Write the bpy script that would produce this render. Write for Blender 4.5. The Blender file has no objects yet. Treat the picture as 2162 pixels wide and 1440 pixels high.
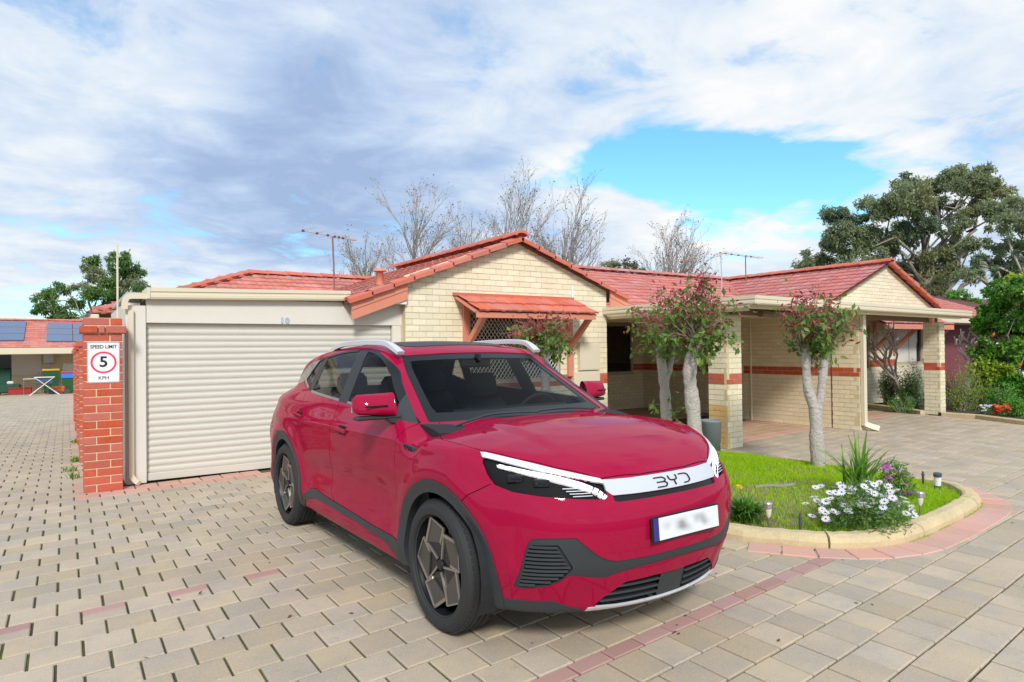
import bpy, bmesh, math, random, time
import numpy as np
from mathutils import Matrix, Vector
random.seed(7); rng = np.random.default_rng(7)
scene = bpy.context.scene
C = scene.collection
# ---------------------------------------------------------------- camera
CAM_H = 1.455
cam_d = bpy.data.cameras.new('camera'); cam_o = bpy.data.objects.new('camera', cam_d); C.objects.link(cam_o)
cam_d.sensor_width = 36.0; cam_d.lens = 36.0*1395.77/2162.0; cam_d.clip_start = .05; cam_d.clip_end = 3000
_p, _r, _y = (math.radians(a) for a in (0.658, -0.665, 55.953))
_F = Vector((math.cos(_y), math.sin(_y), 0)); _R = Vector((math.sin(_y), -math.cos(_y), 0)); _U = Vector((0, 0, 1))
_F2 = _F*math.cos(_p)+_U*math.sin(_p); _U2 = _U*math.cos(_p)-_F*math.sin(_p)
_R3 = _R*math.cos(_r)+_U2*math.sin(_r); _U3 = _U2*math.cos(_r)-_R*math.sin(_r)
cam_o.matrix_world = Matrix(((_R3.x, _U3.x, -_F2.x, 0), (_R3.y, _U3.y, -_F2.y, 0), (_R3.z, _U3.z, -_F2.z, CAM_H), (0, 0, 0, 1)))
scene.camera = cam_o
def project(p):
    d = Vector(p)-Vector((0, 0, CAM_H)); z = d.dot(_F2)
    if z < .1: return None
    return (1081+1395.77*d.dot(_R3)/z, 720-1395.77*d.dot(_U3)/z, z)
# ---------------------------------------------------------------- sky, sun, exposure
SUN_EL, SUN_AZ = math.radians(36), math.radians(242)        # azimuth from +X counter-clockwise: behind the camera's left shoulder
w = bpy.data.worlds.new('World'); scene.world = w; w.use_nodes = True
nt = w.node_tree; N = nt.nodes; Lk = nt.links
for n in list(N): N.remove(n)
out = N.new('ShaderNodeOutputWorld'); bg = N.new('ShaderNodeBackground'); bg.inputs[1].default_value = .099
sky = N.new('ShaderNodeTexSky'); sky.sky_type = 'NISHITA'; sky.sun_disc = False
sky.sun_elevation = SUN_EL; sky.sun_rotation = math.pi/2-SUN_AZ; sky.air_density = 1.0; sky.dust_density = .6; sky.ozone_density = 2.2
def wn(t, **k):
    n = N.new(t)
    for a, b in k.items(): setattr(n, a, b)
    return n
def wmath(op, a, b=None, clamp=False):
    n = wn('ShaderNodeMath', operation=op, use_clamp=clamp)
    for i, v in enumerate((a, b)):
        if v is None: continue
        if hasattr(v, 'links') or hasattr(v, 'is_linked'): Lk.new(v, n.inputs[i])
        else: n.inputs[i].default_value = v
    return n.outputs[0]
def wramp(v, pts):
    n = wn('ShaderNodeValToRGB'); Lk.new(v, n.inputs[0]); e = n.color_ramp.elements
    while len(e) < len(pts): e.new(.5)
    for q, (p, c) in zip(e, pts): q.position = p; q.color = (*c, 1) if len(c) == 3 else c
    return n.outputs[0]
def wnoise(vec, scale, detail, rough, dist=0., off=(0, 0, 0)):
    m = wn('ShaderNodeVectorMath', operation='ADD'); Lk.new(vec, m.inputs[0]); m.inputs[1].default_value = off
    n = wn('ShaderNodeTexNoise'); Lk.new(m.outputs[0], n.inputs['Vector'])
    n.inputs['Scale'].default_value = scale; n.inputs['Detail'].default_value = detail; n.inputs['Roughness'].default_value = rough; n.inputs['Distortion'].default_value = dist
    return n.outputs[0]
tc = wn('ShaderNodeTexCoord'); sx = wn('ShaderNodeSeparateXYZ'); Lk.new(tc.outputs['Generated'], sx.inputs[0])
zz = wmath('ADD', wmath('MAXIMUM', sx.outputs[2], 0.), .16)
cx = wn('ShaderNodeCombineXYZ'); Lk.new(wmath('DIVIDE', sx.outputs[0], zz), cx.inputs[0]); Lk.new(wmath('DIVIDE', sx.outputs[1], zz), cx.inputs[1])
cl = cx.outputs[0]                                                     # a cloud deck seen in perspective
def wblob(x, y, r, amp):
    """soft patch of the cloud deck"""
    n = wn('ShaderNodeVectorMath', operation='DISTANCE'); Lk.new(cl, n.inputs[0]); n.inputs[1].default_value = (x, y, 0)
    m = wn('ShaderNodeMapRange', interpolation_type='SMOOTHSTEP'); Lk.new(n.outputs[1], m.inputs[0]); m.inputs[1].default_value = r; m.inputs[2].default_value = r*.15; m.inputs[3].default_value = 0; m.inputs[4].default_value = amp
    return m.outputs[0]
def wsum(*a):
    v = a[0]
    for q in a[1:]: v = wmath('ADD', v, q)
    return v
big = wnoise(cl, 1.1, 7, .56, .5, (3.1, 7.7, 0)); fine = wnoise(cl, 3.4, 8, .6, .35, (11.3, 2.9, 0)); shade = wnoise(cl, .9, 6, .55, .4, (5.2, 1.4, 0))
cover = wsum(wmath('MULTIPLY', big, .55), wmath('MULTIPLY', fine, .50), -.025, wblob(1.60, 1.66, .36, -.20), wblob(1.86, 1.48, .52, -.26), wblob(2.15, 1.22, .48, -.20), wblob(2.35, 1.62, .60, -.14), wblob(2.9, 1.3, .5, -.08), wblob(2.5, .80, .36, -.10), wblob(-.2, 4.3, 1.3, -.12), .15)
mask = wramp(cover, [(.47, (0, 0, 0)), (.52, (.45, .45, .45)), (.60, (1, 1, 1))])
lit = wsum(wmath('MULTIPLY', shade, .58), wmath('MULTIPLY', fine, .50), -.04, wblob(.62, 2.45, 1.35, -.15), wblob(.55, 1.40, .70, -.07), wblob(-.1, 1.6, .6, -.04), wblob(.90, 1.62, .36, .17), wblob(.20, 1.98, .33, .13), wblob(-.05, 2.5, .5, .06), wblob(1.45, 1.80, .30, .16), wblob(2.6, 2.2, .8, .16), wblob(1.75, .85, .8, .05), wblob(-.2, 4.2, 1.6, .10))
ccol = wramp(lit, [(.28, (1.75, 2.35, 3.5)), (.38, (2.25, 2.9, 4.0)), (.47, (3.0, 3.55, 4.35)), (.56, (3.8, 4.15, 4.5)), (.66, (4.5, 4.55, 4.6))])
ccs = wn('ShaderNodeMix', data_type='RGBA', blend_type='MULTIPLY'); ccs.inputs[0].default_value = 1
CLOUD_MIX = wn('ShaderNodeMix', data_type='RGBA'); Lk.new(mask, CLOUD_MIX.inputs[0])
skyg = wn('ShaderNodeMix', data_type='RGBA', blend_type='MULTIPLY'); skyg.inputs[0].default_value = 1; Lk.new(sky.outputs[0], skyg.inputs[6]); skyg.inputs[7].default_value = (.60, .98, 1.02, 1)
Lk.new(skyg.outputs[2], CLOUD_MIX.inputs[6]); Lk.new(ccol, CLOUD_MIX.inputs[7])
Lk.new(CLOUD_MIX.outputs[2], bg.inputs[0]); Lk.new(bg.outputs[0], out.inputs[0])
sun_d = bpy.data.lights.new('sun', 'SUN'); sun_d.energy = 1.5; sun_d.angle = math.radians(11); sun_d.color = (1.0, .955, .89)
sun_o = bpy.data.objects.new('sun', sun_d); C.objects.link(sun_o)
sdir = Vector((math.cos(SUN_EL)*math.cos(SUN_AZ), math.cos(SUN_EL)*math.sin(SUN_AZ), math.sin(SUN_EL)))
sun_o.rotation_euler = sdir.to_track_quat('Z', 'Y').to_euler(); sun_o.location = sdir*30
vs = scene.view_settings; vs.view_transform = 'Standard'; vs.look = 'None'; vs.gamma = 1; vs.exposure = 1.12; vs.use_curve_mapping = False
# ---------------------------------------------------------------- helpers
def tag(o, label=None, cat=None, group=None, kind=None):
    if label: o['label'] = label
    if cat: o['category'] = cat
    if group: o['group'] = group
    if kind: o['kind'] = kind
    return o
def empty(name, loc=(0, 0, 0), rz=0, label=None, cat=None, group=None, parent=None):
    o = bpy.data.objects.new(name, None); C.objects.link(o); o.location = loc; o.rotation_euler = (0, 0, rz)
    o.empty_display_size = .1
    if parent: o.parent = parent
    return tag(o, label, cat, group)
def mesh_obj(name, verts, faces, mat, parent=None, smooth=False, mats=None, fm=None, kind=None):
    me = bpy.data.meshes.new(name); me.from_pydata([tuple(v) for v in verts], [], [tuple(f) for f in faces])
    for m in (mats or [mat]): me.materials.append(m)
    if fm is not None: me.polygons.foreach_set('material_index', np.array(fm, dtype=np.int32))
    if smooth: me.polygons.foreach_set('use_smooth', np.ones(len(me.polygons), bool))
    me.update()
    o = bpy.data.objects.new(name, me); C.objects.link(o)
    if parent: o.parent = parent
    if kind: o['kind'] = kind
    return o
def inst(name, me, parent, loc=(0, 0, 0), scale=(1, 1, 1), rot=(0, 0, 0), mw=None):
    o = bpy.data.objects.new(name, me); C.objects.link(o); o.parent = parent
    if mw is not None: o.matrix_local = mw
    else: o.location = loc; o.scale = scale; o.rotation_euler = rot
    return o
class MB:
    """collects shapes for ONE mesh object"""
    def __init__(s): s.v = []; s.f = []; s.m = []; s.mi = 0
    def add(s, v, f):
        b = len(s.v); s.v += [tuple(p) for p in v]; s.f += [tuple(b+i for i in q) for q in f]; s.m += [s.mi]*len(f); return s
    def box(s, x0, x1, y0, y1, z0, z1, M=None):
        v = [Vector((x, y, z)) for x in (x0, x1) for y in (y0, y1) for z in (z0, z1)]
        if M is not None: v = [M @ p for p in v]
        return s.add(v, [(0, 1, 3, 2), (4, 6, 7, 5), (0, 4, 5, 1), (2, 3, 7, 6), (0, 2, 6, 4), (1, 5, 7, 3)])
    def cbox(s, x0, x1, y0, y1, z0, z1, b=.004, M=None):
        """box with chamfered edges"""
        vs = []; ix = {}
        X, Y, Z = (x0, x1), (y0, y1), (z0, z1)
        for i in (0, 1):
            for j in (0, 1):
                for k in (0, 1):
                    sx, sy, sz = (b if i == 0 else -b), (b if j == 0 else -b), (b if k == 0 else -b)
                    for a, p in enumerate(((X[i], Y[j]+sy, Z[k]+sz), (X[i]+sx, Y[j], Z[k]+sz), (X[i]+sx, Y[j]+sy, Z[k]))):
                        ix[i, j, k, a] = len(vs); vs.append(Vector(p))
        F = []
        for i in (0, 1):
            q = [ix[i, 0, 0, 0], ix[i, 1, 0, 0], ix[i, 1, 1, 0], ix[i, 0, 1, 0]]; F.append(q if i else q[::-1])
            q = [ix[0, i, 0, 1], ix[1, i, 0, 1], ix[1, i, 1, 1], ix[0, i, 1, 1]]; F.append(q if not i else q[::-1])
            q = [ix[0, 0, i, 2], ix[1, 0, i, 2], ix[1, 1, i, 2], ix[0, 1, i, 2]]; F.append(q if i else q[::-1])
        for i in (0, 1):
            for j in (0, 1):
                F.append([ix[i, j, 0, 0], ix[i, j, 1, 0], ix[i, j, 1, 1], ix[i, j, 0, 1]])
                F.append([ix[i, 0, j, 0], ix[i, 1, j, 0], ix[i, 1, j, 2], ix[i, 0, j, 2]])
                F.append([ix[0, i, j, 1], ix[1, i, j, 1], ix[1, i, j, 2], ix[0, i, j, 2]])
                for k in (0, 1): F.append([ix[i, j, k, 0], ix[i, j, k, 1], ix[i, j, k, 2]])
        if M is not None: vs = [M @ p for p in vs]
        return s.add(vs, F)
    def prism(s, pts, h0, h1, axis='z', M=None):
        """closed polygon (list of 2-D points) extruded along an axis"""
        n = len(pts)
        def P(p, h): return Vector({'z': (p[0], p[1], h), 'y': (p[0], h, p[1]), 'x': (h, p[0], p[1])}[axis])
        v = [P(p, h0) for p in pts]+[P(p, h1) for p in pts]
        if M is not None: v = [M @ p for p in v]
        return s.add(v, [tuple(range(n))[::-1], tuple(range(n, 2*n))]+[(i, (i+1) % n, n+(i+1) % n, n+i) for i in range(n)])
    def lathe(s, prof, n=24, M=None, closed=False):
        """profile of (r, z) turned about z"""
        v = []; f = []; m = len(prof)
        for k in range(n):
            a = 2*math.pi*k/n; ca, sa = math.cos(a), math.sin(a)
            v += [Vector((r*ca, r*sa, z)) for r, z in prof]
        for k in range(n):
            q = (k+1) % n
            for i in range(m if closed else m-1):
                j = (i+1) % m; f.append((k*m+i, q*m+i, q*m+j, k*m+j))
        if M is not None: v = [M @ p for p in v]
        return s.add(v, f)
    def tube(s, pts, rad, n=6, cap=True):
        pts = [Vector(p) for p in pts]; R = rad if hasattr(rad, '__len__') else [rad]*len(pts)
        up = Vector((0, 0, 1)); v = []; f = []
        for i, p in enumerate(pts):
            t = (pts[min(i+1, len(pts)-1)]-pts[max(i-1, 0)]).normalized()
            a = t.cross(up if abs(t.z) < .95 else Vector((1, 0, 0))).normalized(); b = t.cross(a)
            v += [p+(a*math.cos(2*math.pi*k/n)+b*math.sin(2*math.pi*k/n))*R[i] for k in range(n)]
        for i in range(len(pts)-1):
            f += [(i*n+k, i*n+(k+1) % n, (i+1)*n+(k+1) % n, (i+1)*n+k) for k in range(n)]
        if cap: f += [tuple(range(n))[::-1], tuple((len(pts)-1)*n+k for k in range(n))]
        return s.add(v, f)
    def sweep(s, pts, sec, up=Vector((0, 0, 1)), cap=True):
        """closed section of (side, up) offsets along a path; sec may be a function of i"""
        pts = [Vector(p) for p in pts]; v = []; f = []
        for i, p in enumerate(pts):
            t = (pts[min(i+1, len(pts)-1)]-pts[max(i-1, 0)]).normalized(); a = t.cross(up).normalized(); b = a.cross(t)
            q = sec(i) if callable(sec) else sec; n = len(q)
            v += [p+a*x+b*y for x, y in q]
        for i in range(len(pts)-1):
            f += [(i*n+k, i*n+(k+1) % n, (i+1)*n+(k+1) % n, (i+1)*n+k) for k in range(n)]
        if cap: f += [tuple(range(n))[::-1], tuple((len(pts)-1)*n+k for k in range(n))]
        return s.add(v, f)
    def build(s, name, mat, parent=None, smooth=False, mats=None, kind=None):
        return mesh_obj(name, s.v, s.f, mat, parent, smooth, mats, s.m if mats else None, kind)
# ---------------------------------------------------------------- materials
MT = {}
def mat(name, col=(.5, .5, .5), rough=.6, metal=0., spec=.5, coat=0., noise=None, var=0., bump=None, emit=None, alpha=None, extra=None, sub=None, trans=None):
    """procedural material: base colour, noise=(scale, amount, colour2), var = piece-to-piece variation, bump=(scale, strength)"""
    m = bpy.data.materials.new(name); m.use_nodes = True; t = m.node_tree; b = t.nodes['Principled BSDF']
    b.inputs['Roughness'].default_value = rough; b.inputs['Metallic'].default_value = metal
    b.inputs['Specular IOR Level'].default_value = spec; b.inputs['Coat Weight'].default_value = coat; b.inputs['Coat Roughness'].default_value = .04
    rgb = t.nodes.new('ShaderNodeRGB'); rgb.outputs[0].default_value = (*col, 1); cur = rgb.outputs[0]
    geo = t.nodes.new('ShaderNodeNewGeometry'); pos = geo.outputs['Position']
    def nz(scale, detail=5, rough=.6, vec=None):
        n = t.nodes.new('ShaderNodeTexNoise'); n.inputs['Scale'].default_value = scale; n.inputs['Detail'].default_value = detail; n.inputs['Roughness'].default_value = rough
        t.links.new(vec or pos, n.inputs['Vector']); return n.outputs[0]
    def mix(a, bcol, fac, mode='MIX'):
        n = t.nodes.new('ShaderNodeMix'); n.data_type = 'RGBA'; n.blend_type = mode
        t.links.new(a, n.inputs[6])
        if isinstance(bcol, tuple): n.inputs[7].default_value = (*bcol, 1)
        else: t.links.new(bcol, n.inputs[7])
        if isinstance(fac, (int, float)): n.inputs[0].default_value = fac
        else: t.links.new(fac, n.inputs[0])
        return n.outputs[2]
    def ramp(v, lo, hi, a=0., bb=1.):
        n = t.nodes.new('ShaderNodeMapRange'); t.links.new(v, n.inputs[0]); n.inputs[1].default_value = lo; n.inputs[2].default_value = hi; n.inputs[3].default_value = a; n.inputs[4].default_value = bb
        return n.outputs[0]
    def rnd():
        oi = t.nodes.new('ShaderNodeObjectInfo'); at = t.nodes.new('ShaderNodeAttribute'); at.attribute_name = 'rnd'
        a = t.nodes.new('ShaderNodeMath'); a.operation = 'ADD'; t.links.new(oi.outputs['Random'], a.inputs[0]); t.links.new(at.outputs['Fac'], a.inputs[1])
        f = t.nodes.new('ShaderNodeMath'); f.operation = 'FRACT'; t.links.new(a.outputs[0], f.inputs[0]); return f.outputs[0]
    if var:
        r = rnd(); cur = mix(cur, (.5+.5*0, .5, .5), 0.)
        h = t.nodes.new('ShaderNodeHueSaturation'); t.links.new(cur, h.inputs['Color']); t.links.new(ramp(r, 0, 1, 1-var, 1+var), h.inputs['Value'])
        w2 = t.nodes.new('ShaderNodeTexWhiteNoise'); w2.noise_dimensions = '1D'; t.links.new(r, w2.inputs['W'])
        t.links.new(ramp(w2.outputs['Value'], 0, 1, 1-var*1.2, 1+var*.8), h.inputs['Saturation']); t.links.new(ramp(w2.outputs['Value'], 0, 1, .5-var*.03, .5+var*.03), h.inputs['Hue']); cur = h.outputs[0]
    for q in (noise if isinstance(noise, list) else [noise] if noise else []):
        sc, am, c2 = q[:3]; lo, hi = q[3:5] if len(q) > 3 else (.35, .68)
        cur = mix(cur, c2, ramp(nz(sc), lo, hi, 0, am))
    if extra: cur = extra(t, cur, mix, nz, ramp, rnd, geo) or cur
    t.links.new(cur, b.inputs['Base Color'])
    if bump:
        bn = t.nodes.new('ShaderNodeBump'); bn.inputs['Strength'].default_value = bump[1]; bn.inputs['Distance'].default_value = bump[2] if len(bump) > 2 else .01
        t.links.new(nz(bump[0], 6, .65), bn.inputs['Height']); t.links.new(bn.outputs[0], b.inputs['Normal'])
    if emit: b.inputs['Emission Color'].default_value = (*emit[0], 1); b.inputs['Emission Strength'].default_value = emit[1]
    if trans: b.inputs['Transmission Weight'].default_value = trans
    MT[name] = m; return m
def glass_mat(name, tint=(.8, .85, .85), gloss=1.0):
    """a thin pane: tinted see-through plus a Fresnel mirror"""
    m = bpy.data.materials.new(name); m.use_nodes = True; t = m.node_tree
    for n in list(t.nodes): t.nodes.remove(n)
    o = t.nodes.new('ShaderNodeOutputMaterial'); tr = t.nodes.new('ShaderNodeBsdfTransparent'); tr.inputs[0].default_value = (*tint, 1)
    gl = t.nodes.new('ShaderNodeBsdfGlossy'); gl.inputs['Roughness'].default_value = .02; gl.inputs[0].default_value = (gloss, gloss, gloss, 1)
    mx = t.nodes.new('ShaderNodeMixShader'); ge = t.nodes.new('ShaderNodeNewGeometry'); dt = t.nodes.new('ShaderNodeVectorMath'); dt.operation = 'DOT_PRODUCT'
    t.links.new(ge.outputs['Incoming'], dt.inputs[0]); t.links.new(ge.outputs['Normal'], dt.inputs[1]); cur = dt.outputs['Value']
    for op, v in (('ABSOLUTE', 0), ('SUBTRACT', None), ('POWER', 5.), ('MULTIPLY_ADD', .96)):      # Schlick's reflectance, the same from both sides of the pane
        q = t.nodes.new('ShaderNodeMath'); q.operation = op
        if op == 'SUBTRACT': q.inputs[0].default_value = 1.; t.links.new(cur, q.inputs[1])
        else:
            t.links.new(cur, q.inputs[0]); q.inputs[1].default_value = v
            if op == 'MULTIPLY_ADD': q.inputs[2].default_value = .04
        cur = q.outputs[0]
    t.links.new(cur, mx.inputs[0]); t.links.new(tr.outputs[0], mx.inputs[1]); t.links.new(gl.outputs[0], mx.inputs[2]); t.links.new(mx.outputs[0], o.inputs[0])
    MT[name] = m; return m
def leaf_mat(name, cols, trans=.3, rough=.45):
    """leaves: colour picked per leaf from the 'rnd' attribute"""
    m = bpy.data.materials.new(name); m.use_nodes = True; t = m.node_tree; b = t.nodes['Principled BSDF']
    at = t.nodes.new('ShaderNodeAttribute'); at.attribute_name = 'rnd'; r = t.nodes.new('ShaderNodeValToRGB'); t.links.new(at.outputs['Fac'], r.inputs[0])
    e = r.color_ramp.elements
    while len(e) < len(cols): e.new(.5)
    for i, (q, c) in enumerate(zip(e, cols)): q.position = i/max(1, len(cols)-1); q.color = (*c, 1)
    t.links.new(r.outputs[0], b.inputs['Base Color']); b.inputs['Roughness'].default_value = rough; b.inputs['Specular IOR Level'].default_value = .35
    tl = t.nodes.new('ShaderNodeBsdfTranslucent'); t.links.new(r.outputs[0], tl.inputs[0]); mx = t.nodes.new('ShaderNodeMixShader'); mx.inputs[0].default_value = trans
    o = t.nodes['Material Output']; t.links.new(b.outputs[0], mx.inputs[1]); t.links.new(tl.outputs[0], mx.inputs[2]); t.links.new(mx.outputs[0], o.inputs[0])
    MT[name] = m; return m
# ---------------------------------------------------------------- car body surface
def spl(xs, ys):
    xs = np.array(xs, float); ys = np.array(ys, float); n = len(xs); h = np.diff(xs)
    A = np.zeros((n, n)); r = np.zeros(n); A[0, 0] = A[-1, -1] = 1
    for i in range(1, n-1):
        A[i, i-1] = h[i-1]; A[i, i] = 2*(h[i-1]+h[i]); A[i, i+1] = h[i]
        r[i] = 6*((ys[i+1]-ys[i])/h[i]-(ys[i]-ys[i-1])/h[i-1])
    m = np.linalg.solve(A, r)*.6
    X = np.linspace(xs[0], xs[-1], 1500); k = np.clip(np.searchsorted(xs, X)-1, 0, n-2)
    d = X-xs[k]; hh = h[k]; b = (ys[k+1]-ys[k])/hh-hh*(2*m[k]+m[k+1])/6
    Y = ys[k]+b*d+m[k]/2*d*d+(m[k+1]-m[k])/(6*hh)*d**3
    return lambda q: np.interp(q, X, Y)
# half width at mid-length by height, plan taper of body and of cabin
Wz = spl([.12, .2, .27, .34, .45, .56, .66, .76, .86, .93, 1.0, 1.07, 1.12, 1.3, 1.46, 1.6],
         [.80, .845, .868, .878, .872, .876, .886, .893, .893, .884, .864, .838, .812, .722, .640, .57])
Wx = spl([-2.2, -2.05, -1.9, -1.6, -1.2, -.6, 0, .6, 1.1, 1.5, 1.75, 1.9, 2.05, 2.25],
         [.80, .89, .945, .98, .99, .99, .99, .99, .99, .972, .918, .862, .79, .68])
Wc = spl([-2.2, -1.9, -1.6, -1.2, -.6, 0, .6, 1.1, 1.4], [.70, .80, .87, .935, .985, 1.0, 1.0, .985, .97])
Tx = spl([-2.25, -2.1, -1.97, -1.85, -1.74, -1.6, -1.3, -.9, -.5, -.15, .1, .24, .4, .6, .8, .98, 1.06, 1.2, 1.4, 1.6, 1.8, 1.95, 2.05, 2.13, 2.3],
         [.90, 1.0, 1.10, 1.215, 1.335, 1.390, 1.448, 1.496, 1.519, 1.515, 1.486, 1.446, 1.366, 1.258, 1.150, 1.062, 1.046, 1.048, 1.043, 1.020, .976, .922, .876, .820, .66])
Fz = spl([.1, .18, .25, .34, .45, .55, .63, .70, .77, .83, .9, 1.1], [2.03, 2.075, 2.10, 2.125, 2.155, 2.170, 2.172, 2.160, 2.130, 2.09, 2.03, 1.8])
Bz = spl([.1, .2, .35, .5, .62, .75, .9, 1.0, 1.06, 1.3], [-2.02, -2.08, -2.125, -2.145, -2.14, -2.11, -2.10, -2.085, -2.05, -1.85])
def smax(a, b, k):
    h = np.maximum(k-np.abs(a-b), 0)/k
    return np.maximum(a, b)+h*h*k*.25
def sstep(a, b, t):
    t = np.clip((t-a)/(b-a), 0, 1); return t*t*(3-2*t)
def phi(x, y, z, extra=True):
    ay = np.abs(y)
    cab = sstep(1.02, 1.16, z)
    w = Wz(z)*(Wx(x)*(1-cab)+Wc(x)*cab)
    # shoulder crease, lower door scoop, arch shoulders
    w = w+.010*np.exp(-((z-.925-.02*x)/.03)**2)*sstep(1.9, 1.5, x)*sstep(-2.1, -1.7, x)
    w = w-.016*np.exp(-((z-.60-.05*x)/.10)**2)*sstep(.95, .5, np.abs(x-.0))
    for cx in (1.345, -1.345):
        r = np.sqrt((x-cx)**2+(z-.345)**2)
        w = w+.018*np.exp(-((r-.47)/.07)**2)*sstep(.2, .4, z)
    w = w-.055*sstep(.72, .98, z)*sstep(-1.45, -1.95, x)-.045*sstep(.70, .92, z)*sstep(1.45, 1.85, x)
    side = ay-w
    g = Tx(x)-ay*ay*(.055+.03*sstep(1.0, .2, x)*sstep(-2.3, -.4, x))-.05*ay**4
    # hood: raised centre with two soft creases
    g = g-.010*sstep(.42, .52, ay)*sstep(1.0, 1.15, x)*sstep(2.0, 1.7, x)
    # windscreen bows forward in plan
    ws = sstep(.15, .4, x)*sstep(1.2, 1.0, x)
    g = g-.085*ay*ay*ws
    top = (z-g)/np.sqrt(1+.33*ws+1.0*sstep(-1.7, -1.78, x)*sstep(-2.3, -2.1, x))
    f = Fz(z)-.34*ay**2-.62*ay**6-.10*ay**2*sstep(.45, .2, z)
    front = x-f
    b = Bz(z)-.02+.14*ay**2+.16*ay**6
    rear = b-x
    v = smax(side, top, .06)
    v = smax(v, front, .075)
    v = smax(v, rear, .10)
    v = smax(v, .215-z, .04)
    return v
def grad(P, e=1.5e-3):
    x, y, z = P.T
    g = np.stack([phi(x+e, y, z)-phi(x-e, y, z), phi(x, y+e, z)-phi(x, y-e, z), phi(x, y, z+e)-phi(x, y, z-e)], 1)/(2*e)
    return g
def surface_nets(lo, hi, h, iso=0.):
    n = [int(round((b-a)/h))+1 for a, b in zip(lo, hi)]
    ax = [lo[i]+h*np.arange(n[i]) for i in range(3)]
    X, Y, Z = np.meshgrid(*ax, indexing='ij')
    F = phi(X.ravel(), Y.ravel(), Z.ravel()).reshape(n)-iso
    S = F < 0
    c = np.zeros([k-1 for k in n], int)
    for i in (0, 1):
        for j in (0, 1):
            for k in (0, 1):
                c += S[i:n[0]-1+i, j:n[1]-1+j, k:n[2]-1+k]
    act = (c > 0) & (c < 8)
    idx = -np.ones(act.shape, int); cells = np.argwhere(act); idx[act] = np.arange(len(cells))
    V = np.array(lo)+(cells+.5)*h
    for _ in range(6):
        g = grad(V); d = (phi(*V.T)-iso)/np.maximum((g*g).sum(1), .05)
        V = V-np.clip(d, -h, h)[:, None]*g
    Q = []
    for a in range(3):
        b, cc = (a+1) % 3, (a+2) % 3
        s0 = [slice(None)]*3; s1 = [slice(None)]*3
        s0[a] = slice(0, n[a]-1); s1[a] = slice(1, n[a])
        e0, e1 = S[tuple(s0)], S[tuple(s1)]
        E = np.argwhere(e0 != e1)
        E = E[(E[:, b] > 0) & (E[:, b] < n[b]-1) & (E[:, cc] > 0) & (E[:, cc] < n[cc]-1)]
        flip = e0[tuple(E.T)]
        def at(db, dc):
            q = E.copy(); q[:, b] += db; q[:, cc] += dc; return idx[tuple(q.T)]
        q = np.stack([at(-1, -1), at(0, -1), at(0, 0), at(-1, 0)], 1)
        q[~flip] = q[~flip][:, ::-1]
        Q.append(q)
    Q = np.concatenate(Q); Q = Q[(Q >= 0).all(1)]
    T = np.concatenate([Q[:, [0, 1, 2]], Q[:, [0, 2, 3]]])
    return V, T
def clip(V, T, g):
    """split a triangle soup on g=0; returns (V, Tneg, Tpos)"""
    s = g > 0; k = s[T].sum(1)
    neg = [T[k == 0]]; pos = [T[k == 3]]
    M = T[(k == 1) | (k == 2)]
    if len(M) == 0: return V, neg[0], pos[0], g
    km = s[M].sum(1)
    lone_pos = km == 1
    lone = np.where(lone_pos[:, None], s[M], ~s[M]).argmax(1); ar = np.arange(len(M))
    a = M[ar, lone]; b = M[ar, (lone+1) % 3]; c = M[ar, (lone+2) % 3]
    def cut(p, q):
        key = np.stack([np.minimum(p, q), np.maximum(p, q)], 1); return key
    K = np.concatenate([cut(a, b), cut(a, c)]); U, inv = np.unique(K, axis=0, return_inverse=True); inv = inv.ravel()
    t = g[U[:, 0]]/(g[U[:, 0]]-g[U[:, 1]]); t = np.clip(t, .02, .98)[:, None]
    NV = V[U[:, 0]]*(1-t)+V[U[:, 1]]*t
    i1 = len(V)+inv[:len(M)]; i2 = len(V)+inv[len(M):]
    A = np.stack([a, i1, i2], 1); B = np.concatenate([np.stack([i1, b, c], 1), np.stack([i1, c, i2], 1)])
    lp2 = np.concatenate([lone_pos, lone_pos])
    pos += [A[lone_pos], B[~lp2]]; neg += [A[~lone_pos], B[lp2]]
    return np.concatenate([V, NV]), np.concatenate(neg), np.concatenate(pos), np.concatenate([g, np.zeros(len(NV))])
def poly_sd(px, pz, poly):
    """signed distance to a polygon, negative inside"""
    P = np.array(poly, float); A = P; B = np.roll(P, -1, 0)
    d = np.full(px.shape, 1e9); ins = np.zeros(px.shape, bool)
    for (ax, az), (bx, bz) in zip(A, B):
        ex, ez = bx-ax, bz-az; L = ex*ex+ez*ez+1e-12
        t = np.clip(((px-ax)*ex+(pz-az)*ez)/L, 0, 1)
        d = np.minimum(d, (px-ax-t*ex)**2+(pz-az-t*ez)**2)
        cr = ((az > pz) != (bz > pz))
        xi = ax+(pz-az)/(bz-az+(1e-12 if bz == az else 0))*ex
        ins ^= cr & (px < xi)
    d = np.sqrt(d); return np.where(ins, -d, d)
def line_sd(px, pz, pts):
    """unsigned distance to an open polyline"""
    P = np.array(pts, float); d = np.full(px.shape, 1e9)
    for (ax, az), (bx, bz) in zip(P[:-1], P[1:]):
        ex, ez = bx-ax, bz-az; t = np.clip(((px-ax)*ex+(pz-az)*ez)/(ex*ex+ez*ez+1e-12), 0, 1)
        d = np.minimum(d, (px-ax-t*ex)**2+(pz-az-t*ez)**2)
    return np.sqrt(d)
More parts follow.
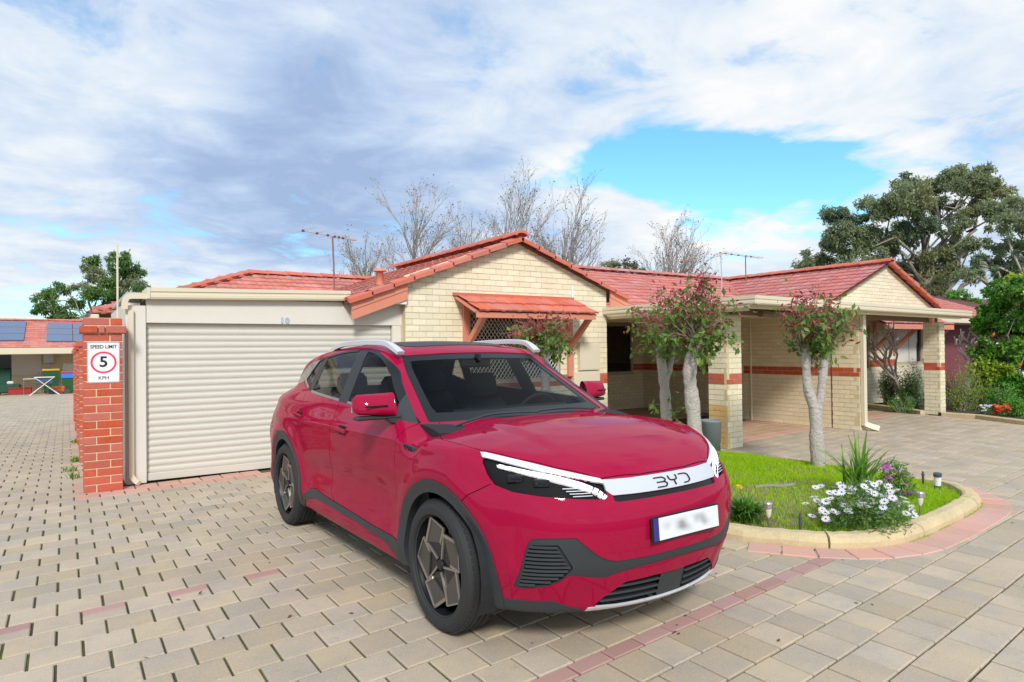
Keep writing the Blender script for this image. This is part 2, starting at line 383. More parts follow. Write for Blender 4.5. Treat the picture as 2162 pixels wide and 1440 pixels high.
def smooth_poly(pts, n=6, closed=True):
    """Catmull-Rom through the points; a point given twice stays a corner"""
    P = np.array(pts, float); N = len(P); out = []
    rng = range(N) if closed else range(N-1)
    for i in rng:
        p0, p1, p2, p3 = P[(i-1) % N], P[i], P[(i+1) % N], P[(i+2) % N]
        if not closed:
            if i == 0: p0 = p1
            if i == N-2: p3 = p2
        if np.allclose(p1, p2): continue
        if np.allclose(p0, p1): p0 = p1
        for t in np.linspace(0, 1, n, endpoint=False):
            out.append(.5*((2*p1)+(p2-p0)*t+(2*p0-5*p1+4*p2-p3)*t*t+(3*p1-p0-3*p2+p3)*t**3))
    if not closed: out.append(P[-1])
    return np.array(out)
# ---------------------------------------------------------------- ground, paving, kerb
UNIT = MB().box(-.5, .5, -.5, .5, -.5, .5)
def joined(name, items, mats, parent, kind='stuff'):
    """items: (verts, faces, material index, random value) joined into one mesh that keeps a per-piece random value"""
    if not items: return None
    v = []; f = []; mi = []; rv = []
    for (pv, pf, m, r) in items:
        b = len(v); v += [tuple(p) for p in pv]; f += [tuple(b+i for i in q) for q in pf]; mi += [m]*len(pf); rv += [r]*len(pv)
    o = mesh_obj(name, v, f, None, parent, mats=mats, fm=mi, kind=kind)
    a = o.data.attributes.new('rnd', 'FLOAT', 'POINT'); a.data.foreach_set('value', np.array(rv, dtype=np.float32)); return o
def px_size(p):
    q = project(p)
    if q is None: return 0
    inside = -60 < q[0] < 2222 and -60 < q[1] < 1500
    return (1 if inside else .02)/q[2]
mat('soil_bed', (.20, .155, .095), .95, noise=(9, .7, (.26, .22, .13)), bump=(40, .6, .03))
mat('earth', (.13, .12, .07), .95, noise=(.3, .6, (.09, .12, .04)))
mat('joint_sand', (.075, .06, .04), .95, noise=[(4, .85, (.12, .15, .02), .42, .60), (60, .5, (.04, .035, .022))], bump=(150, .5, .01))
def speckle(t, cur, mix, nz, ramp, rnd, geo):
    c = mix(cur, (.30, .285, .265), ramp(nz(3.1, 5, .65), .42, .70, 0, .55))            # greyer, worn faces
    c = mix(c, (.52, .40, .27), ramp(nz(1.7, 4, .6), .50, .74, 0, .40))
    c = mix(c, (.66, .60, .50), ramp(nz(95, 4, .75), .54, .72, 0, .60)); c = mix(c, (.15, .14, .12), ramp(nz(120, 4, .75), .28, .44, .60, 0))
    return mix(c, (.17, .155, .125), ramp(nz(9, 6, .7), .60, .80, 0, .45))
mat('paver', (.47, .385, .275), .88, var=.14, extra=speckle, bump=(220, .35, .004))
mat('paver_red', (.42, .245, .215), .88, var=.12, extra=lambda t, cur, mix, nz, ramp, rnd, geo: mix(cur, (.50, .31, .27), ramp(nz(240, 2, .7), .52, .72, 0, .6)), bump=(220, .35, .004))
mat('paver_pink', (.58, .335, .265), .85, var=.10, noise=(12, .4, (.60, .36, .28)), bump=(220, .3, .004))
mat('paver_tan', (.50, .32, .215), .85, var=.14, noise=[(2.2, .55, (.33, .22, .14)), (30, .3, (.58, .42, .30))], bump=(200, .3, .004))
mat('concrete_kerb', (.60, .48, .27), .9, noise=[(4, .6, (.42, .34, .20)), (45, .4, (.68, .58, .38)), (11, .45, (.30, .26, .17), .60, .75)], bump=(90, .5, .008))
ground = MB().box(-1500, 1500, -1500, 1500, -1.2, -.9).build('ground', MT['earth']); tag(ground, kind='structure')
def zlane(x, y): return -.0125*max(0., y-8.2) if x < .6 else 0.
pave = MB().box(-6, 40, -3, 60, -.6, -.62).build('terrain', MT['earth']) if False else None
b = MB(); b.box(-8, .55, -4, 8.2, -.30, -.012); b.box(.55, 40, -4, 14, -.30, -.012)
b.add([(-8, 8.2, -.012), (.55, 8.2, -.012), (.55, 60, -.66), (-8, 60, -.66), (-8, 8.2, -.3), (.55, 8.2, -.3), (.55, 60, -.88), (-8, 60, -.88)], [(0, 1, 2, 3), (7, 6, 5, 4), (0, 4, 5, 1), (1, 5, 6, 2), (2, 6, 7, 3), (3, 7, 4, 0)])
pavement = b.build('pavement', MT['joint_sand']); tag(pavement, kind='structure')
KERB = smooth_poly([(4.20, 3.28), (4.29, 3.06), (4.50, 2.76), (4.68, 2.61), (4.88, 2.52), (5.23, 2.475), (6.04, 2.53), (6.58, 2.60), (6.84, 2.67), (7.08, 2.83), (7.27, 3.05), (7.36, 3.4), (7.42, 4.33), (7.34, 5.5), (7.30, 5.88), (7.1, 5.98), (5.0, 5.9), (4.4, 5.7), (4.15, 5.2), (4.10, 4.2)], 6)
def off(path, d):
    P = np.array(path); t = np.roll(P, -1, 0)-np.roll(P, 1, 0); t /= np.linalg.norm(t, axis=1)[:, None]
    return P+np.stack([t[:, 1], -t[:, 0]], 1)*d
K_OUT, K_IN, RED_OUT = off(KERB, .07), off(KERB, -.07), off(KERB, .305)
def inside(poly, x, y): return poly_sd(np.array([x]), np.array([y]), poly)[0] < 0
PL, PW, SH, V0 = .222, .226, .09, 5.737
pieces = []
def paver_piece(x0, x1, v0, v1, z, m, zf=None):
    """sheared cell with chamfered top; coordinates before the lay-out's slight skew"""
    g, gx = .0052, .0060; c = .005; jz = random.uniform(-.0016, .0016)
    P = lambda x, v, dz: (x, v+SH*(x-.07), z+dz+jz)
    j = [random.uniform(-.0014, .0014) for _ in range(4)]
    a, b_, d, e = x0+gx+j[0], x1-gx+j[1], v0+g+j[2], v1-g+j[3]
    v = [P(a, d, -.03), P(b_, d, -.03), P(b_, e, -.03), P(a, e, -.03), P(a, d, -c), P(b_, d, -c), P(b_, e, -c), P(a, e, -c), P(a+c, d+c, 0), P(b_-c, d+c, 0), P(b_-c, e-c, 0), P(a+c, e-c, 0)]
    f = [(0, 1, 5, 4), (1, 2, 6, 5), (2, 3, 7, 6), (3, 0, 4, 7), (4, 5, 9, 8), (5, 6, 10, 9), (6, 7, 11, 10), (7, 4, 8, 11), (8, 9, 10, 11)]
    cx, cy = (x0+x1)/2, (v0+v1)/2+SH*((x0+x1)/2-.07)
    pieces.append((px_size((cx, cy, z))*math.sqrt((x1-x0)*(v1-v0)), v, f, m))
PM = [MT['paver'], MT['paver_red'], MT['paver_pink'], MT['paver_tan']]
STRIP_V = (2.130, 2.234)
rows = [(V0+PW*r-PW/2, V0+PW*r+PW/2, r) for r in range(-15, 140)]+[(2.130-PW*(k+1), 2.130-PW*k, -16-k) for k in range(10)]+[(STRIP_V[0], STRIP_V[1], 999)]
RP = np.array(RED_OUT)
for (v0, v1, r) in rows:
    vm = (v0+v1)/2
    xa, xb = (-4.2, 26.0) if vm < 8.45 else (-4.2, .40)
    pl = PL
    k0 = int((xa-.069)/pl)-1; k1 = int((xb-.069)/pl)+1; sh = .5*(r % 2) if r != 999 else .25
    for k in range(k0, k1):
        x0 = .069+pl*(k+sh); x1 = x0+pl; cx = (x0+x1)/2; cy = vm+SH*(cx-.07)
        pr_ = project((cx, cy, zlane(cx, cy)))
        if pr_ is None or not (-1500 < pr_[0] < 4200) or pr_[1] > 4200: continue
        if 3.6 < cx < 8.0 and 1.8 < cy < 6.3:
            d = poly_sd(np.array([cx]), np.array([cy]), RP)[0]
            if d < -.15: continue
        if cy > (8.40 if cx < 3.9 else 8.16) and .48 < cx < 40: continue
        if cx > 11.6 and cy > 8.2: continue
        if cx > 14.7 and cy > 6.3 and cx < 40: continue
        z = zlane(cx, cy); m = 0
        if r == 999: m = 1 if cx < 4.35 else 0
        elif cx > 6.9 and r == 0 and cx < 14.4: m = 2
        elif cx > 7.45 and r > 0 and cx < 14.5: m = 3
        elif r >= 10 and .07 < cx < 4.2 and cy < 8.4: m = 2
        elif .07 < cx < .29 and cy > 7.7: m = 2
        if cy > 20: z -= .0
        if r == -6 and k % 2 == 0 and -.3 < cx < 1.5:
            paver_piece(x0, x1, vm+.006, v1, z, 1); paver_piece(x0, x1, v0, vm+.006, z, 0); continue
        paver_piece(x0, x1, v0, v1, z, m)
# carport floor behind the front row is laid in the same bond up to the back wall
for r in range(12, 26):
    vm = V0+PW*r
    for k in range(33, 52):
        x0 = .069+PL*(k+.5*(r % 2)); cx = x0+PL/2; cy = vm+SH*(cx-.07)
        if 7.6 < cx < 11.4 and 8.0 < cy < 11.3 and not (cx > 11.0 and cy < 8.4): paver_piece(x0, x0+PL, vm-PW/2, vm+PW/2, 0, 3)
# red border stones around the kerb
n_b = len(KERB); path = off(KERB, .188); seg = np.linalg.norm(np.roll(path, -1, 0)-path, axis=1); cum = np.concatenate([[0], np.cumsum(seg)])
def along(path_, s):
    P = np.array(path_); sg = np.linalg.norm(np.roll(P, -1, 0)-P, axis=1); cu = np.concatenate([[0], np.cumsum(sg)]); s = s % cu[-1]
    i = min(np.searchsorted(cu, s, 'right')-1, len(P)-1); t = (s-cu[i])/max(sg[i], 1e-9); return P[i]*(1-t)+P[(i+1) % len(P)]*t
def frame(s):
    a = along(path, s-.03); b_ = along(path, s+.03); t = (b_-a)/np.linalg.norm(b_-a); return along(path, s), t, np.array([t[1], -t[0]])
nst = int(cum[-1]/.225)
for k in range(nst):
    s0, s1 = cum[-1]*k/nst+.006, cum[-1]*(k+1)/nst-.006
    (p0, t0, n0), (p1, t1, n1) = frame(s0), frame(s1)
    if p0[1] > 5.7 or p0[0] < 4.05: continue
    q = [p0-n0*.112, p0+n0*.108, p1+n1*.108, p1-n1*.112]; c = .005; ctr = sum(q)/4; zj = random.uniform(.005, .008)
    qi = [p+(ctr-p)/np.linalg.norm(ctr-p)*c*1.4 for p in q]
    v = [(*p, -.03) for p in q]+[(*p, -c+zj) for p in q]+[(*p, zj+.001) for p in qi]
    f = [(0, 1, 5, 4), (1, 2, 6, 5), (2, 3, 7, 6), (3, 0, 4, 7), (4, 5, 9, 8), (5, 6, 10, 9), (6, 7, 11, 10), (7, 4, 8, 11), (8, 9, 10, 11)]
    pieces.append((px_size((*ctr, 0))*.3, v, f, 2))
pieces.sort(key=lambda q: -q[0])
for (_, v, f, m) in pieces[:300]: mesh_obj('paver', v, f, PM[m], pavement)
joined('paving', [(v, f, m, random.random()) for (_, v, f, m) in pieces[300:]], PM, pavement)
# kerb around the planting bed, in cast lengths with cracks between
kerb = empty('kerb', (5.6, 2.5, 0), 0, 'weathered yellow concrete kerb edging the planted bed', 'kerb')
kp = np.array(KERB); kc = np.concatenate([[0], np.cumsum(np.linalg.norm(np.roll(kp, -1, 0)-kp, axis=1))]); KL = kc[-1]
marks = [0]; 
while marks[-1] < KL-.5: marks.append(marks[-1]+random.choice([.42, .55, .68, .85]))
marks[-1] = KL
def ksec(i):
    return [(.072, -.03), (.072, .045), (.052, .076), (.015, .094), (-.045, .098), (-.068, .088), (-.072, -.03)]
for a, b_ in zip(marks[:-1], marks[1:]):
    n = max(3, int((b_-a)/.06)); pts = [along(KERB, a+.003+(b_-a-.006)*i/n) for i in range(n+1)]
    hs = [1.0 if (p[1] < 3.0 or p[0] < 5) else max(.42, 1-(p[1]-3.0)*.8) for p in pts]
    q = MB(); P3 = [(p[0]-5.6, p[1]-2.5, random.uniform(-.003, .003)) for p in pts]
    q.sweep(P3, lambda i: [(x+random.uniform(-.002, .002), y*hs[min(i, len(hs)-1)]+(random.uniform(-.003, .003) if y > 0 else 0)) for x, y in ksec(i)])
    q.build('kerb_stone', MT['concrete_kerb'], kerb)
# soil of the planted bed
rngp = np.random.default_rng(3); gx, gy = np.meshgrid(np.arange(4.0, 7.6, .06), np.arange(2.3, 6.1, .06)); pin = poly_sd(gx.ravel(), gy.ravel(), off(KERB, -.03)).reshape(gx.shape)
def bed_z(x, y):
    d = poly_sd(np.atleast_1d(np.asarray(x, float)), np.atleast_1d(np.asarray(y, float)), KERB)
    return .045+.05*sstep(0, .7, -d)+.008*np.sin(np.atleast_1d(x)*9)*np.cos(np.atleast_1d(y)*7)
V = np.stack([gx.ravel(), gy.ravel(), bed_z(gx.ravel(), gy.ravel())+rngp.normal(0, .003, gx.size)], 1); ok = (pin < .02); idm = np.arange(gx.size).reshape(gx.shape)
F = [(idm[i, j], idm[i, j+1], idm[i+1, j+1], idm[i+1, j]) for i in range(gx.shape[0]-1) for j in range(gx.shape[1]-1) if ok[i:i+2, j:j+2].all()]
soil = mesh_obj('planting_bed', V, F, MT['soil_bed'], None, True); tag(soil, kind='structure')
# ---------------------------------------------------------------- buildings
mat('brick_cream', (.80, .70, .49), .9, var=.075, noise=[(26, .35, (.65, .54, .34)), (3, .25, (.79, .70, .50))], bump=(70, .7, .012))
mat('brick_cream_light', (.81, .74, .55), .9, var=.09, noise=[(30, .35, (.72, .63, .43)), (3, .25, (.82, .76, .58))], bump=(70, .7, .012))
mat('mortar_cream', (.60, .50, .31), .95, noise=(20, .4, (.62, .52, .32)), bump=(120, .5, .006))
mat('brick_red', (.50, .085, .045), .85, var=.16, noise=[(8, .6, (.40, .10, .075)), (30, .35, (.56, .16, .10))], bump=(60, .5, .008))
mat('brick_band', (.50, .095, .045), .85, var=.12, noise=(20, .4, (.42, .08, .04)), bump=(60, .5, .008))
mat('mortar_pale', (.66, .52, .33), .95, noise=(25, .5, (.56, .42, .26)), bump=(120, .5, .006))
mat('efflorescence', (.62, .40, .36), .9)
mat('roof_tile', (.52, .150, .115), .66, var=.20, noise=[(6, .5, (.42, .115, .10)), (38, .5, (.64, .33, .27))], bump=(60, .4, .006))
mat('roof_tile_pink', (.50, .150, .135), .70, var=.20, noise=[(5, .5, (.40, .11, .11)), (30, .5, (.62, .32, .28))], bump=(60, .4, .006))
mat('ridge_tile', (.60, .165, .105), .62, var=.10, noise=(10, .4, (.50, .10, .07)), bump=(60, .4, .006))
mat('tile_under', (.12, .045, .035), .9)
mat('salmon_timber', (.66, .25, .165), .55, noise=(6, .3, (.56, .175, .11)), bump=(50, .15, .004))
mat('cream_metal', (.69, .62, .465), .42, noise=(3, .15, (.66, .58, .42)))
mat('cream_door', (.60, .58, .515), .42, noise=[(2.5, .25, (.55, .525, .45)), (14, .22, (.50, .475, .41), .58, .75)])
mat('cream_panel', (.69, .665, .60), .6, noise=(4, .18, (.62, .59, .50)), bump=(60, .1, .003))
mat('white_board', (.80, .80, .79), .6)
mat('cream_soffit', (.74, .65, .48), .7)
mat('brown_beam', (.21, .14, .085), .7, noise=(5, .5, (.15, .10, .065)))
mat('dark_glass', (.012, .013, .014), .08, coat=.3)
mat('window_frame', (.50, .43, .32), .5)
mat('mesh_wire', (.60, .58, .52), .45, metal=.2)
mat('galv', (.52, .53, .55), .45, metal=.6)
mat('stone_stain', (.70, .47, .15), .9, noise=(12, .5, (.72, .58, .33)), bump=(70, .7, .012))
mat('maroon_wall', (.20, .055, .065), .8, noise=(3, .3, (.17, .05, .06)))
mat('solar_cell', (.045, .085, .19), .18, coat=.7, noise=(3, .3, (.07, .12, .25)))
mat('solar_frame', (.45, .47, .5), .4, metal=.6)
ME_BOX = bpy.data.meshes.new('unit_block'); ME_BOX.from_pydata([tuple(v) for v in UNIT.v], [], UNIT.f)
def unit_mesh(m):
    k = 'unit_'+m.name
    if k not in bpy.data.meshes:
        me = ME_BOX.copy(); me.name = k; me.materials.append(m)
    return bpy.data.meshes[k]
def clip_poly(pts, poly):
    """Sutherland-Hodgman against a convex counter-clockwise polygon"""
    out_ = list(pts)
    for (ax, ay), (bx, by_) in zip(poly, poly[1:]+poly[:1]):
        inp, out_ = out_, []
        if not inp: return []
        def s(p): return (bx-ax)*(p[1]-ay)-(by_-ay)*(p[0]-ax)
        for p, q in zip(inp, inp[1:]+inp[:1]):
            sp, sq = s(p), s(q)
            if sp >= 0: out_.append(p)
            if (sp >= 0) != (sq >= 0):
                t = sp/(sp-sq); out_.append((p[0]+(q[0]-p[0])*t, p[1]+(q[1]-p[1])*t))
    return out_
def brick_wall(parent, P0, ux, nrm, length, poly, course=.0757, blen=.215, mb='brick_cream', mm='mortar_cream', band=None, openings=(), thick=.10, joint=.0085, limit=300, name='wall', special=None, u_off=0., zbase=0., stain=None):
    """bricks on a vertical face. P0 = foot of the face, ux = along, nrm = outward; poly = convex outline in (u, z)"""
    P0, ux, nrm = Vector(P0), Vector(ux), Vector(nrm); up = Vector((0, 0, 1)); px0 = parent.matrix_world.inverted() if False else None
    loc = Vector(parent.location) if parent.parent is None else Vector(parent.location)
    W = lambda u, z, d: P0+ux*u+up*z+nrm*d-loc
    # backing: the outline minus openings, as strips
    q = MB(); us = sorted(set([p[0] for p in poly]+[o[0] for o in openings]+[o[1] for o in openings]))
    def zr(u):
        zs = []
        for (a, za), (b_, zb) in zip(poly, poly[1:]+poly[:1]):
            if abs(b_-a) < 1e-9:
                if abs(u-a) < 1e-6: zs += [za, zb]
            elif min(a, b_)-1e-9 <= u <= max(a, b_)+1e-9: zs.append(za+(zb-za)*(u-a)/(b_-a))
        return min(zs), max(zs)
    for a, b_ in zip(us[:-1], us[1:]):
        if b_-a < 1e-6: continue
        e = 1e-7; (la, ha), (lb, hb) = zr(a+e), zr(b_-e); ops = sorted([(o[2], o[3]) for o in openings if o[0] <= a+1e-6 and o[1] >= b_-1e-6])
        spans = []; lo = (la, lb)
        for o in ops: spans.append((lo, (o[0], o[0]))); lo = (o[1], o[1])
        spans.append((lo, (ha, hb)))
        for (l0, l1), (h0, h1) in spans:
            if h0-l0 < 1e-6 and h1-l1 < 1e-6: continue
            v = [W(a, l0, -thick), W(b_, l1, -thick), W(b_, h1, -thick), W(a, h0, -thick), W(a, l0, -.007), W(b_, l1, -.007), W(b_, h1, -.007), W(a, h0, -.007)]
            q.add(v, [(3, 2, 1, 0), (4, 5, 6, 7), (0, 1, 5, 4), (1, 2, 6, 5), (2, 3, 7, 6), (3, 0, 4, 7)])
    wall = q.build(name, MT[mm], parent)
    items = []; top = max(p[1] for p in poly); r = 0; z = zbase
    while z < top:
        rowm = MT[mb] if not (band and band[0] <= z+course/2 <= band[1]) else MT['brick_band']
        u = -blen*(.5 if r % 2 else 0.)-u_off
        while u < length:
            a, b_ = max(u+joint/2, .004), min(u+blen-joint/2, length-.004); lo, hi = z+joint/2, z+course-joint/2
            parts_ = [(a, b_)]
            for o in openings:
                if hi > o[2]+.01 and lo < o[3]-.01:
                    parts_ = [s for (p, t) in parts_ for s in ((p, min(t, o[0])), (max(p, o[1]), t)) if s[1]-s[0] > .004]
            for (p, t) in parts_:
                if t-p < .004: continue
                pg = clip_poly([(p, lo), (t, lo), (t, hi), (p, hi)], poly)
                if len(pg) >= 3: items.append((p, t, lo, hi, pg, rowm))
            u += blen
        z += course; r += 1
    def size(it):
        c = W((it[0]+it[1])/2, (it[2]+it[3])/2, 0)+loc; return px_size(c)*(it[1]-it[0])
    items.sort(key=size, reverse=True); rest = []
    for i, (p, t, lo, hi, pg, m) in enumerate(items):
        dj = random.uniform(-.0015, .0015)
        full = len(pg) == 4 and abs(max(x for x, _ in pg)-t) < 1e-6 and abs(min(x for x, _ in pg)-p) < 1e-6 and abs(max(y for _, y in pg)-hi) < 1e-6 and abs(min(y for _, y in pg)-lo) < 1e-6
        if stain is not None and stain((p+t)/2, (lo+hi)/2): m = MT['stone_stain']
        if i < limit and full:
            c = W((p+t)/2, (lo+hi)/2, -.02+dj); M = Matrix.Identity(4)
            for k, (ax, s_) in enumerate(((ux, t-p), (nrm, .04), (up, hi-lo))):
                for j in range(3): M[j][k] = ax[j]*s_
            M[0][3], M[1][3], M[2][3] = c
            inst('brick', unit_mesh(m), wall, mw=M)
        else:
            n = len(pg); v = [W(x, y, -.04) for x, y in pg]+[W(x, y, dj) for x, y in pg]
            f = [tuple(range(n, 2*n))]+[(k, (k+1) % n, n+(k+1) % n, n+k) for k in range(n)]
            if i < limit: mesh_obj('brick', v, f, m, wall)
            else: rest.append((v, f, 0 if m.name == mb else 1 if m.name == 'brick_band' else 2, random.random()))
    joined('brickwork', rest, [MT[mb], MT['brick_band'], MT['stone_stain']], wall)
    return wall
def brick_pillar(parent, x0, x1, y0, y1, h, **k):
    """free-standing pier: the two faces towards the drive get single bricks, the far faces too, on one core"""
    brick_wall(parent, (x0, y1, 0), (0, -1, 0), (-1, 0, 0), y1-y0, [(0, 0), (y1-y0, 0), (y1-y0, h), (0, h)], thick=.05, **k)
    brick_wall(parent, (x0, y0, 0), (1, 0, 0), (0, -1, 0), x1-x0, [(0, 0), (x1-x0, 0), (x1-x0, h), (0, h)], thick=.05, **{**k, 'u_off': .1, 'stain': None})
    loc = Vector(parent.location); q = MB(); q.box(x0+.01-loc.x, x1-loc.x, y0+.01-loc.y, y1-loc.y, .0, h-.002); q.build('core', MT[k.get('mm', 'mortar_cream')], parent)
# ---- roof tiles: one shared tile shape, laid in courses
TW, TE = .262, .285
def tile_mesh(m):
    key = 'tile_'+m.name
    if key in bpy.data.meshes: return bpy.data.meshes[key]
    n = 11; v = []; f = []; L = TE+.06
    def prof(t): return .014*(1-math.cos(2*math.pi*2*t))*.5+.022*(math.exp(-((t-.02)/.07)**2)+math.exp(-((t-.98)/.07)**2))*.6
    for j, (y, dz) in enumerate(((0, .026), (L, .004))):
        for i in range(n): t = i/(n-1); v.append((t*TW*1.02, y, dz+prof(t)))
    for i in range(n): v.append((i/(n-1)*TW*1.02, .004, prof(i/(n-1))+.026-.024))
    for i in range(n-1): f += [(i, i+1, n+i+1, n+i), (2*n+i, 2*n+i+1, i+1, i)]
    me = bpy.data.meshes.new(key); me.from_pydata(v, [], f); me.materials.append(m); me.polygons.foreach_set('use_smooth', np.array(([True, False]*(n-1)), bool)); me.update(); return me
def tiled_slope(parent, O, U, Vd, lu, lv, m, keep, limit=300, name='tile', base=True, basepoly=None):
    """O eave corner, U along the eave, Vd up the slope; keep(world point) says whether a tile is there"""
    O, U, Vd = Vector(O), Vector(U).normalized(), Vector(Vd).normalized(); Nn = U.cross(Vd).normalized(); loc = Vector(parent.location) if parent.type == 'EMPTY' else Vector((0, 0, 0))
    if parent.parent is not None: loc = Vector(parent.parent.location)
    me = tile_mesh(m); items = []
    for j in range(int(lv/TE)+1):
        for i in range(int(lu/TW)+1):
            p = O+U*(i*TW)+Vd*(j*TE); c = p+U*TW/2+Vd*TE/2
            if keep(c): items.append((px_size(c), p))
    items.sort(key=lambda q: -q[0]); rest = []; bv = [Vector(v.co) for v in me.vertices]; bf = [tuple(q.vertices) for q in me.polygons]
    for k, (_, p) in enumerate(items):
        M = Matrix.Identity(4); p = p+Nn*random.uniform(-.002, .003)-loc
        for c, ax in enumerate((U, Vd, Nn)):
            for r in range(3): M[r][c] = ax[r]
        M[0][3], M[1][3], M[2][3] = p
        if k < limit: inst(name, me, parent, mw=M)
        else: rest.append(([M @ v for v in bv], bf, 0, random.random()))
    o = joined('tiling', rest, [m], parent)
    if o: o.data.polygons.foreach_set('use_smooth', np.array(([True, False]*10)*len(rest), bool))
def ridge(parent, A, B, m, r=.085, name='ridge_tile', piece=.34):
    A, B = Vector(A), Vector(B); d = B-A; n = max(1, int(d.length/piece)); loc = Vector(parent.location) if parent.type == 'EMPTY' else Vector(parent.parent.location) if parent.parent else Vector((0, 0, 0))
    key = 'ridge_%s_%.3f_%.3f' % (m.name, r, d.length/n)
    if key not in bpy.data.meshes:
        q = MB(); L = d.length/n+.03; sec = [(r*1.25*math.cos(a), r*.85*math.sin(a)-.02) for a in np.linspace(0, math.pi, 8)]; v = [(x, 0, z+.012) for x, z in sec]+[(x, L, z) for x, z in sec]+[(x*.8, 0, z*.6-.01) for x, z in sec]
        q.add(v, [(i, i+1, 9+i, 8+i) for i in range(7)]+[(16+i, 16+i+1, i+1, i) for i in range(7)])
        me = bpy.data.meshes.new(key); me.from_pydata(q.v, [], q.f); me.materials.append(m); me.update()
    t = d.normalized(); sd = t.cross(Vector((0, 0, 1))).normalized(); nn = sd.cross(t)
    for i in range(n):
        p = A+d*(i/n)-loc; M = Matrix.Identity(4)
        for c, ax in enumerate((sd, t, nn)):
            for k in range(3): M[k][c] = ax[k]
        M[0][3], M[1][3], M[2][3] = p; inst(name, bpy.data.meshes[key], parent, mw=M)
def local(mb_, parent):
    l = Vector(parent.location); mb_.v = [(v[0]-l.x, v[1]-l.y, v[2]-l.z) for v in mb_.v]; return mb_
def part(mb_, name, m, parent, sub=None, smooth=False):
    """mesh in world coordinates -> part of a top-level thing (or of its part 'sub')"""
    local(mb_, parent); return mb_.build(name, MT[m], sub or parent, smooth)
PITCH = .37
# ================= left unit: gabled wing with the tiled window awning
hl = empty('house', (5.7, 8.32, 0), 0, 'cream brick gabled house wing with red tiled roof beside the garage', 'house')
GX0, GX1, GAX, GAZ = 3.86, 7.55, 5.74, 3.10; GW = GX1-GX0
gz = lambda x: GAZ-.36*abs(x-GAX)
WIN = (4.86-GX0, 6.55-GX0, .95, 2.03)
gpoly = [(0, 0), (GW, 0), (GW, gz(GX1)), (GAX-GX0, GAZ), (0, gz(GX0))]
brick_wall(hl, (GX0, 8.32, 0), (1, 0, 0), (0, -1, 0), GW, gpoly, course=.0855, blen=.212, mb='brick_cream_light', band=(.855, 1.026), openings=[WIN])
part(MB().box(GX0-.004, GX0+.06, 8.422, 9.0, 0, gz(GX0)-.1), 'return_wall', 'brick_cream_light', hl); part(MB().box(GX1-.12, GX1-.01, 8.43, 11.4, 0, 2.3), 'side_wall', 'mortar_cream', hl)
# roof slabs under the tiles
RZ, RX, RY0 = 3.165, 5.74, 8.22
q = MB(); e0, e1 = 3.02, 7.95
for xa, xb in ((e0, RX), (RX, e1)):
    za, zb = (RZ-.05-PITCH*abs(xa-RX)), (RZ-.05-PITCH*abs(xb-RX))
    q.add([(xa, RY0+.03, za-.05), (xb, RY0+.03, zb-.05), (xb, 13, zb-.05), (xa, 13, za-.05), (xa, RY0+.03, za), (xb, RY0+.03, zb), (xb, 13, zb), (xa, 13, za)], [(3, 2, 1, 0), (4, 5, 6, 7), (0, 1, 5, 4), (1, 2, 6, 5), (2, 3, 7, 6), (3, 0, 4, 7)])
roofL = part(q, 'roof', 'tile_under', hl)
sl = math.sqrt(1+PITCH*PITCH)
tiled_slope(roofL, (e0, 13.0, RZ-.055-PITCH*(RX-e0)), (0, -1, 0), (1, 0, PITCH), 13-RY0, (RX-e0)*sl, MT['roof_tile'], lambda c: c.y > RY0-.02 and c.x < RX+.05, 300)
tiled_slope(roofL, (e1, RY0, RZ-.055-PITCH*(e1-RX)), (0, 1, 0), (-1, 0, PITCH), 13-RY0, (e1-RX)*sl, MT['roof_tile'], lambda c: c.y < 13 and c.x > RX-.05, 40)
ridge(roofL, (RX, RY0-.04, RZ+.015), (RX, 13, RZ+.015), MT['ridge_tile'], .10)
for sgn, ex in ((-1, e0), (1, e1)):                              # verge tiles along both rakes
    n = int(abs(ex-RX)/.29)
    A = Vector((ex, RY0+.005, RZ-.055-PITCH*abs(ex-RX))); B = Vector((RX, RY0+.005, RZ-.03)); d = (B-A)/n; loc = Vector(hl.location)
    for i in range(n):
        o = MB(); p = A+d*i-loc; p2 = p+d*1.06; dn = Vector((0, 0, 1)); k = .034
        o.add([p+Vector((0, -.06, .015)), p2+Vector((0, -.06, -.0)), p2+Vector((0, .10, .03)), p+Vector((0, .10, .05)), p+Vector((0, -.06, -.045)), p2+Vector((0, -.06, -.06)), p+Vector((0, .10, -.0)), p2+Vector((0, .10, -.02))], [(0, 1, 2, 3), (4, 5, 1, 0), (0, 3, 6, 4), (1, 5, 7, 2), (4, 6, 7, 5)])
        o.build('verge_tile', MT['ridge_tile'], roofL)
# barge boards: cream capping on the rake, salmon boards over the garage corner, white eave box
for sgn, ex in ((-1, GX0), (1, 7.56)):
    zb = gz(ex); q = MB(); q.add([(ex, 8.30, zb-.0), (GAX, 8.30, GAZ), (GAX, 8.30, GAZ+.05), (ex, 8.30, zb+.05), (ex, 8.36, zb), (GAX, 8.36, GAZ), (GAX, 8.36, GAZ+.05), (ex, 8.36, zb+.05)], [(0, 1, 2, 3), (7, 6, 5, 4), (0, 4, 5, 1), (3, 2, 6, 7), (0, 3, 7, 4)]); part(q, 'rake_capping', 'brick_cream_light', hl)
def rake_board(xa, xb, z_off, hgt, y0, y1, nm, m, xr=RX):
    za, zb = RZ-PITCH*abs(xa-xr)+z_off, RZ-PITCH*abs(xb-xr)+z_off
    part(MB().prism([(xa, za-hgt), (xb, zb-hgt), (xb, zb), (xa, za)], y0, y1, 'y'), nm, m, hl)
rake_board(3.07, 3.86, -.085, .115, 8.225, 8.25, 'barge_board', 'salmon_timber'); rake_board(3.07, 3.86, -.203, .125, 8.235, 8.26, 'barge_board', 'salmon_timber')
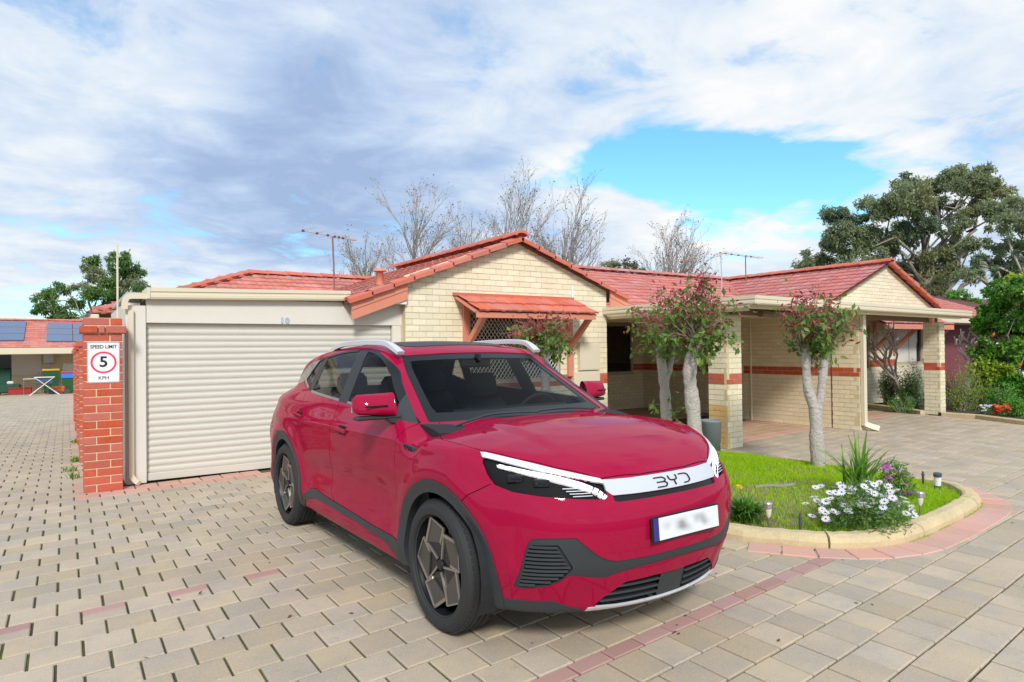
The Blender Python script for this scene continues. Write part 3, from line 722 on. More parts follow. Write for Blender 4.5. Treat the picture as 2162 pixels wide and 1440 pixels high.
part(MB().prism([(3.33, 2.075), (3.858, 2.075), (3.858, 2.26)], 8.262, 8.285, 'y'), 'eave_box', 'white_board', hl)
rake_board(7.56, 7.95, -.085, .115, 8.225, 8.25, 'barge_board', 'salmon_timber'); rake_board(7.56, 7.95, -.203, .16, 8.235, 8.26, 'barge_board', 'salmon_timber')
# window with diamond security mesh
wx0, wx1, wz0, wz1 = WIN[0]+GX0, WIN[1]+GX0, WIN[2], WIN[3]
q = MB(); q.box(wx0, wx0+.05, 8.34, 8.38, wz0, wz1); q.box(wx1-.05, wx1, 8.34, 8.38, wz0, wz1); q.box(wx0+.05, wx1-.05, 8.34, 8.38, wz0, wz0+.05); q.box(wx0+.05, wx1-.05, 8.34, 8.38, wz1-.05, wz1); q.box((wx0+wx1)/2-.02, (wx0+wx1)/2+.02, 8.345, 8.38, wz0+.05, wz1-.05)
win = part(q, 'window', 'window_frame', hl); part(MB().box(wx0+.04, wx1-.04, 8.39, 8.40, wz0+.04, wz1-.04), 'pane', 'dark_glass', hl, win)
part(MB().box(wx0, wx1, 8.405, 8.6, wz0, wz1), 'window_reveal', 'tile_under', hl, win)
q = MB(); st = .066; hh = wz1-wz0-.1; X0, X1, Z0, Z1 = wx0+.05, wx1-.05, wz0+.05, wz1-.05; sl2 = 1.35
def seg_clip(x, z, s):
    t0, t1 = 0., 1.; dz = Z1-Z0; dx = s*dz/sl2
    for lo, hi, p, d_ in ((X0, X1, x, dx),):
        if abs(d_) < 1e-9: continue
        a, b_ = (lo-p)/d_, (hi-p)/d_; t0 = max(t0, min(a, b_)); t1 = min(t1, max(a, b_))
    return (t0, t1, dx, dz) if t1-t0 > .02 else None
for s in (1, -1):
    x = X0-1.5
    while x < X1+1.5:
        r_ = seg_clip(x, Z0, s)
        if r_:
            t0, t1, dx, dz = r_; A = Vector((x+dx*t0, 8.333, Z0+dz*t0)); B = Vector((x+dx*t1, 8.333, Z0+dz*t1)); q.tube([A, B], .0052, 4, False)
        x += st
part(q, 'security_mesh', 'mesh_wire', hl, win)
# tiled awning on timber brackets
aw = part(MB().add([(4.62, 8.315, 2.215), (6.80, 8.315, 2.215), (6.80, 7.72, 1.965), (4.62, 7.72, 1.965), (4.62, 8.315, 2.195), (6.80, 8.315, 2.195), (6.80, 7.72, 1.945), (4.62, 7.72, 1.945)], [(0, 1, 2, 3), (7, 6, 5, 4), (0, 3, 7, 4), (1, 5, 6, 2)]), 'awning', 'salmon_timber', hl)
for j, (yy, zz_) in enumerate(((7.685, 1.965), (7.985, 2.09))):
    for i in range(8):
        p = Vector((4.66+i*.268, yy, zz_))-Vector(hl.location); U_, V_ = Vector((1, 0, 0)), Vector((0, 1, .42)).normalized(); N_ = U_.cross(V_); M = Matrix.Identity(4)
        for c, ax in enumerate((U_, V_, N_)):
            for k in range(3): M[k][c] = ax[k]
        M[0][3], M[1][3], M[2][3] = p; inst('awning_tile', tile_mesh(MT['ridge_tile']), aw, mw=M)
part(MB().box(4.64, 6.78, 7.715, 7.74, 1.885, 1.962), 'awning_fascia', 'salmon_timber', hl, aw)
part(MB().box(4.60, 6.82, 8.285, 8.315, 2.225, 2.27), 'awning_flashing', 'ridge_tile', hl, aw)
for x in (4.76, 6.68):
    part(MB().box(x, x+.085, 8.27, 8.318, 1.0, 2.17), 'awning_post', 'salmon_timber', hl, aw)
    part(MB().prism([(8.27, 1.42), (8.27, 1.53), (7.80, 1.965), (7.75, 1.90)], x+.008, x+.075, 'x'), 'awning_bracket', 'salmon_timber', hl, aw)
    part(MB().prism([(8.27, 2.15), (8.27, 2.21), (7.745, 1.985), (7.745, 1.925)], x+.012, x+.07, 'x'), 'awning_rafter', 'salmon_timber', hl, aw)
# meter boxes, conduit, vent pipe
for (xa, xb, za, zb, nm) in ((6.90, 7.32, 1.085, 1.535, 'meter_box'), (6.77, 7.32, .55, 1.07, 'meter_box')):
    o = MB().cbox(xa, xb, 8.24, 8.322, za, zb, .006); o = part(o, nm, 'cream_metal', hl); part(MB().cbox(xa+.018, xb-.018, 8.234, 8.242, za+.018, zb-.018, .003), 'meter_door', 'cream_metal', hl, o)
part(MB().tube([(6.80, 8.30, 1.07), (6.80, 8.30, 2.46)], .014, 8), 'conduit', 'white_board', hl, None, True)
def vent_pipe(x, y, z0, h, parent, r=.055):
    q = MB(); M = Matrix.Translation((x, y, z0)); q.lathe([(r, 0), (r, h-.03), (r*1.1, h-.03)], 16, M); q.lathe([(r*1.75, h-.025), (r*1.75, h-.005), (r*1.2, h+.018), (.001, h+.022)], 16, M); q.lathe([(r*1.75, h-.025), (r, h-.012)], 16, M)
    return part(q, 'vent_pipe', 'salmon_timber', parent, None, True)
vent_pipe(3.78, 9.0, 2.40, .22, hl)
# ================= main body of the left unit: hipped roof behind the garage
hm = empty('house', (3.2, 13.0, 0), 0, 'hipped red tiled house roof rising behind the garage parapet', 'house')
HX, HY, HZ, HP = 3.1, 14.0, 3.02, .36
q = MB(); ez = 2.02; ey = HY-(HZ-ez)/HP; ex_ = HX-(HZ-ez)/HP
q.add([(ex_, ey, ez), (9.5, ey, ez), (9.5, HY, HZ-.03), (HX, HY, HZ-.03), (ex_, 2*HY-ey, ez), (9.5, 2*HY-ey, ez)], [(0, 1, 2, 3), (0, 3, 4), (3, 2, 5, 4)])
roofM = part(q, 'roof', 'tile_under', hm)
part(MB().box(.95, 9.4, ey+.35, 2*HY-ey-.4, 0, ez+.1), 'wall', 'brick_cream', hm)
slm = math.sqrt(1+HP*HP)
tiled_slope(roofM, (ex_, ey, ez), (1, 0, 0), (0, 1, HP), 9.5-ex_, (HY-ey)*slm, MT['roof_tile'], lambda c: c.z < HZ and (c.x-ex_) > (c.y-ey)-.15 and c.x < 5.9, 300)
tiled_slope(roofM, (ex_, 2*HY-ey, ez), (0, -1, 0), (1, 0, HP), 2*(HY-ey), (HX-ex_)*slm, MT['roof_tile'], lambda c: c.z < HZ and (c.y-ey) > (c.x-ex_)-.1 and c.y < HY+.2, 200)
part(MB().cbox(ex_-.02, ex_+.08, ey-.1, 2*HY-ey, ez-.12, ez-.005, .01), 'gutter', 'cream_metal', hm)
ridge(roofM, (HX-.05, HY, HZ+.03), (6.0, HY, HZ+.03), MT['ridge_tile'], .09); ridge(roofM, (HX-2.7, HY-2.7, HZ+.02-2.7*HP), (HX, HY, HZ+.035), MT['ridge_tile'], .09); ridge(roofM, (HX-2.7, HY+2.7, HZ+.02-2.7*HP), (HX, HY, HZ+.035), MT['ridge_tile'], .09)
vent_pipe(1.90, 11.9, 2.12, .27, hm)
# ================= garage
gr = empty('garage', (2.3, 8.45, 0), 0, 'flat roofed cream garage with ribbed roller door and number 10', 'garage')
FY = 8.45
part(MB().cbox(.55, .75, FY-.012, FY+.08, 0, 1.985, .004), 'front_post', 'cream_panel', gr); part(MB().cbox(.755, 3.925, FY-.010, FY+.08, 1.792, 2.09, .004), 'door_header', 'cream_panel', gr)
part(MB().cbox(3.725, 3.852, FY-.008, FY+.08, 0, 1.79, .004), 'front_post', 'cream_panel', gr)
part(MB().box(.55, .70, FY+.085, 11.2, 0, 2.02), 'side_wall', 'cream_panel', gr); part(MB().box(.757, 3.72, FY+.40, FY+.44, 0, 1.80), 'back_lining', 'tile_under', gr)
part(MB().box(.56, 3.85, FY-.02, 11.2, 2.095, 2.13), 'roof_deck', 'galv', gr)
gut = [(0, 0), (.085, 0), (.095, .02), (.095, .05), (.086, .056), (.086, .078), (.098, .085), (.098, .128), (.088, .128), (.08, .09), (0, .09)]
q = MB(); q.sweep([(.79, FY-.012, 2.055), (1.9, FY-.012, 2.080), (3.10, FY-.012, 2.108)], gut); part(q, 'gutter', 'cream_metal', gr)
part(MB().box(.755, .785, FY-.105, FY+.5, 2.06, 2.185), 'gutter_end', 'cream_metal', gr)
rd = empty('roller_door', (2.235-2.3, 0, 0), parent=gr)
q = MB(); n = 8; sh_ = .0755; pr_ = []
for i in range(n+1):
    t = i/n; pr_.append((-.011*math.sin(math.pi*min(1, t*1.06))**.8, t*sh_))
pr_ = [(-.004, 0.)]+[(y, .004+t*.92) for y, t in pr_]+[(0, sh_)]
q.add([(x, y, z) for x in (-1.483, 1.483) for y, z in pr_], [(i, i+1, len(pr_)+i+1, len(pr_)+i) for i in range(len(pr_)-1)])
me_slat = bpy.data.meshes.new('door_slat'); me_slat.from_pydata(q.v, [], q.f); me_slat.materials.append(MT['cream_door']); me_slat.update()
for i in range(23): inst('door_slat', me_slat, rd, (0, .055, .092+i*sh_*.985))
o = MB().cbox(-1.483, 1.483, .03, .06, .012, .096, .005).build('bottom_rail', MT['cream_door'], rd)
def text_mesh(txt, size, m, parent, M, name='lettering', ext=.002, xs=1., bold=0., align='CENTER'):
    cu = bpy.data.curves.new(name, 'FONT'); cu.body = txt; cu.size = size; cu.extrude = ext; cu.align_x = align; cu.align_y = 'CENTER'; cu.offset = bold; cu.resolution_u = 3
    t = bpy.data.objects.new('tmp', cu); C.objects.link(t); dg = bpy.context.evaluated_depsgraph_get(); me = bpy.data.meshes.new_from_object(t.evaluated_get(dg)); bpy.data.objects.remove(t); bpy.data.curves.remove(cu)
    me.name = name; me.materials.clear(); me.materials.append(m); o = bpy.data.objects.new(name, me); C.objects.link(o); o.parent = parent; o.matrix_local = M @ Matrix.Diagonal((xs, 1, 1, 1)); return o
FACE = Matrix.Rotation(math.radians(90), 4, 'X')                 # text standing upright, facing -Y
mat('ink_blue', (.10, .17, .34), .5); mat('ink_black', (.012, .012, .014), .5); mat('sign_white', (.82, .83, .85), .4); mat('sign_red', (.80, .05, .11), .4)
for k, ch in enumerate('10'):
    text_mesh(ch, .095, MT['ink_blue'], gr, Matrix.Translation((-.055+.062*k, -.0145, 1.835)) @ FACE, 'house_number', .002, 1.05, .0035); text_mesh(ch, .095, MT['white_board'], gr, Matrix.Translation((-.055+.062*k, -.0175, 1.835)) @ FACE, 'house_number', .001, 1.05, -.0015)
# downpipes on the garage corner
q = MB(); sq = [(-.03, -.022), (.03, -.022), (.03, .022), (-.03, .022)]
q.sweep(smooth_poly([(.80, FY-.07, 2.085), (.66, FY-.07, 2.085), (.575, FY-.07, 2.075), (.545, FY-.065, 2.03), (.54, FY-.06, 1.94)], 4, False), sq, up=Vector((0, 1, 0))); part(q, 'downpipe', 'cream_metal', gr)
q = MB(); q.sweep(smooth_poly([(.60, FY-.035, 1.93), (.60, FY-.035, .9), (.60, FY-.035, .16), (.605, FY-.05, .09), (.66, FY-.16, .03)], 5, False), [(-.026, -.02), (.026, -.02), (.026, .02), (-.026, .02)], up=Vector((0, 1, .02))); part(q, 'downpipe', 'cream_metal', gr)
part(MB().tube([(.545, 8.44, .03), (.543, 8.44, 2.36)], .011, 6), 'cable_pole', 'brown_beam', gr) if False else part(MB().tube([(.52, 9.2, .0), (.52, 9.2, 2.75)], .012, 6), 'cable_pole', 'cream_metal', gr)
# ================= brick piers along the lane
def pier(x, y, z, first, group, ip=0):
    ob = empty('brick_pier', (x, y, z), 0, 'red brick gate pier carrying the speed limit sign' if first else ['', 'red brick fence pier next behind the sign pier', 'red brick fence pier third along the lane from the sign', 'red brick fence pier fourth along the lane from the sign', 'red brick fence pier at the far end of the row'][ip], 'pier', None if first else group)
    w_, c_ = .352, .0832; MB().box(.006, w_-.006, .006, w_-.006, 0, 1.83 if first else 1.66).build('mortar_core', MT['mortar_pale'], ob)
    n = 22 if first else 20
    for r in range(n):
        cap = r in (n-2,) if first else r == n-1; e = .032 if cap else 0; z0 = r*c_+.005; z1 = (r+1)*c_-.005; sp = .238 if r % 2 else .114
        cells = [(0-e, sp-.006), (sp+.006, w_+e)] if not cap else [(-e, .125), (.137, .19), (.202, w_+e)]
        for (a, b_) in cells:
            o = MB(); j = random.uniform(-.002, .002); o.cbox(a, b_, -e+j, w_+e, z0, z1, .004); o.build('brick', MT['brick_red'], ob)
    return ob
for i, y in enumerate((8.18, 10.75, 13.3, 15.9, 18.5)): pier(.153, y, zlane(0, y) if i else 0, i == 0, 'fence piers along the lane', i)
# speed sign
sg = empty('speed_sign', (.333, 8.18, 1.36), 0, 'white speed limit 5 sign with red ring on the brick pier', 'sign')
def rrect(w2, h2, r, n=5): return [(sx*(w2-r)+r*math.cos(a), sy*(h2-r)+r*math.sin(a)) for sx, sy, a0 in ((1, 1, 0), (-1, 1, 90), (-1, -1, 180), (1, -1, 270)) for a in np.radians(np.linspace(a0, a0+90, n))]
MB().prism(rrect(.146, .213, .012), -.006, -.002, 'y').build('sign_plate', MT['sign_white'], sg)
q = MB(); oo, ii = rrect(.142, .209, .010), rrect(.139, .206, .008); q.add([(x, -.0072, z) for x, z in oo+ii], [(i, (i+1) % 20, 20+(i+1) % 20, 20+i) for i in range(20)]); q.build('sign_edge', MT['ink_black'], sg)
q = MB(); n = 48
q.add([(.118*math.cos(a)*k, -.0075, .115*math.sin(a)*k) for k in (1, .83) for a in np.linspace(0, 2*math.pi, n, endpoint=False)], [(i, (i+1) % n, n+(i+1) % n, n+i) for i in range(n)]); q.build('sign_ring', MT['sign_red'], sg)
text_mesh('SPEED LIMIT', .052, MT['ink_black'], sg, Matrix.Translation((0, -.008, .163)) @ FACE, 'lettering', .0006, .86, .0007)
text_mesh('5', .155, MT['ink_black'], sg, Matrix.Translation((0, -.008, .002)) @ FACE, 'lettering', .0006, 1.05, .003); text_mesh('KPH', .052, MT['ink_black'], sg, Matrix.Translation((0, -.008, -.165)) @ FACE, 'lettering', .0006, 1.0)
# ================= carports between the two wings
cp = empty('carport', (11.0, 8.0, 0), 0, 'open double carport with cream fascia and brick dividing walls', 'carport')
BAND = (.885, 1.04)
stain = lambda u, z: z < .52 and u > .0 and (z < .47 or u > .1)
kw = dict(course=.0757, blen=.215, band=BAND)
brick_pillar(cp, 7.75, 8.08, 6.05, 6.38, 1.975, **kw, mb='brick_cream_light', stain=lambda u, z: .30 < z < .62 or (z <= .30 and u > .17))
brick_pillar(cp, 14.77, 15.0, 6.29, 6.60, 1.90, **kw, mb='brick_cream_light')
brick_wall(cp, (7.4, 11.39, 0), (1, 0, 0), (0, -1, 0), 4.1, [(0, 0), (4.1, 0), (4.1, 2.2), (0, 2.2)], openings=[(2.85, 3.72, .85, 1.99)], **kw)
brick_wall(cp, (11.5, 11.39, 0), (0, -1, 0), (-1, 0, 0), 3.1, [(0, 0), (3.1, 0), (3.1, 2.1), (0, 2.1)], **kw)
brick_wall(cp, (11.14, 8.3, 0), (0, -1, 0), (-1, 0, 0), 2.31, [(0, 0), (2.31, 0), (2.31, 2.02), (0, 2.02)], **kw)
brick_wall(cp, (11.14, 5.99, 0), (1, 0, 0), (0, -1, 0), .22, [(0, 0), (.22, 0), (.22, 2.02), (0, 2.02)], **kw)
part(MB().box(11.145, 11.36, 6.0, 8.3, 0, 2.0), 'wall_core', 'mortar_cream', cp); part(MB().box(11.15, 11.6, 8.29, 8.4, 0, 2.0), 'wall_core', 'brick_cream', cp)
part(MB().tube([(11.128, 8.12, 0), (11.128, 8.12, 2.0)], .018, 6), 'conduit', 'cream_metal', cp); part(MB().box(11.133, 11.142, 6.475, 6.487, 0, 2.0), 'wall_joint', 'tile_under', cp)
q = MB(); a, b_, c, d = 10.25, 11.12, .85, 1.99
for bx_ in ((a, a+.04, c, d), (b_-.04, b_, c, d), (a+.04, b_-.04, c, c+.04), (a+.04, b_-.04, d-.04, d)): q.box(bx_[0], bx_[1], 11.36, 11.42, bx_[2], bx_[3])
cw = part(q, 'window', 'window_frame', cp); part(MB().box(a+.03, b_-.03, 11.40, 11.41, c+.03, d-.03), 'pane', 'dark_glass', cp, cw); part(MB().box(a-.02, b_+.02, 11.33, 11.385, c-.035, c-.002), 'sill', 'window_frame', cp, cw)
# flat roof, fascia gutters, beams; the front edge runs slightly out of square
F0, F1 = Vector((7.52, 5.42, 0)), Vector((15.45, 6.02, 0))
part(MB().prism([(7.56, 5.47), (15.40, 6.07), (15.40, 10.6), (7.56, 10.6)], 2.03, 2.06, 'z'), 'roof_deck', 'cream_soffit', cp)
g2 = [(-.03, 0), (.055, 0), (.066, .016), (.066, .045), (.058, .05), (.058, .068), (.068, .074), (.068, .118), (.058, .118), (.05, .02), (-.03, .02)]
q = MB(); q.sweep([(7.52, 8.62, 2.0), (7.52, 7.0, 2.0), (7.52, 5.36, 2.0)], [(x, y) for x, y in g2]); fas = part(q, 'fascia_gutter', 'cream_metal', cp)
q = MB(); q.sweep([(7.46, 5.415, 2.0), (11, 5.685, 2.0), (15.45, 6.02, 2.0)], g2); part(q, 'fascia_gutter', 'cream_metal', cp)
part(MB().box(15.44, 15.46, 5.98, 6.12, 2.0, 2.118), 'gutter_end', 'cream_metal', cp)
dirv = (F1-F0).normalized(); nv = Vector((-dirv.y, dirv.x, 0))
def beam(o0, o1, z0, z1, inset, wdt, nm, m):
    a_, b2 = F0+dirv*o0+nv*inset, F0+dirv*o1+nv*inset; v = []
    for z in (z0, z1): v += [(*(p+nv*k).xy, z) for p, k in ((a_, 0), (b2, 0), (b2, wdt), (a_, wdt))]
    part(MB().add(v, [(3, 2, 1, 0), (4, 5, 6, 7), (0, 1, 5, 4), (1, 2, 6, 5), (2, 3, 7, 6), (3, 0, 4, 7)]), nm, m, cp)
beam(.06, 7.9, 1.96, 2.03, .12, .06, 'edge_beam', 'cream_soffit'); beam(.3, 7.8, 1.90, 2.028, .52, .07, 'cross_beam', 'brown_beam')
for k in range(5): beam(.2, 7.8, 1.985, 2.029, 1.2+.85*k, .05, 'purlin', 'cream_soffit')
part(MB().box(7.58, 7.66, 5.6, 8.5, 1.93, 2.028), 'side_beam', 'cream_soffit', cp); part(MB().box(11.06, 11.13, 5.8, 8.3, 1.955, 2.028), 'side_beam', 'cream_soffit', cp)
part(MB().cbox(8.1, 9.1, 6.0, 6.04, 1.935, 1.965, .005), 'strip_light', 'white_board', cp)
q = MB(); rr = [(.05*math.cos(a), .05*math.sin(a)) for a in np.linspace(0, 2*math.pi, 10, endpoint=False)]; q.sweep([(8.35, 5.92, 1.92), (9.6, 6.01, 1.92)], rr); part(q, 'rolled_blind', 'brown_beam', cp)
q = MB(); q.sweep(smooth_poly([(11.20, 5.95, 2.0), (11.20, 5.95, 1.0), (11.20, 5.95, .17), (11.21, 5.93, .10), (11.30, 5.76, .035)], 5, False), [(-.045, -.03), (.045, -.03), (.045, .03), (-.045, .03)], up=Vector((0, 1, .02))); part(q, 'downpipe', 'cream_metal', cp)
part(MB().prism([(6.45, 1.90), (6.85, 2.02), (6.35, 2.02)], 13.9, 13.94, 'y') if False else MB().prism([(13.86, 2.03), (14.06, 2.03), (13.98, 1.83), (13.94, 1.83)], 6.05, 6.10, 'y'), 'corbel', 'salmon_timber', cp)
# ================= right unit: wing with gable, and the cross roof between
hr = empty('house', (16.8, 8.32, 0), 0, 'cream brick gabled house wing with pink red roof beyond the carport', 'house')
RX0, RX1, RAX, RAZ = 14.62, 19.3, 16.78, 3.40; rw = RX1-RX0; rgz = lambda x: RAZ-.41*abs(x-RAX)
brick_wall(hr, (RX0, 8.32, 0), (1, 0, 0), (0, -1, 0), rw, [(0, 0), (rw, 0), (rw, rgz(RX1)), (RAX-RX0, RAZ), (0, rgz(RX0))], course=.083, blen=.215, mb='brick_cream_light', band=(.90, 1.06), openings=[(15.55-RX0, 15.98-RX0, .85, 1.9), (17.2-RX0, 18.6-RX0, .95, 1.9)])
for (a, b_) in ((15.55, 15.98), (17.2, 18.6)):
    q = MB(); c, d = (.85 if a < 16 else .95), 1.9
    for bx_ in ((a, a+.045, c, d), (b_-.045, b_, c, d), (a+.045, b_-.045, c, c+.045), (a+.045, b_-.045, d-.045, d), ((a+b_)/2-.015, (a+b_)/2+.015, c+.045, d-.045)): q.box(bx_[0], bx_[1], 8.335, 8.38, bx_[2], bx_[3])
    wv = part(q, 'window', 'window_frame', hr); part(MB().box(a+.03, b_-.03, 8.385, 8.395, c+.03, d-.03), 'pane', 'dark_glass', hr, wv)
    if a > 16: part(MB().box(a+.05, b_-.3, 8.345, 8.35, c+.05, d-.05), 'curtain', 'cream_panel', hr, wv)
RP_ = .40; q = MB(); za = 3.48
q.add([(14.0, 8.2, za-.05-RP_*(RAX-14.0)), (RAX, 8.2, za-.05), (19.9, 8.2, za-.05-RP_*(19.9-RAX)), (14.0, 13, za-.05-RP_*(RAX-14.0)), (RAX, 13, za-.05), (19.9, 13, za-.05-RP_*(19.9-RAX))], [(0, 1, 4, 3), (1, 2, 5, 4)])
q.add([(8.5, 9.6, za-.05-.39*3.4), (30, 9.6, za-.05-.39*3.4), (30, 13, za-.05), (8.5, 13, za-.05), (30, 16.4, za-.05-.39*3.4), (8.5, 16.4, za-.05-.39*3.4)], [(0, 1, 2, 3), (3, 2, 4, 5)])
roofR = part(q, 'roof', 'tile_under', hr); part(MB().box(11.7, 28, 11.45, 15.5, 0, 2.2), 'back_wall', 'brick_cream', hr)
main_z = lambda y: za-.055-.39*abs(13-y); wing_z = lambda x: za-.055-RP_*abs(x-RAX)
s4 = math.sqrt(1+RP_**2); s39 = math.sqrt(1+.39**2)
tiled_slope(roofR, (14.0, 13.0, wing_z(14.0)), (0, -1, 0), (1, 0, RP_), 4.8, (RAX-14.0)*s4, MT['roof_tile_pink'], lambda c: c.y > 8.2 and c.x < RAX+.05 and c.z > main_z(c.y)-.12, 150)
tiled_slope(roofR, (19.9, 8.2, wing_z(19.9)), (0, 1, 0), (-1, 0, RP_), 1.3, (19.9-RAX)*s4, MT['roof_tile_pink'], lambda c: c.x > RAX, 20)
tiled_slope(roofR, (8.4, 9.6, main_z(9.6)), (1, 0, 0), (0, 1, .39), 9.0, 3.4*s39, MT['roof_tile_pink'], lambda c: c.y < 13.05 and (c.x > 17 or c.z > wing_z(c.x)-.10) and c.x < 17, 140)
ridge(roofR, (RAX, 8.16, za+.02), (RAX, 12.9, za+.02), MT['ridge_tile'], .10); ridge(roofR, (7.0, 13, za+.02), (17, 13, za+.02), MT['roof_tile_pink'], .09)
for sgn, ex in ((-1, 14.2), (1, 19.75)):
    n = int(abs(ex-RAX)/.30); A = Vector((ex, 8.20, wing_z(ex)+.01)); B = Vector((RAX, 8.20, za-.03)); d = (B-A)/n; loc = Vector(hr.location)
    if sgn > 0:
        for i in range(n):
            o = MB(); p = A+d*i-loc; p2 = p+d*1.06; o.add([p+Vector((0, -.07, .03)), p2+Vector((0, -.07, .01)), p2+Vector((0, .12, .03)), p+Vector((0, .12, .05)), p+Vector((0, -.07, -.05)), p2+Vector((0, -.07, -.06)), p+Vector((0, .12, 0)), p2+Vector((0, .12, -.02))], [(0, 1, 2, 3), (4, 5, 1, 0), (0, 3, 6, 4), (1, 5, 7, 2), (4, 6, 7, 5)]); o.build('verge_tile', MT['ridge_tile'], roofR)
ar_ = part(MB().add([(15.4, 8.31, 2.16), (18.9, 8.31, 2.16), (18.9, 7.72, 1.93), (15.4, 7.72, 1.93), (15.4, 8.31, 2.13), (18.9, 8.31, 2.13), (18.9, 7.72, 1.90), (15.4, 7.72, 1.90)], [(0, 1, 2, 3), (7, 6, 5, 4), (0, 3, 7, 4), (1, 5, 6, 2)]), 'awning', 'salmon_timber', hr)
for j, (yy, zz_) in enumerate(((7.69, 1.93), (7.99, 2.045))):
    for i in range(13):
        M = Matrix.Identity(4); U_, V_ = Vector((1, 0, 0)), Vector((0, 1, .39)).normalized(); N_ = U_.cross(V_)
        for c, ax in enumerate((U_, V_, N_)):
            for k in range(3): M[k][c] = ax[k]
        M[0][3], M[1][3], M[2][3] = Vector((15.42+i*.268, yy, zz_))-Vector(hr.location); inst('awning_tile', tile_mesh(MT['roof_tile_pink']), ar_, mw=M)
part(MB().box(15.4, 18.9, 7.70, 7.725, 1.81, 1.925), 'awning_fascia', 'salmon_timber', hr, ar_)
for x in (16.1, 17.05, 18.7):
    part(MB().box(x, x+.09, 8.27, 8.318, 1.2, 2.1), 'awning_post', 'salmon_timber', hr, ar_); part(MB().prism([(8.27, 1.30), (8.27, 1.42), (7.78, 1.91), (7.73, 1.83)], x+.01, x+.08, 'x'), 'awning_bracket', 'salmon_timber', hr, ar_)
# ================= far right unit behind the garden
fr_ = empty('house', (24, 9.3, 0), 0, 'low red roofed house with maroon rendered wall behind the camellia', 'house')
part(MB().box(20.6, 34, 9.6, 14, 0, 2.1), 'wall', 'maroon_wall', fr_)
q = MB(); q.add([(20.1, 8.9, 2.22), (35, 8.9, 2.22), (35, 12.2, 3.35), (20.6, 12.2, 3.35)], [(0, 1, 2, 3)]); rf = part(q, 'roof', 'tile_under', fr_)
tiled_slope(rf, (20.1, 8.85, 2.22), (1, 0, 0), (0, 1, .342), 6.5, 3.45, MT['roof_tile_pink'], lambda c: True, 150); ridge(rf, (20.6, 12.2, 3.40), (27, 12.2, 3.40), MT['ridge_tile'], .09)
part(MB().cbox(20.0, 34, 8.78, 8.88, 2.06, 2.20, .01), 'gutter', 'cream_metal', fr_); part(MB().box(20.3, 34, 8.9, 9.6, 2.05, 2.08), 'soffit', 'cream_soffit', fr_)
# ================= far left unit at the end of the lane
fl = empty('house', (-2, 38, -.42), 0, 'distant red tiled house with solar panels at the end of the lane', 'house')
GZ = -.40
q = MB(); q.box(-14, 6, 39.0, 39.2, GZ, 2.0); part(q, 'wall', 'brick_cream', fl)
part(MB().box(-14, 3.0, 36.6, 39.0, 1.56, 1.60), 'soffit', 'cream_soffit', fl); part(MB().cbox(-14, 3.0, 36.45, 36.6, 1.45, 1.75, .02), 'gutter', 'cream_metal', fl)
q = MB(); RS_ = .36; q.add([(-14, 36.5, 1.72), (3.2, 36.5, 1.72), (3.2, 40.2, 1.72+3.7*RS_), (-14, 40.2, 1.72+3.7*RS_)], [(0, 1, 2, 3)]); rfl = part(q, 'roof', 'tile_under', fl)
tiled_slope(rfl, (-4.2, 36.45, 1.74), (1, 0, 0), (0, 1, RS_), 5.6, 3.7*math.sqrt(1+RS_**2), MT['roof_tile'], lambda c: True, 60); ridge(rfl, (-4.5, 40.2, 1.80+3.7*RS_), (3, 40.2, 1.80+3.7*RS_), MT['ridge_tile'], .1)
for (xa, xb, ya, yb) in ((-6, -1.55, 37.2, 39.9), (-.75, 2.4, 37.05, 39.7)):
    pn = MB(); zf = lambda y: 1.74+(y-36.45)*RS_+.09; sk = .45
    nx, ny = (3, 3) if xa > -2 else (4, 3)
    for i in range(nx):
        for j in range(ny):
            x0, x1 = xa+(xb-xa)*i/nx, xa+(xb-xa)*(i+1)/nx; y0, y1 = ya+(yb-ya)*j/ny, ya+(yb-ya)*(j+1)/ny; g = .02
            o = MB(); o.add([(x0+g, y0+g, zf(y0+g)), (x1-g, y0+g, zf(y0+g)), (x1-g, y1-g, zf(y1-g)), (x0+g, y1-g, zf(y1-g)), (x0+g, y0+g, zf(y0)-.04), (x1-g, y0+g, zf(y0)-.04), (x1-g, y1-g, zf(y1)-.04), (x0+g, y1-g, zf(y1)-.04)], [(0, 1, 2, 3), (0, 4, 5, 1), (1, 5, 6, 2), (2, 6, 7, 3), (3, 7, 4, 0)])
            part(o, 'solar_panel', 'solar_cell', fl, rfl)
part(MB().cbox(.9, 2.2, 39.9, 41.0, 3.0, 3.55, .12), 'roof_cooler', 'maroon_wall', fl)
for (xa, xb, m) in ((-3.4, -2.1, 'dark_glass'), (-2.1, -.95, 'cream_panel')):
    part(MB().box(xa, xb, 38.93, 38.99, .45, 1.5), 'window', m, fl)
part(MB().box(-14, 3, 36.9, 39.0, GZ-.01, GZ+.03), 'carport_floor', 'paver_tan', fl)
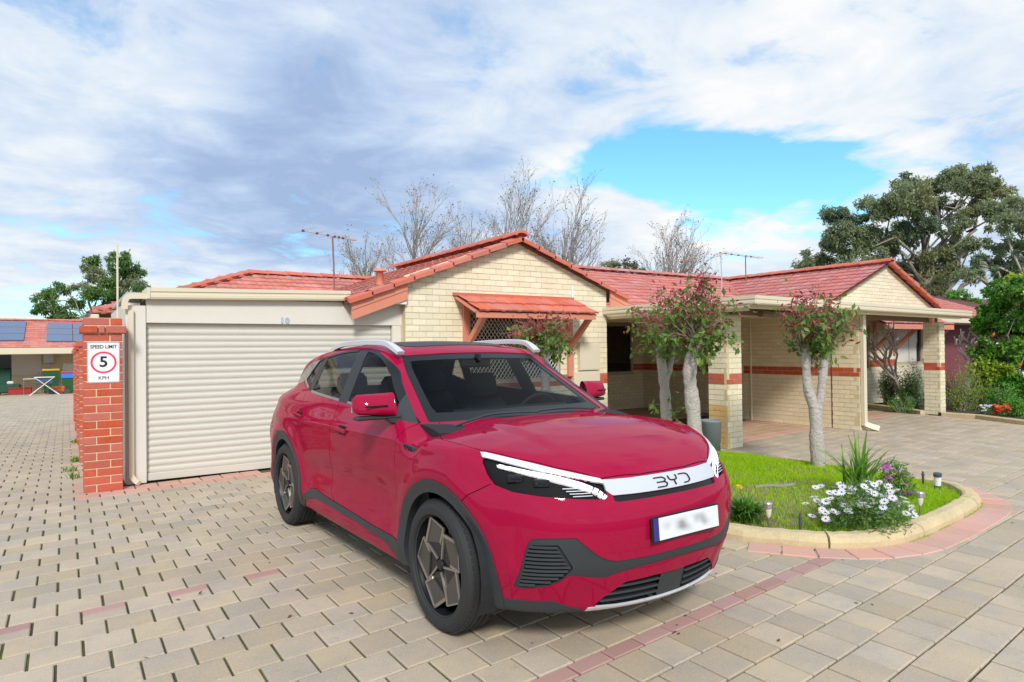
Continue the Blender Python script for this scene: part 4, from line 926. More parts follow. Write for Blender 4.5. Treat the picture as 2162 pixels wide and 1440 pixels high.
# ---------------------------------------------------------------- trees and plants
leaf_mat('leaf_photinia_green', [(.13, .26, .045), (.08, .18, .035), (.20, .33, .055), (.12, .22, .06), (.27, .36, .08)], .35)
leaf_mat('leaf_photinia_red', [(.30, .045, .05), (.42, .08, .075), (.24, .04, .05), (.50, .15, .11), (.34, .09, .07)], .35)
leaf_mat('leaf_gum', [(.24, .30, .16), (.31, .37, .20), (.19, .25, .135), (.38, .42, .23), (.28, .33, .18)], .5)
leaf_mat('leaf_gum_light', [(.26, .30, .15), (.33, .35, .17), (.21, .25, .12), (.38, .38, .17)], .4)
leaf_mat('leaf_gum_dark', [(.16, .23, .14), (.20, .28, .16), (.12, .18, .11)], .45)
leaf_mat('leaf_bright', [(.08, .28, .025), (.13, .38, .035), (.06, .21, .025), (.20, .46, .05)], .35)
leaf_mat('leaf_camellia', [(.08, .20, .03), (.14, .33, .04), (.055, .15, .025), (.22, .44, .06), (.11, .26, .04)], .3, .3)
leaf_mat('leaf_lime', [(.26, .40, .03), (.36, .47, .04), (.18, .30, .03)], .4)
leaf_mat('leaf_olive', [(.10, .12, .045), (.14, .16, .06), (.075, .09, .04), (.18, .18, .08)], .3)
leaf_mat('leaf_mid', [(.12, .24, .06), (.19, .33, .08), (.09, .20, .06), (.25, .38, .10)], .45)
leaf_mat('blade_green', [(.16, .33, .045), (.23, .43, .06), (.11, .25, .035), (.30, .48, .08)], .4)
leaf_mat('grass_blade', [(.38, .62, .012), (.48, .72, .02), (.28, .52, .01), (.54, .68, .05)], .5)
leaf_mat('dry_grass', [(.30, .26, .12), (.22, .19, .09), (.26, .28, .09)], .3)
leaf_mat('seed_brown', [(.12, .06, .03), (.18, .10, .05), (.07, .04, .025)], .1)
leaf_mat('petal_white', [(.80, .80, .86), (.84, .84, .88), (.72, .70, .82)], .3); leaf_mat('petal_purple', [(.55, .12, .52), (.45, .08, .46), (.62, .22, .58)], .3)
leaf_mat('petal_orange', [(.80, .13, .05), (.72, .09, .03), (.85, .20, .08)], .3); leaf_mat('petal_yellow', [(.85, .55, .02), (.85, .40, .02)], .3)
mat('flower_eye', (.06, .02, .10), .6)
def bark_extra(t, cur, mix, nz, ramp, rnd, geo): return mix(mix(cur, (.22, .19, .17), ramp(nz(14, 6, .7), .55, .75, 0, .6)), (.62, .57, .52), ramp(nz(5, 5, .6), .5, .8, 0, .5))
mat('bark_pale', (.52, .475, .435), .9, extra=bark_extra, bump=(28, 1.0, .035)); mat('bark_grey', (.27, .25, .22), .9, extra=bark_extra, bump=(30, .8, .02)); mat('bark_bare', (.33, .30, .275), .9, noise=(4, .5, (.40, .37, .345)))
mat('bark_gum', (.34, .30, .25), .9, noise=(1.2, .7, (.17, .14, .11)), bump=(8, .6, .05)); mat('twig', (.30, .20, .16), .9)
def leaf_cloud(name, P, size, m, parent, asp=.42, droop=.3, up=.3, dirs=None, seed=1, fold=.25, rv=None, kind=None):
    """kite-shaped leaves at points P; 'size' scalar or array of leaf lengths"""
    r = np.random.default_rng(seed); n = len(P); P = np.asarray(P, float); L = np.broadcast_to(np.asarray(size, float), (n,))*r.uniform(.7, 1.25, n)
    d = r.normal(size=(n, 3)) if dirs is None else np.asarray(dirs)+r.normal(size=(n, 3))*.45
    d[:, 2] -= droop; d /= np.linalg.norm(d, axis=1)[:, None]
    u = r.normal(size=(n, 3)); u[:, 2] += up*2; s = np.cross(d, u); s /= np.maximum(np.linalg.norm(s, axis=1), 1e-6)[:, None]; nn = np.cross(s, d)
    Lc = L[:, None]; v = np.stack([P, P+d*Lc*.45+s*Lc*asp*.5+nn*Lc*fold*.2, P+d*Lc-nn*Lc*fold*.25, P+d*Lc*.45-s*Lc*asp*.5+nn*Lc*fold*.2], 1).reshape(-1, 3)
    k = np.arange(n)[:, None]*4; t = np.concatenate([k+[0, 1, 2], k+[0, 2, 3]], 1).reshape(-1, 3)
    return soup(name, v, t, m, parent, np.repeat(r.random(n) if rv is None else rv, 4), kind)
def soup(name, v, t, m, parent, rv=None, kind=None, smooth=False):
    me = bpy.data.meshes.new(name); me.vertices.add(len(v)); me.vertices.foreach_set('co', np.asarray(v, np.float32).ravel()); me.loops.add(len(t)*3); me.loops.foreach_set('vertex_index', np.asarray(t, np.int32).ravel())
    me.polygons.add(len(t)); me.polygons.foreach_set('loop_start', np.arange(0, len(t)*3, 3, dtype=np.int32)); me.materials.append(m); me.update(calc_edges=True)
    if smooth: me.polygons.foreach_set('use_smooth', np.ones(len(t), bool))
    if rv is not None: a = me.attributes.new('rnd', 'FLOAT', 'POINT'); a.data.foreach_set('value', np.asarray(rv, np.float32))
    o = bpy.data.objects.new(name, me); C.objects.link(o); o.parent = parent
    if kind: o['kind'] = kind
    return o
class Limbs:
    """collects tapered limbs as one mesh"""
    def __init__(s): s.mb = MB()
    def limb(s, pts, r0, r1, n=6): s.mb.tube(pts, list(np.linspace(r0, r1, len(pts))), n, True)
def wob(A, B, n, amt, r, sag=0.):
    A, B = np.array(A, float), np.array(B, float); t = np.linspace(0, 1, n)[:, None]; L = np.linalg.norm(B-A); p = A+(B-A)*t; j = r.normal(size=(n, 3))*amt*L; j[0] = 0; j[-1] = 0
    p = p+j*np.sin(np.pi*t); p[:, 2] += (sag*L*np.sin(np.pi*t))[:, 0]; return p
def at_depth(px, py, dep):
    """point on the sight line through a photo position, 'dep' metres ahead of the camera"""
    d = _F2+_R3*((px-1081)/1395.77)-_U3*((py-720)/1395.77); return np.array(Vector((0, 0, CAM_H))+d*dep)
def on_ground(px, py, z=0.):
    d = _F2+_R3*((px-1081)/1395.77)-_U3*((py-720)/1395.77); return np.array(Vector((0, 0, CAM_H))+d*((z-CAM_H)/d.z))
# ---- small photinia trees with pale trunks
def photinia(base, limbs, crown_c, crown_r, label, seed, nleaf=900,  fork=None, rad=.07, red_top=.5, low=0.):
    r = np.random.default_rng(seed); t = empty('photinia_tree', base, 0, label, 'tree', 'photinia trees'); B = np.array(base); L = Limbs()
    for (pts, r0, r1) in limbs:
        P = np.array([np.array(p)-B for p in pts]); P = np.array(smooth_poly(P, 5, False)); n = len(P)
        rr = np.linspace(r0, r1, n)*(1+r.normal(0, .075, n)); L.mb.tube(P, list(rr), 12)
        for k in range(9):                                       # knots on the bark
            i = r.integers(1, n-1); a = r.uniform(0, 6.28); c = P[i]+np.array([math.cos(a), math.sin(a), 0])*rr[i]*.8; L.mb.lathe([(.001, .018), (.02, .012), (.028, -.005)], 7, Matrix.Translation(c) @ Vector((math.cos(a), math.sin(a), .1)).to_track_quat('Z', 'Y').to_matrix().to_4x4())
    L.mb.build('trunk', MT['bark_pale'], t, True)
    tips = [np.array(l[0][-1])-B for l in limbs]; cc = np.array(crown_c)-B; cr = np.array(crown_r); tw = Limbs(); G = []; Rd = []; Gd = []
    nt_ = int(nleaf*1.55/14); crown_r = cr = cr*1.12
    for k in range(nt_):
        s = tips[r.integers(len(tips))]; d = r.normal(size=3); d /= np.linalg.norm(d); lump = .80+.30*math.sin(d[0]*5+seed)*math.cos(d[1]*4+seed*2)+.18*math.sin(d[2]*7+d[0]*6); e = cc+d*cr*r.uniform(.5, 1.0)**.5*lump*1.12; topness = (e[2]-cc[2])/cr[2]
        P = wob(s+r.normal(size=3)*.03, e, 6, .05, r, .12); tw.limb(P, .008, .002, 4)
        redp = np.clip(.46+red_top*topness+r.normal(0, .30), 0, 1)
        for q in range(r.integers(11, 17)):
            f = r.uniform(.45, 1.05); i = min(int(f*5), 4); p = P[i]+(P[i+1]-P[i])*(f*5-i)+r.normal(size=3)*.035
            (Rd if r.random() < redp else G).append(p)
    if low:
        for k in range(int(low)):
            s = np.array([0, 0, r.uniform(.45, .8)]); e = s+np.array([r.normal()*.16, r.normal()*.16, r.uniform(-.05, .12)]); P = wob(s, e, 4, .05, r); tw.limb(P, .004, .0015, 4); G += [P[-1]+r.normal(size=3)*.03 for _ in range(6)]
    o_ = tw.mb.build('twigs', MT['twig'], t); o_['kind'] = 'stuff'
    if G: leaf_cloud('foliage', G, .096, MT['leaf_photinia_green'], t, .46, .7, .2, seed=seed, kind='stuff')
    if Rd: leaf_cloud('new_growth', Rd, .066, MT['leaf_photinia_red'], t, .38, -.1, .2, seed=seed+1, kind='stuff')
    return t
b1 = (6.80, 6.30, 0); photinia(b1, [([b1, (6.78, 6.30, .5), (6.72, 6.28, 1.0), (6.66, 6.30, 1.45)], .088, .058), ([(6.74, 6.28, .95), (6.80, 6.24, 1.2), (6.83, 6.20, 1.5)], .048, .036)], (6.60, 6.30, 1.64), (.38, .38, .46), 'photinia tree with pale slender trunk beside the brick carport pillar', 11, 620, low=6)
b2 = (6.31, 5.43, 0.05); photinia(b2, [([b2, (6.32, 5.42, .45), (6.30, 5.44, .85), (6.27, 5.44, 1.15), (6.33, 5.40, 1.50)], .100, .070)], (6.34, 5.44, 1.76), (.50, .50, .58), 'tallest photinia tree with thick knotted trunk and red topped crown', 12, 1250, red_top=.7, low=0)
b3 = (7.07, 4.28, 0.05); photinia(b3, [([b3, (7.05, 4.29, .35), (7.04, 4.30, .70), (7.0, 4.36, 1.0), (6.99, 4.37, 1.42)], .082, .044), ([(7.04, 4.30, .62), (7.085, 4.26, .85), (7.11, 4.235, 1.15), (7.15, 4.20, 1.48)], .052, .042)], (7.06, 4.28, 1.70), (.42, .42, .44), 'photinia tree with grey forked trunk growing in the planted bed', 13, 780, red_top=.75)
b4 = (5.25, 7.0, 0); photinia(b4, [([b4, (5.27, 7.0, .6), (5.25, 7.0, 1.1), (5.26, 7.0, 1.55)], .07, .05)], (5.20, 7.02, 1.60), (.48, .45, .36), 'photinia bush tree growing in front of the tiled window awning', 14, 900, red_top=.9)
# ---- bare deciduous trees behind the roofs
def bare_tree(px, py_top, dep, spread, label, seed, leaders=1):
    r = np.random.default_rng(seed); top = at_depth(px, py_top, dep); base = np.array([top[0], top[1], -.5]); t = empty('bare_tree', base, 0, label, 'tree', 'bare trees behind the roofs'); Hh = top[2]+.5; L = Limbs(); sd = []
    Rt = np.array(_R3)
    def grow(p, d, ln, rad, lev):
        e = p+d*ln; P = wob(p, e, 5, .035, r, .03); L.limb(P, rad, max(rad*.33, .0045), 5 if lev < 2 else 3)
        if lev >= 3:
            for k in range(2): sd.append(P[r.integers(2, 5)]+r.normal(size=3)*.03)
            return
        n = (12, 7, 4)[lev]
        for k in range(n):
            f = r.uniform(.22, 1.0) if lev else r.uniform(.30, .97); q = P[0]+(P[-1]-P[0])*f; a = r.uniform(0, 6.28); sp = r.uniform(.35, .75)
            s1 = np.cross(d, [0, 0, 1.]) if abs(d[2]) < .95 else np.array([1., 0, 0]); s1 /= np.linalg.norm(s1); s2 = np.cross(d, s1); nd = d+(s1*math.cos(a)+s2*math.sin(a))*sp; nd[2] += .25; nd /= np.linalg.norm(nd)
            grow(q, nd, ln*r.uniform(.38, .56)*(1.15-.45*f), rad*.5*(1.1-.5*f), lev+1)
    for k in range(leaders):
        o = Rt*(0 if leaders == 1 else (-.5+k/(leaders-1)))*spread*.22; d = np.array([0, 0, 1.])+o/Hh*.9; grow(o*.15, d/np.linalg.norm(d), Hh*r.uniform(.72, .77), .075/leaders**.5+.015, 0)
    for k in range(int(12+spread*2.5)):
        a = r.uniform(0, 6.28); f = r.uniform(.25, .62); d = np.array([math.cos(a), math.sin(a), 0])*r.uniform(.55, 1.15)+np.array([0, 0, 1.]); d /= np.linalg.norm(d); grow(np.array([0, 0, Hh*f]), d, spread*r.uniform(.65, 1.0)*(1.2-f), .026, 1)
    L.mb.build('branches', MT['bark_bare'], t); leaf_cloud('seed_balls', np.array(sd)[::2], .06, MT['seed_brown'], t, .8, .4, seed=seed, kind='stuff')
for i, (px, py, dep, spd, lab, ld) in enumerate(((872, 378, 26, 4.0, 'bare tree with straight single trunk left of the house gable', 1), (1082, 372, 27, 3.4, 'bare tree with two upright leaders directly behind the gable peak', 2), (1190, 368, 26, 3.2, 'bare tree leaning over the right slope of the house gable', 1), (1412, 432, 28, 3.4, 'bare tree standing behind the long cross roof', 2), (768, 470, 28, 2.8, 'low bare tree behind the roof vent pipe', 1), (985, 440, 29, 2.8, 'thin bare tree half hidden behind the gable roof', 1))):
    bare_tree(px, py, dep, spd, lab, 40+i, ld)
# ---- leafy trees made of leaf clumps on limbs
def clump_tree(name, base, clumps, label, m, lm, seed, leaf=.12, per=260, trunk_r=.25, group=None, asp=.4, bark='bark_gum', droop=.8, extra_limbs=(), cat='tree'):
    """clumps: (centre xyz, radius); every clump hangs on a limb"""
    r = np.random.default_rng(seed); base = np.array(base, float); t = empty(name, base, 0, label, cat, group); L = Limbs(); pts = [[] for _ in lm]; cs = np.array([c for c, _ in clumps])-base
    hub = cs.mean(0)*np.array([.35, .35, .45]); top = cs.mean(0)*np.array([.6, .6, .85]); trunkP = wob([0, 0, 0], hub, 7, .03, r); L.limb(trunkP, trunk_r, trunk_r*.7, 8); L.limb(wob(hub, top, 6, .05, r), trunk_r*.7, trunk_r*.3, 7)
    for (c, rad), p in zip(clumps, cs):
        s = hub+(top-hub)*r.uniform(0, .8); P = wob(s, p, 7, .07, r, .04); L.limb(P, trunk_r*.28, trunk_r*.06, 5)
        n = max(20, int(per*rad**2)); k = r.integers(len(lm)) if r.random() < .5 else 0; nsub = max(9, int(11*rad))
        for q in range(nsub):
            o = r.normal(size=3); o /= np.linalg.norm(o); sc = p+o*rad*r.uniform(.3, 1.05)*np.array([1, 1, .7]); sr = rad*r.uniform(.22, .42); L.limb(wob(P[-2], sc, 4, .08, r), trunk_r*.06, trunk_r*.015, 3)
            g = r.normal(size=(n//nsub+1, 3)); g /= np.linalg.norm(g, axis=1)[:, None]; pts[k].append(sc+g*sr*(r.random((len(g), 1))**.45)*np.array([1, 1, .8]))
    for (a, b_, r0, r1) in extra_limbs: L.limb(wob(np.array(a)-base, np.array(b_)-base, 9, .05, r), r0, r1, 6)
    L.mb.build('trunk', MT[bark], t, True)
    for k, P in enumerate(pts):
        if P: leaf_cloud('crown', np.concatenate(P), leaf, MT[lm[k]], t, asp, droop, .2, seed=seed+k, kind='stuff')
    return t
def cl(px, py, rad_px, dep, j=0.):
    c = at_depth(px, py, dep+j); return (tuple(c), rad_px*dep/1395.77)
rj = np.random.default_rng(5)
D = 46.
big = [(1720, 550, 34), (1760, 520, 40), (1775, 455, 36), (1790, 490, 40), (1830, 560, 46), (1845, 500, 42), (1850, 440, 40), (1890, 430, 46), (1930, 425, 42), (1925, 395, 40), (1900, 500, 40), (1950, 480, 38), (1975, 560, 46), (1985, 440, 34), (1990, 385, 36), (2015, 372, 34), (2045, 385, 40), (2075, 380, 34), (2085, 410, 40), (2110, 440, 38), (2060, 440, 34), (2030, 470, 28), (2010, 520, 30), (2060, 510, 26), (1960, 600, 44), (1915, 575, 40), (1870, 610, 40), (2040, 570, 34), (1800, 590, 30)]
gb = on_ground(1975, 760, -.5); gb = np.array([*at_depth(1975, 700, D)[:2], -.6])
clump_tree('gum_tree', gb, [cl(x, y, r_, D, rj.uniform(-2.5, 2.5)) for x, y, r_ in [(x, y, r_*1.12) for x, y, r_ in big]], 'huge spreading gum tree behind the right house gable', 0, ['leaf_gum', 'leaf_gum_light', 'leaf_gum_dark'], 61, .27, 1150, .5, asp=.34, extra_limbs=[(at_depth(1985, 640, D), at_depth(2060, 480, D), .28, .08), (at_depth(1990, 640, D), at_depth(2110, 540, D), .24, .06), (at_depth(1970, 640, D), at_depth(1930, 400, D), .25, .08)])
D2 = 38.
ga = np.array([*at_depth(2230, 700, D2)[:2], -.6])
clump_tree('gum_tree', ga, [cl(x, y, r_, D2, rj.uniform(-1.5, 1.5)) for x, y, r_ in ((2120, 470, 34), (2150, 430, 32), (2165, 480, 40), (2140, 520, 34), (2105, 540, 34), (2070, 560, 28), (2150, 570, 38), (2190, 540, 44), (2200, 450, 44), (2040, 585, 22), (2110, 585, 24), (2230, 500, 50))], 'gum tree with twisting silver limbs above the camellia', 0, ['leaf_gum', 'leaf_gum_dark'], 62, .24, 1050, .4, asp=.34, bark='bark_pale', extra_limbs=[(at_depth(2180, 640, D2), at_depth(2060, 545, D2), .13, .04), (at_depth(2170, 600, D2), at_depth(2125, 480, D2), .12, .04), (at_depth(2120, 560, D2), at_depth(2050, 575, D2), .07, .03)])
D3 = 52.
lb = np.array([*at_depth(215, 720, D3)[:2], -1])
clump_tree('gum_tree', lb, [cl(x, y, r_, D3, rj.uniform(-1, 1)) for x, y, r_ in [(x, y, r_*1.3) for x, y, r_ in ((185, 555, 20), (200, 580, 24), (245, 550, 22), (270, 570, 22), (240, 590, 26), (280, 600, 22), (300, 612, 14), (215, 625, 24), (250, 640, 26), (180, 610, 20), (165, 640, 18), (130, 610, 16), (105, 620, 18), (90, 645, 18), (120, 655, 22), (75, 655, 10), (150, 665, 18), (200, 665, 22))]], 'leafy gum tree above the distant solar panel roof', 0, ['leaf_mid', 'leaf_gum', 'leaf_gum_light'], 63, .28, 1000, .35, asp=.34)
D4 = 26.
clump_tree('olive_tree', np.array([*at_depth(1300, 720, D4)[:2], -.5]), [cl(x, y, r_, D4, rj.uniform(-.6, .6)) for x, y, r_ in ((1262, 570, 22), (1290, 560, 26), (1325, 562, 26), (1352, 572, 20), (1240, 580, 14))], 'bushy olive green tree peeping over the cross roof ridge', 0, ['leaf_olive', 'leaf_gum'], 64, .12, 1700, .12)
clump_tree('round_tree', np.array([*at_depth(2020, 720, D4)[:2], -.5]), [cl(x, y, r_, D4, rj.uniform(-.4, .4)) for x, y, r_ in ((1995, 632, 20), (2020, 626, 22), (2045, 634, 20), (2060, 645, 14), (1985, 645, 14))], 'rounded bright green tree behind the far red roof', 0, ['leaf_bright'], 65, .10, 3600, .12)
clump_tree('dark_tree', np.array([*at_depth(1955, 720, D4)[:2], -.5]), [cl(x, y, r_, D4, rj.uniform(-.4, .4)) for x, y, r_ in ((1950, 625, 24), (1970, 615, 20), (1985, 612, 16), (1935, 640, 18))], 'dull olive tree beside the right gable rake', 0, ['leaf_olive'], 66, .11, 2200, .12)
D5 = 14.2
cam_b = np.array([*at_depth(2125, 800, D5)[:2], 0])
clump_tree('camellia_tree', cam_b, [cl(x, y, r_, D5, rj.uniform(-.5, .5)) for x, y, r_ in [(x, y, r_*1.25) for x, y, r_ in ((2105, 600, 12), (2075, 760, 22), (2095, 650, 22), (2120, 820, 30), (2160, 830, 34), (2120, 640, 34), (2150, 620, 30), (2090, 690, 26), (2130, 690, 40), (2170, 680, 44), (2085, 730, 24), (2115, 745, 40), (2160, 750, 46), (2100, 785, 26), (2140, 790, 34), (2180, 620, 40), (2200, 720, 50), (2150, 590, 20))]], 'glossy camellia tree with a red bloom beside the far garden', 0, ['leaf_camellia', 'leaf_lime', 'leaf_bright'], 67, .10, 9500, .05, asp=.55, droop=.3, bark='bark_grey')
# ---- right-hand garden bed
mat('mulch', (.055, .04, .03), .95, noise=(12, .6, (.10, .08, .06)), bump=(60, .6, .02))
gsoil = MB(); P = [on_ground(1826, 856), on_ground(1945, 872), on_ground(1990, 877), on_ground(2180, 897), (26, 5.0, 0), (26, 8.2, 0), (15.4, 8.25, 0)]
gsoil.prism([(p[0], p[1]) for p in P], -.01, .05, 'z'); tag(gsoil.build('garden_bed', MT['mulch']), kind='structure')
ek = empty('edging', (15, 6.5, 0), 0, 'low pale concrete edging along the right garden', 'edging')
for (a, b_) in (((1826, 858), (1900, 868)), ((1901, 868), (1948, 875)), ((1990, 879), (2060, 884)), ((2062, 884), (2170, 898))):
    A, B = on_ground(*a), on_ground(*b_); l = np.array([15, 6.5, 0]); MB().sweep([A-l, (A+B)/2-l, B-l], [(-.05, -.01), (.05, -.01), (.05, .07), (.03, .085), (-.05, .085)]).build('edging_stone', MT['concrete_kerb'], ek)
def bush(name, px, py, dep, wpx, hpx, label, lm, seed, leaf=.05, n=900, asp=.4, droop=.1, group=None, cat='shrub'):
    c = at_depth(px, py, dep); b0 = np.array([c[0], c[1], 0.]); t = empty(name, b0, 0, label, cat, group); r = np.random.default_rng(seed); w2, h2 = wpx*dep/1395.77/2, hpx*dep/1395.77; zc = max(h2*.5, c[2]); L = Limbs(); pts = []
    for k in range(max(8, n//45)):
        d = r.normal(size=3); d /= np.linalg.norm(d); e = np.array([0, 0, zc])+d*np.array([w2, w2, h2*.5])*r.uniform(.4, 1); e[2] = max(e[2], .04); P = wob([r.normal()*.04, r.normal()*.04, 0], e, 5, .06, r, .05); L.limb(P, .009, .003, 4)
        f = r.uniform(.35, 1.05, (45, 1)); i = np.minimum((f*4).astype(int), 3)[:, 0]; pts.append(P[i]+(P[i+1]-P[i])*(f*4-i[:, None])+r.normal(size=(45, 3))*w2*.14)
    L.mb.build('stems', MT['bark_grey'], t); pts = np.concatenate(pts); pts[:, 2] = np.maximum(pts[:, 2], .015); leaf_cloud('foliage', pts, leaf, MT[lm], t, asp, droop, .3, seed=seed, kind='stuff'); return t
bush('shrub', 1878, 810, 15.0, 52, 100, 'dark needle leaved shrub beside the right unit wall', 'leaf_mid', 71, .07, 2200, .22); bush('shrub', 1925, 820, 14.5, 60, 110, 'loose green shrub left of the far brick pillar', 'leaf_camellia', 72, .055, 2400, .35)
bush('shrub', 1905, 850, 14.0, 70, 40, 'low light green shrub along the garden edging', 'leaf_bright', 73, .045, 800, .35); bush('shrub', 2030, 810, 13.9, 95, 115, 'yellow green flowering shrub behind the far brick pillar', 'leaf_lime', 74, .042, 2600, .35)
bush('shrub', 2075, 780, 14.2, 70, 60, 'lime yellow broad leaved shrub under the camellia', 'leaf_lime', 75, .09, 420, .6); bush('shrub', 2120, 835, 13.6, 80, 60, 'dense mid green shrub low beneath the camellia', 'leaf_bright', 76, .05, 2600, .4)
bush('shrub', 2145, 860, 12.6, 60, 50, 'bright green low bush at the garden edge', 'leaf_bright', 77, .05, 1900, .45); bush('shrub', 2085, 845, 14.6, 60, 60, 'small leafy bush behind the orange blooms', 'leaf_bright', 78, .05, 1800, .4)
def frangipani(px, py, dep, label, seed):
    b0 = np.array([*at_depth(px, py, dep)[:2], 0]); t = empty('frangipani', b0, 0, label, 'tree', 'bare frangipanis'); r = np.random.default_rng(seed); L = Limbs()
    def g(p, d, ln, rad, lev):
        e = p+d*ln; L.limb(wob(p, e, 4, .04, r), rad, rad*.75, 6)
        if lev < 3:
            for k in range(r.integers(2, 4)):
                a = r.uniform(0, 6.28); nd = d+np.array([math.cos(a), math.sin(a), .1])*.65; nd /= np.linalg.norm(nd); g(e, nd, ln*r.uniform(.6, .85), rad*.72, lev+1)
    for k in range(3):
        a = r.uniform(0, 6.28); d = np.array([math.cos(a)*.4, math.sin(a)*.4, 1.]); g(np.array([0, 0, 0]), d/np.linalg.norm(d), .72, .042, 0)
    L.mb.build('branches', MT['bark_pale'], t, True)
frangipani(1915, 860, 14.6, 'leafless frangipani with stubby grey branches left of the far pillar', 81); frangipani(2035, 860, 15.4, 'leafless frangipani with curving grey branches right of the far pillar', 82)
def strap_clump(name, c, n, ln, label, m, seed, wid=.012, spread=.6, cat='plant', mb=None):
    t = empty(name, c, 0, label, cat); r = np.random.default_rng(seed); V = []; T = []; rv = []
    for k in range(n):
        a = r.uniform(0, 6.28); L = ln*r.uniform(.55, 1.1); o = np.array([r.normal()*.035, r.normal()*.035, 0]); d = np.array([math.cos(a), math.sin(a), 0]); s = np.array([-d[1], d[0], 0]); lean = spread*r.uniform(.15, 1.0); m_ = 6; b_ = len(V)
        for i in range(m_+1):
            f = i/m_; p = o+d*L*lean*(f**1.6)+np.array([0, 0, L*(f-.45*lean*f**3)]); w_ = wid*(1-f**2.2)*(.7+.6*min(1, f*3)); V += [p-s*w_, p+s*w_]; rv += [(k*.37) % 1]*2
        T += [q for i in range(m_) for q in ((b_+2*i, b_+2*i+1, b_+2*i+3), (b_+2*i, b_+2*i+3, b_+2*i+2))]
    soup('leaves', np.array(V), T, MT[m], t, rv, 'stuff'); return t
strap_clump('strappy_plant', (*on_ground(2048, 868)[:2], .04), 110, .62, 'arching strap leaved clump at the foot of the far pillar', 'blade_green', 91, .014, .8)
sc = on_ground(1815, 1052, .08); strap_clump('strappy_plant', tuple(sc), 75, .62, 'tall iris like green clump behind the white daisies', 'blade_green', 92, .011, .85)
sc2 = on_ground(1574, 1098, .07); strap_clump('gazania', tuple(sc2), 480, .21, 'low rounded gazania bush with yellow blooms beside the car bumper', 'leaf_camellia', 93, .010, 1.35)
# ---- flowers
def flower_mesh(key, R, npet, m, eye=True, cup=.12):
    q = MB()
    for k in range(npet):
        a = 2*math.pi*k/npet; d = Vector((math.cos(a), math.sin(a), 0)); s = Vector((-d.y, d.x, 0)); w_ = R*math.pi/npet*.95; z = .0015*(k % 2)
        q.add([d*R*.12+Vector((0, 0, z)), d*R*.6-s*w_*.8+Vector((0, 0, cup*R*.5+z)), d*R+Vector((0, 0, cup*R+z))-s*w_*.35, d*R+Vector((0, 0, cup*R+z))+s*w_*.35, d*R*.6+s*w_*.8+Vector((0, 0, cup*R*.5+z))], [(0, 1, 2, 3, 4)])
    q.mi = 1; q.lathe([(R*.2, .004), (R*.13, R*.10), (.0005, R*.12)], 8)
    me = bpy.data.meshes.new(key); me.from_pydata([tuple(v) for v in q.v], [], q.f); me.materials.append(MT[m]); me.materials.append(MT['flower_eye']); me.polygons.foreach_set('material_index', np.array(q.m, np.int32)); me.update()
    a = me.attributes.new('rnd', 'FLOAT', 'POINT'); a.data.foreach_set('value', np.random.default_rng(1).random(len(q.v)).astype(np.float32)); return me
FW, FP, FO, FY_ = flower_mesh('daisy_white', .032, 12, 'petal_white'), flower_mesh('daisy_purple', .040, 12, 'petal_purple'), flower_mesh('bloom_orange', .05, 7, 'petal_orange', cup=.5), flower_mesh('bloom_yellow', .032, 12, 'petal_yellow')
def daisies(name, px, py, wpx, hpx, flowers, fm, label, seed, nleaf=2400, dz=.07, lf=.045):
    c = on_ground(px, py, dz); dep = project(c)[2]; t = empty(name, tuple(c), 0, label, 'flower bush'); r = np.random.default_rng(seed); w2, h2 = wpx*dep/1395.77/2, hpx*dep/1395.77
    g = r.normal(size=(nleaf, 3)); g /= np.linalg.norm(g, axis=1)[:, None]; g[:, 2] = np.abs(g[:, 2]); Pl = g*np.array([w2, w2*.8, h2])*(r.random((nleaf, 1))**.35); leaf_cloud('foliage', Pl, lf, MT['leaf_mid'], t, .3, -.2, .3, seed=seed, kind='stuff')
    L = Limbs(); tocam = np.array([-c[0], -c[1], 0])/np.hypot(c[0], c[1])
    for (fx, fy, s) in flowers:
        dd = dep-r.uniform(-.4, .9)*w2*.8; p = at_depth(fx, fy, dd)-c; p[2] = max(p[2], .05); L.limb(wob([p[0]*.5, p[1]*.5, .02], p, 4, .03, r), .0022, .0018, 4)
        n = Vector(tuple(tocam*r.uniform(.1, .7)+np.array([r.normal()*.25, r.normal()*.25, 1.]))).normalized(); M = Matrix.Translation(tuple(p)) @ n.to_track_quat('Z', 'Y').to_matrix().to_4x4() @ Matrix.Scale(s*r.uniform(.85, 1.1), 4); inst('flower', fm, t, mw=M)
    L.mb.build('stalks', MT['leaf_mid'], t); return t
Z5 = lambda pts: [(1500+u/3.266, 880+v/3.266, 1.) for u, v in pts]
daisies('daisy_bush', 1825, 1108, 215, 95, Z5([(895, 465), (910, 485), (865, 525), (905, 520), (980, 495), (970, 520), (1085, 450), (1060, 482), (1130, 470), (1145, 490), (1165, 455), (1225, 480), (1095, 510), (1130, 530), (715, 555), (735, 580), (770, 605), (795, 585), (770, 640), (780, 655), (870, 665), (925, 610), (1050, 585), (1035, 600), (1085, 590), (1110, 575), (1080, 620), (1060, 640), (1110, 615), (1140, 600), (1160, 545), (1180, 555), (1205, 540), (1225, 550), (1200, 585), (1225, 600), (1250, 625), (1195, 635), (1180, 670), (1255, 560), (1280, 580), (1330, 560), (1350, 590), (1380, 625), (1385, 650), (1400, 680), (955, 660), (975, 655), (655, 600), (700, 685), (805, 735), (795, 705), (1240, 520), (1300, 600)]+[(rj.uniform(720, 1400), rj.uniform(480, 690)) for _ in range(22)]), FW, 'mound of white daisies with purple eyes in the kerbed bed', 101)
daisies('daisy_bush', 1890, 1050, 95, 80, Z5([(1205, 335), (1215, 350), (1132, 380), (1265, 372), (1225, 415), (1225, 445), (1295, 415), (1350, 410), (1335, 465), (1330, 525), (1365, 525), (1395, 545)]), FP, 'purple pink daisies behind the white daisy mound', 102, 900)
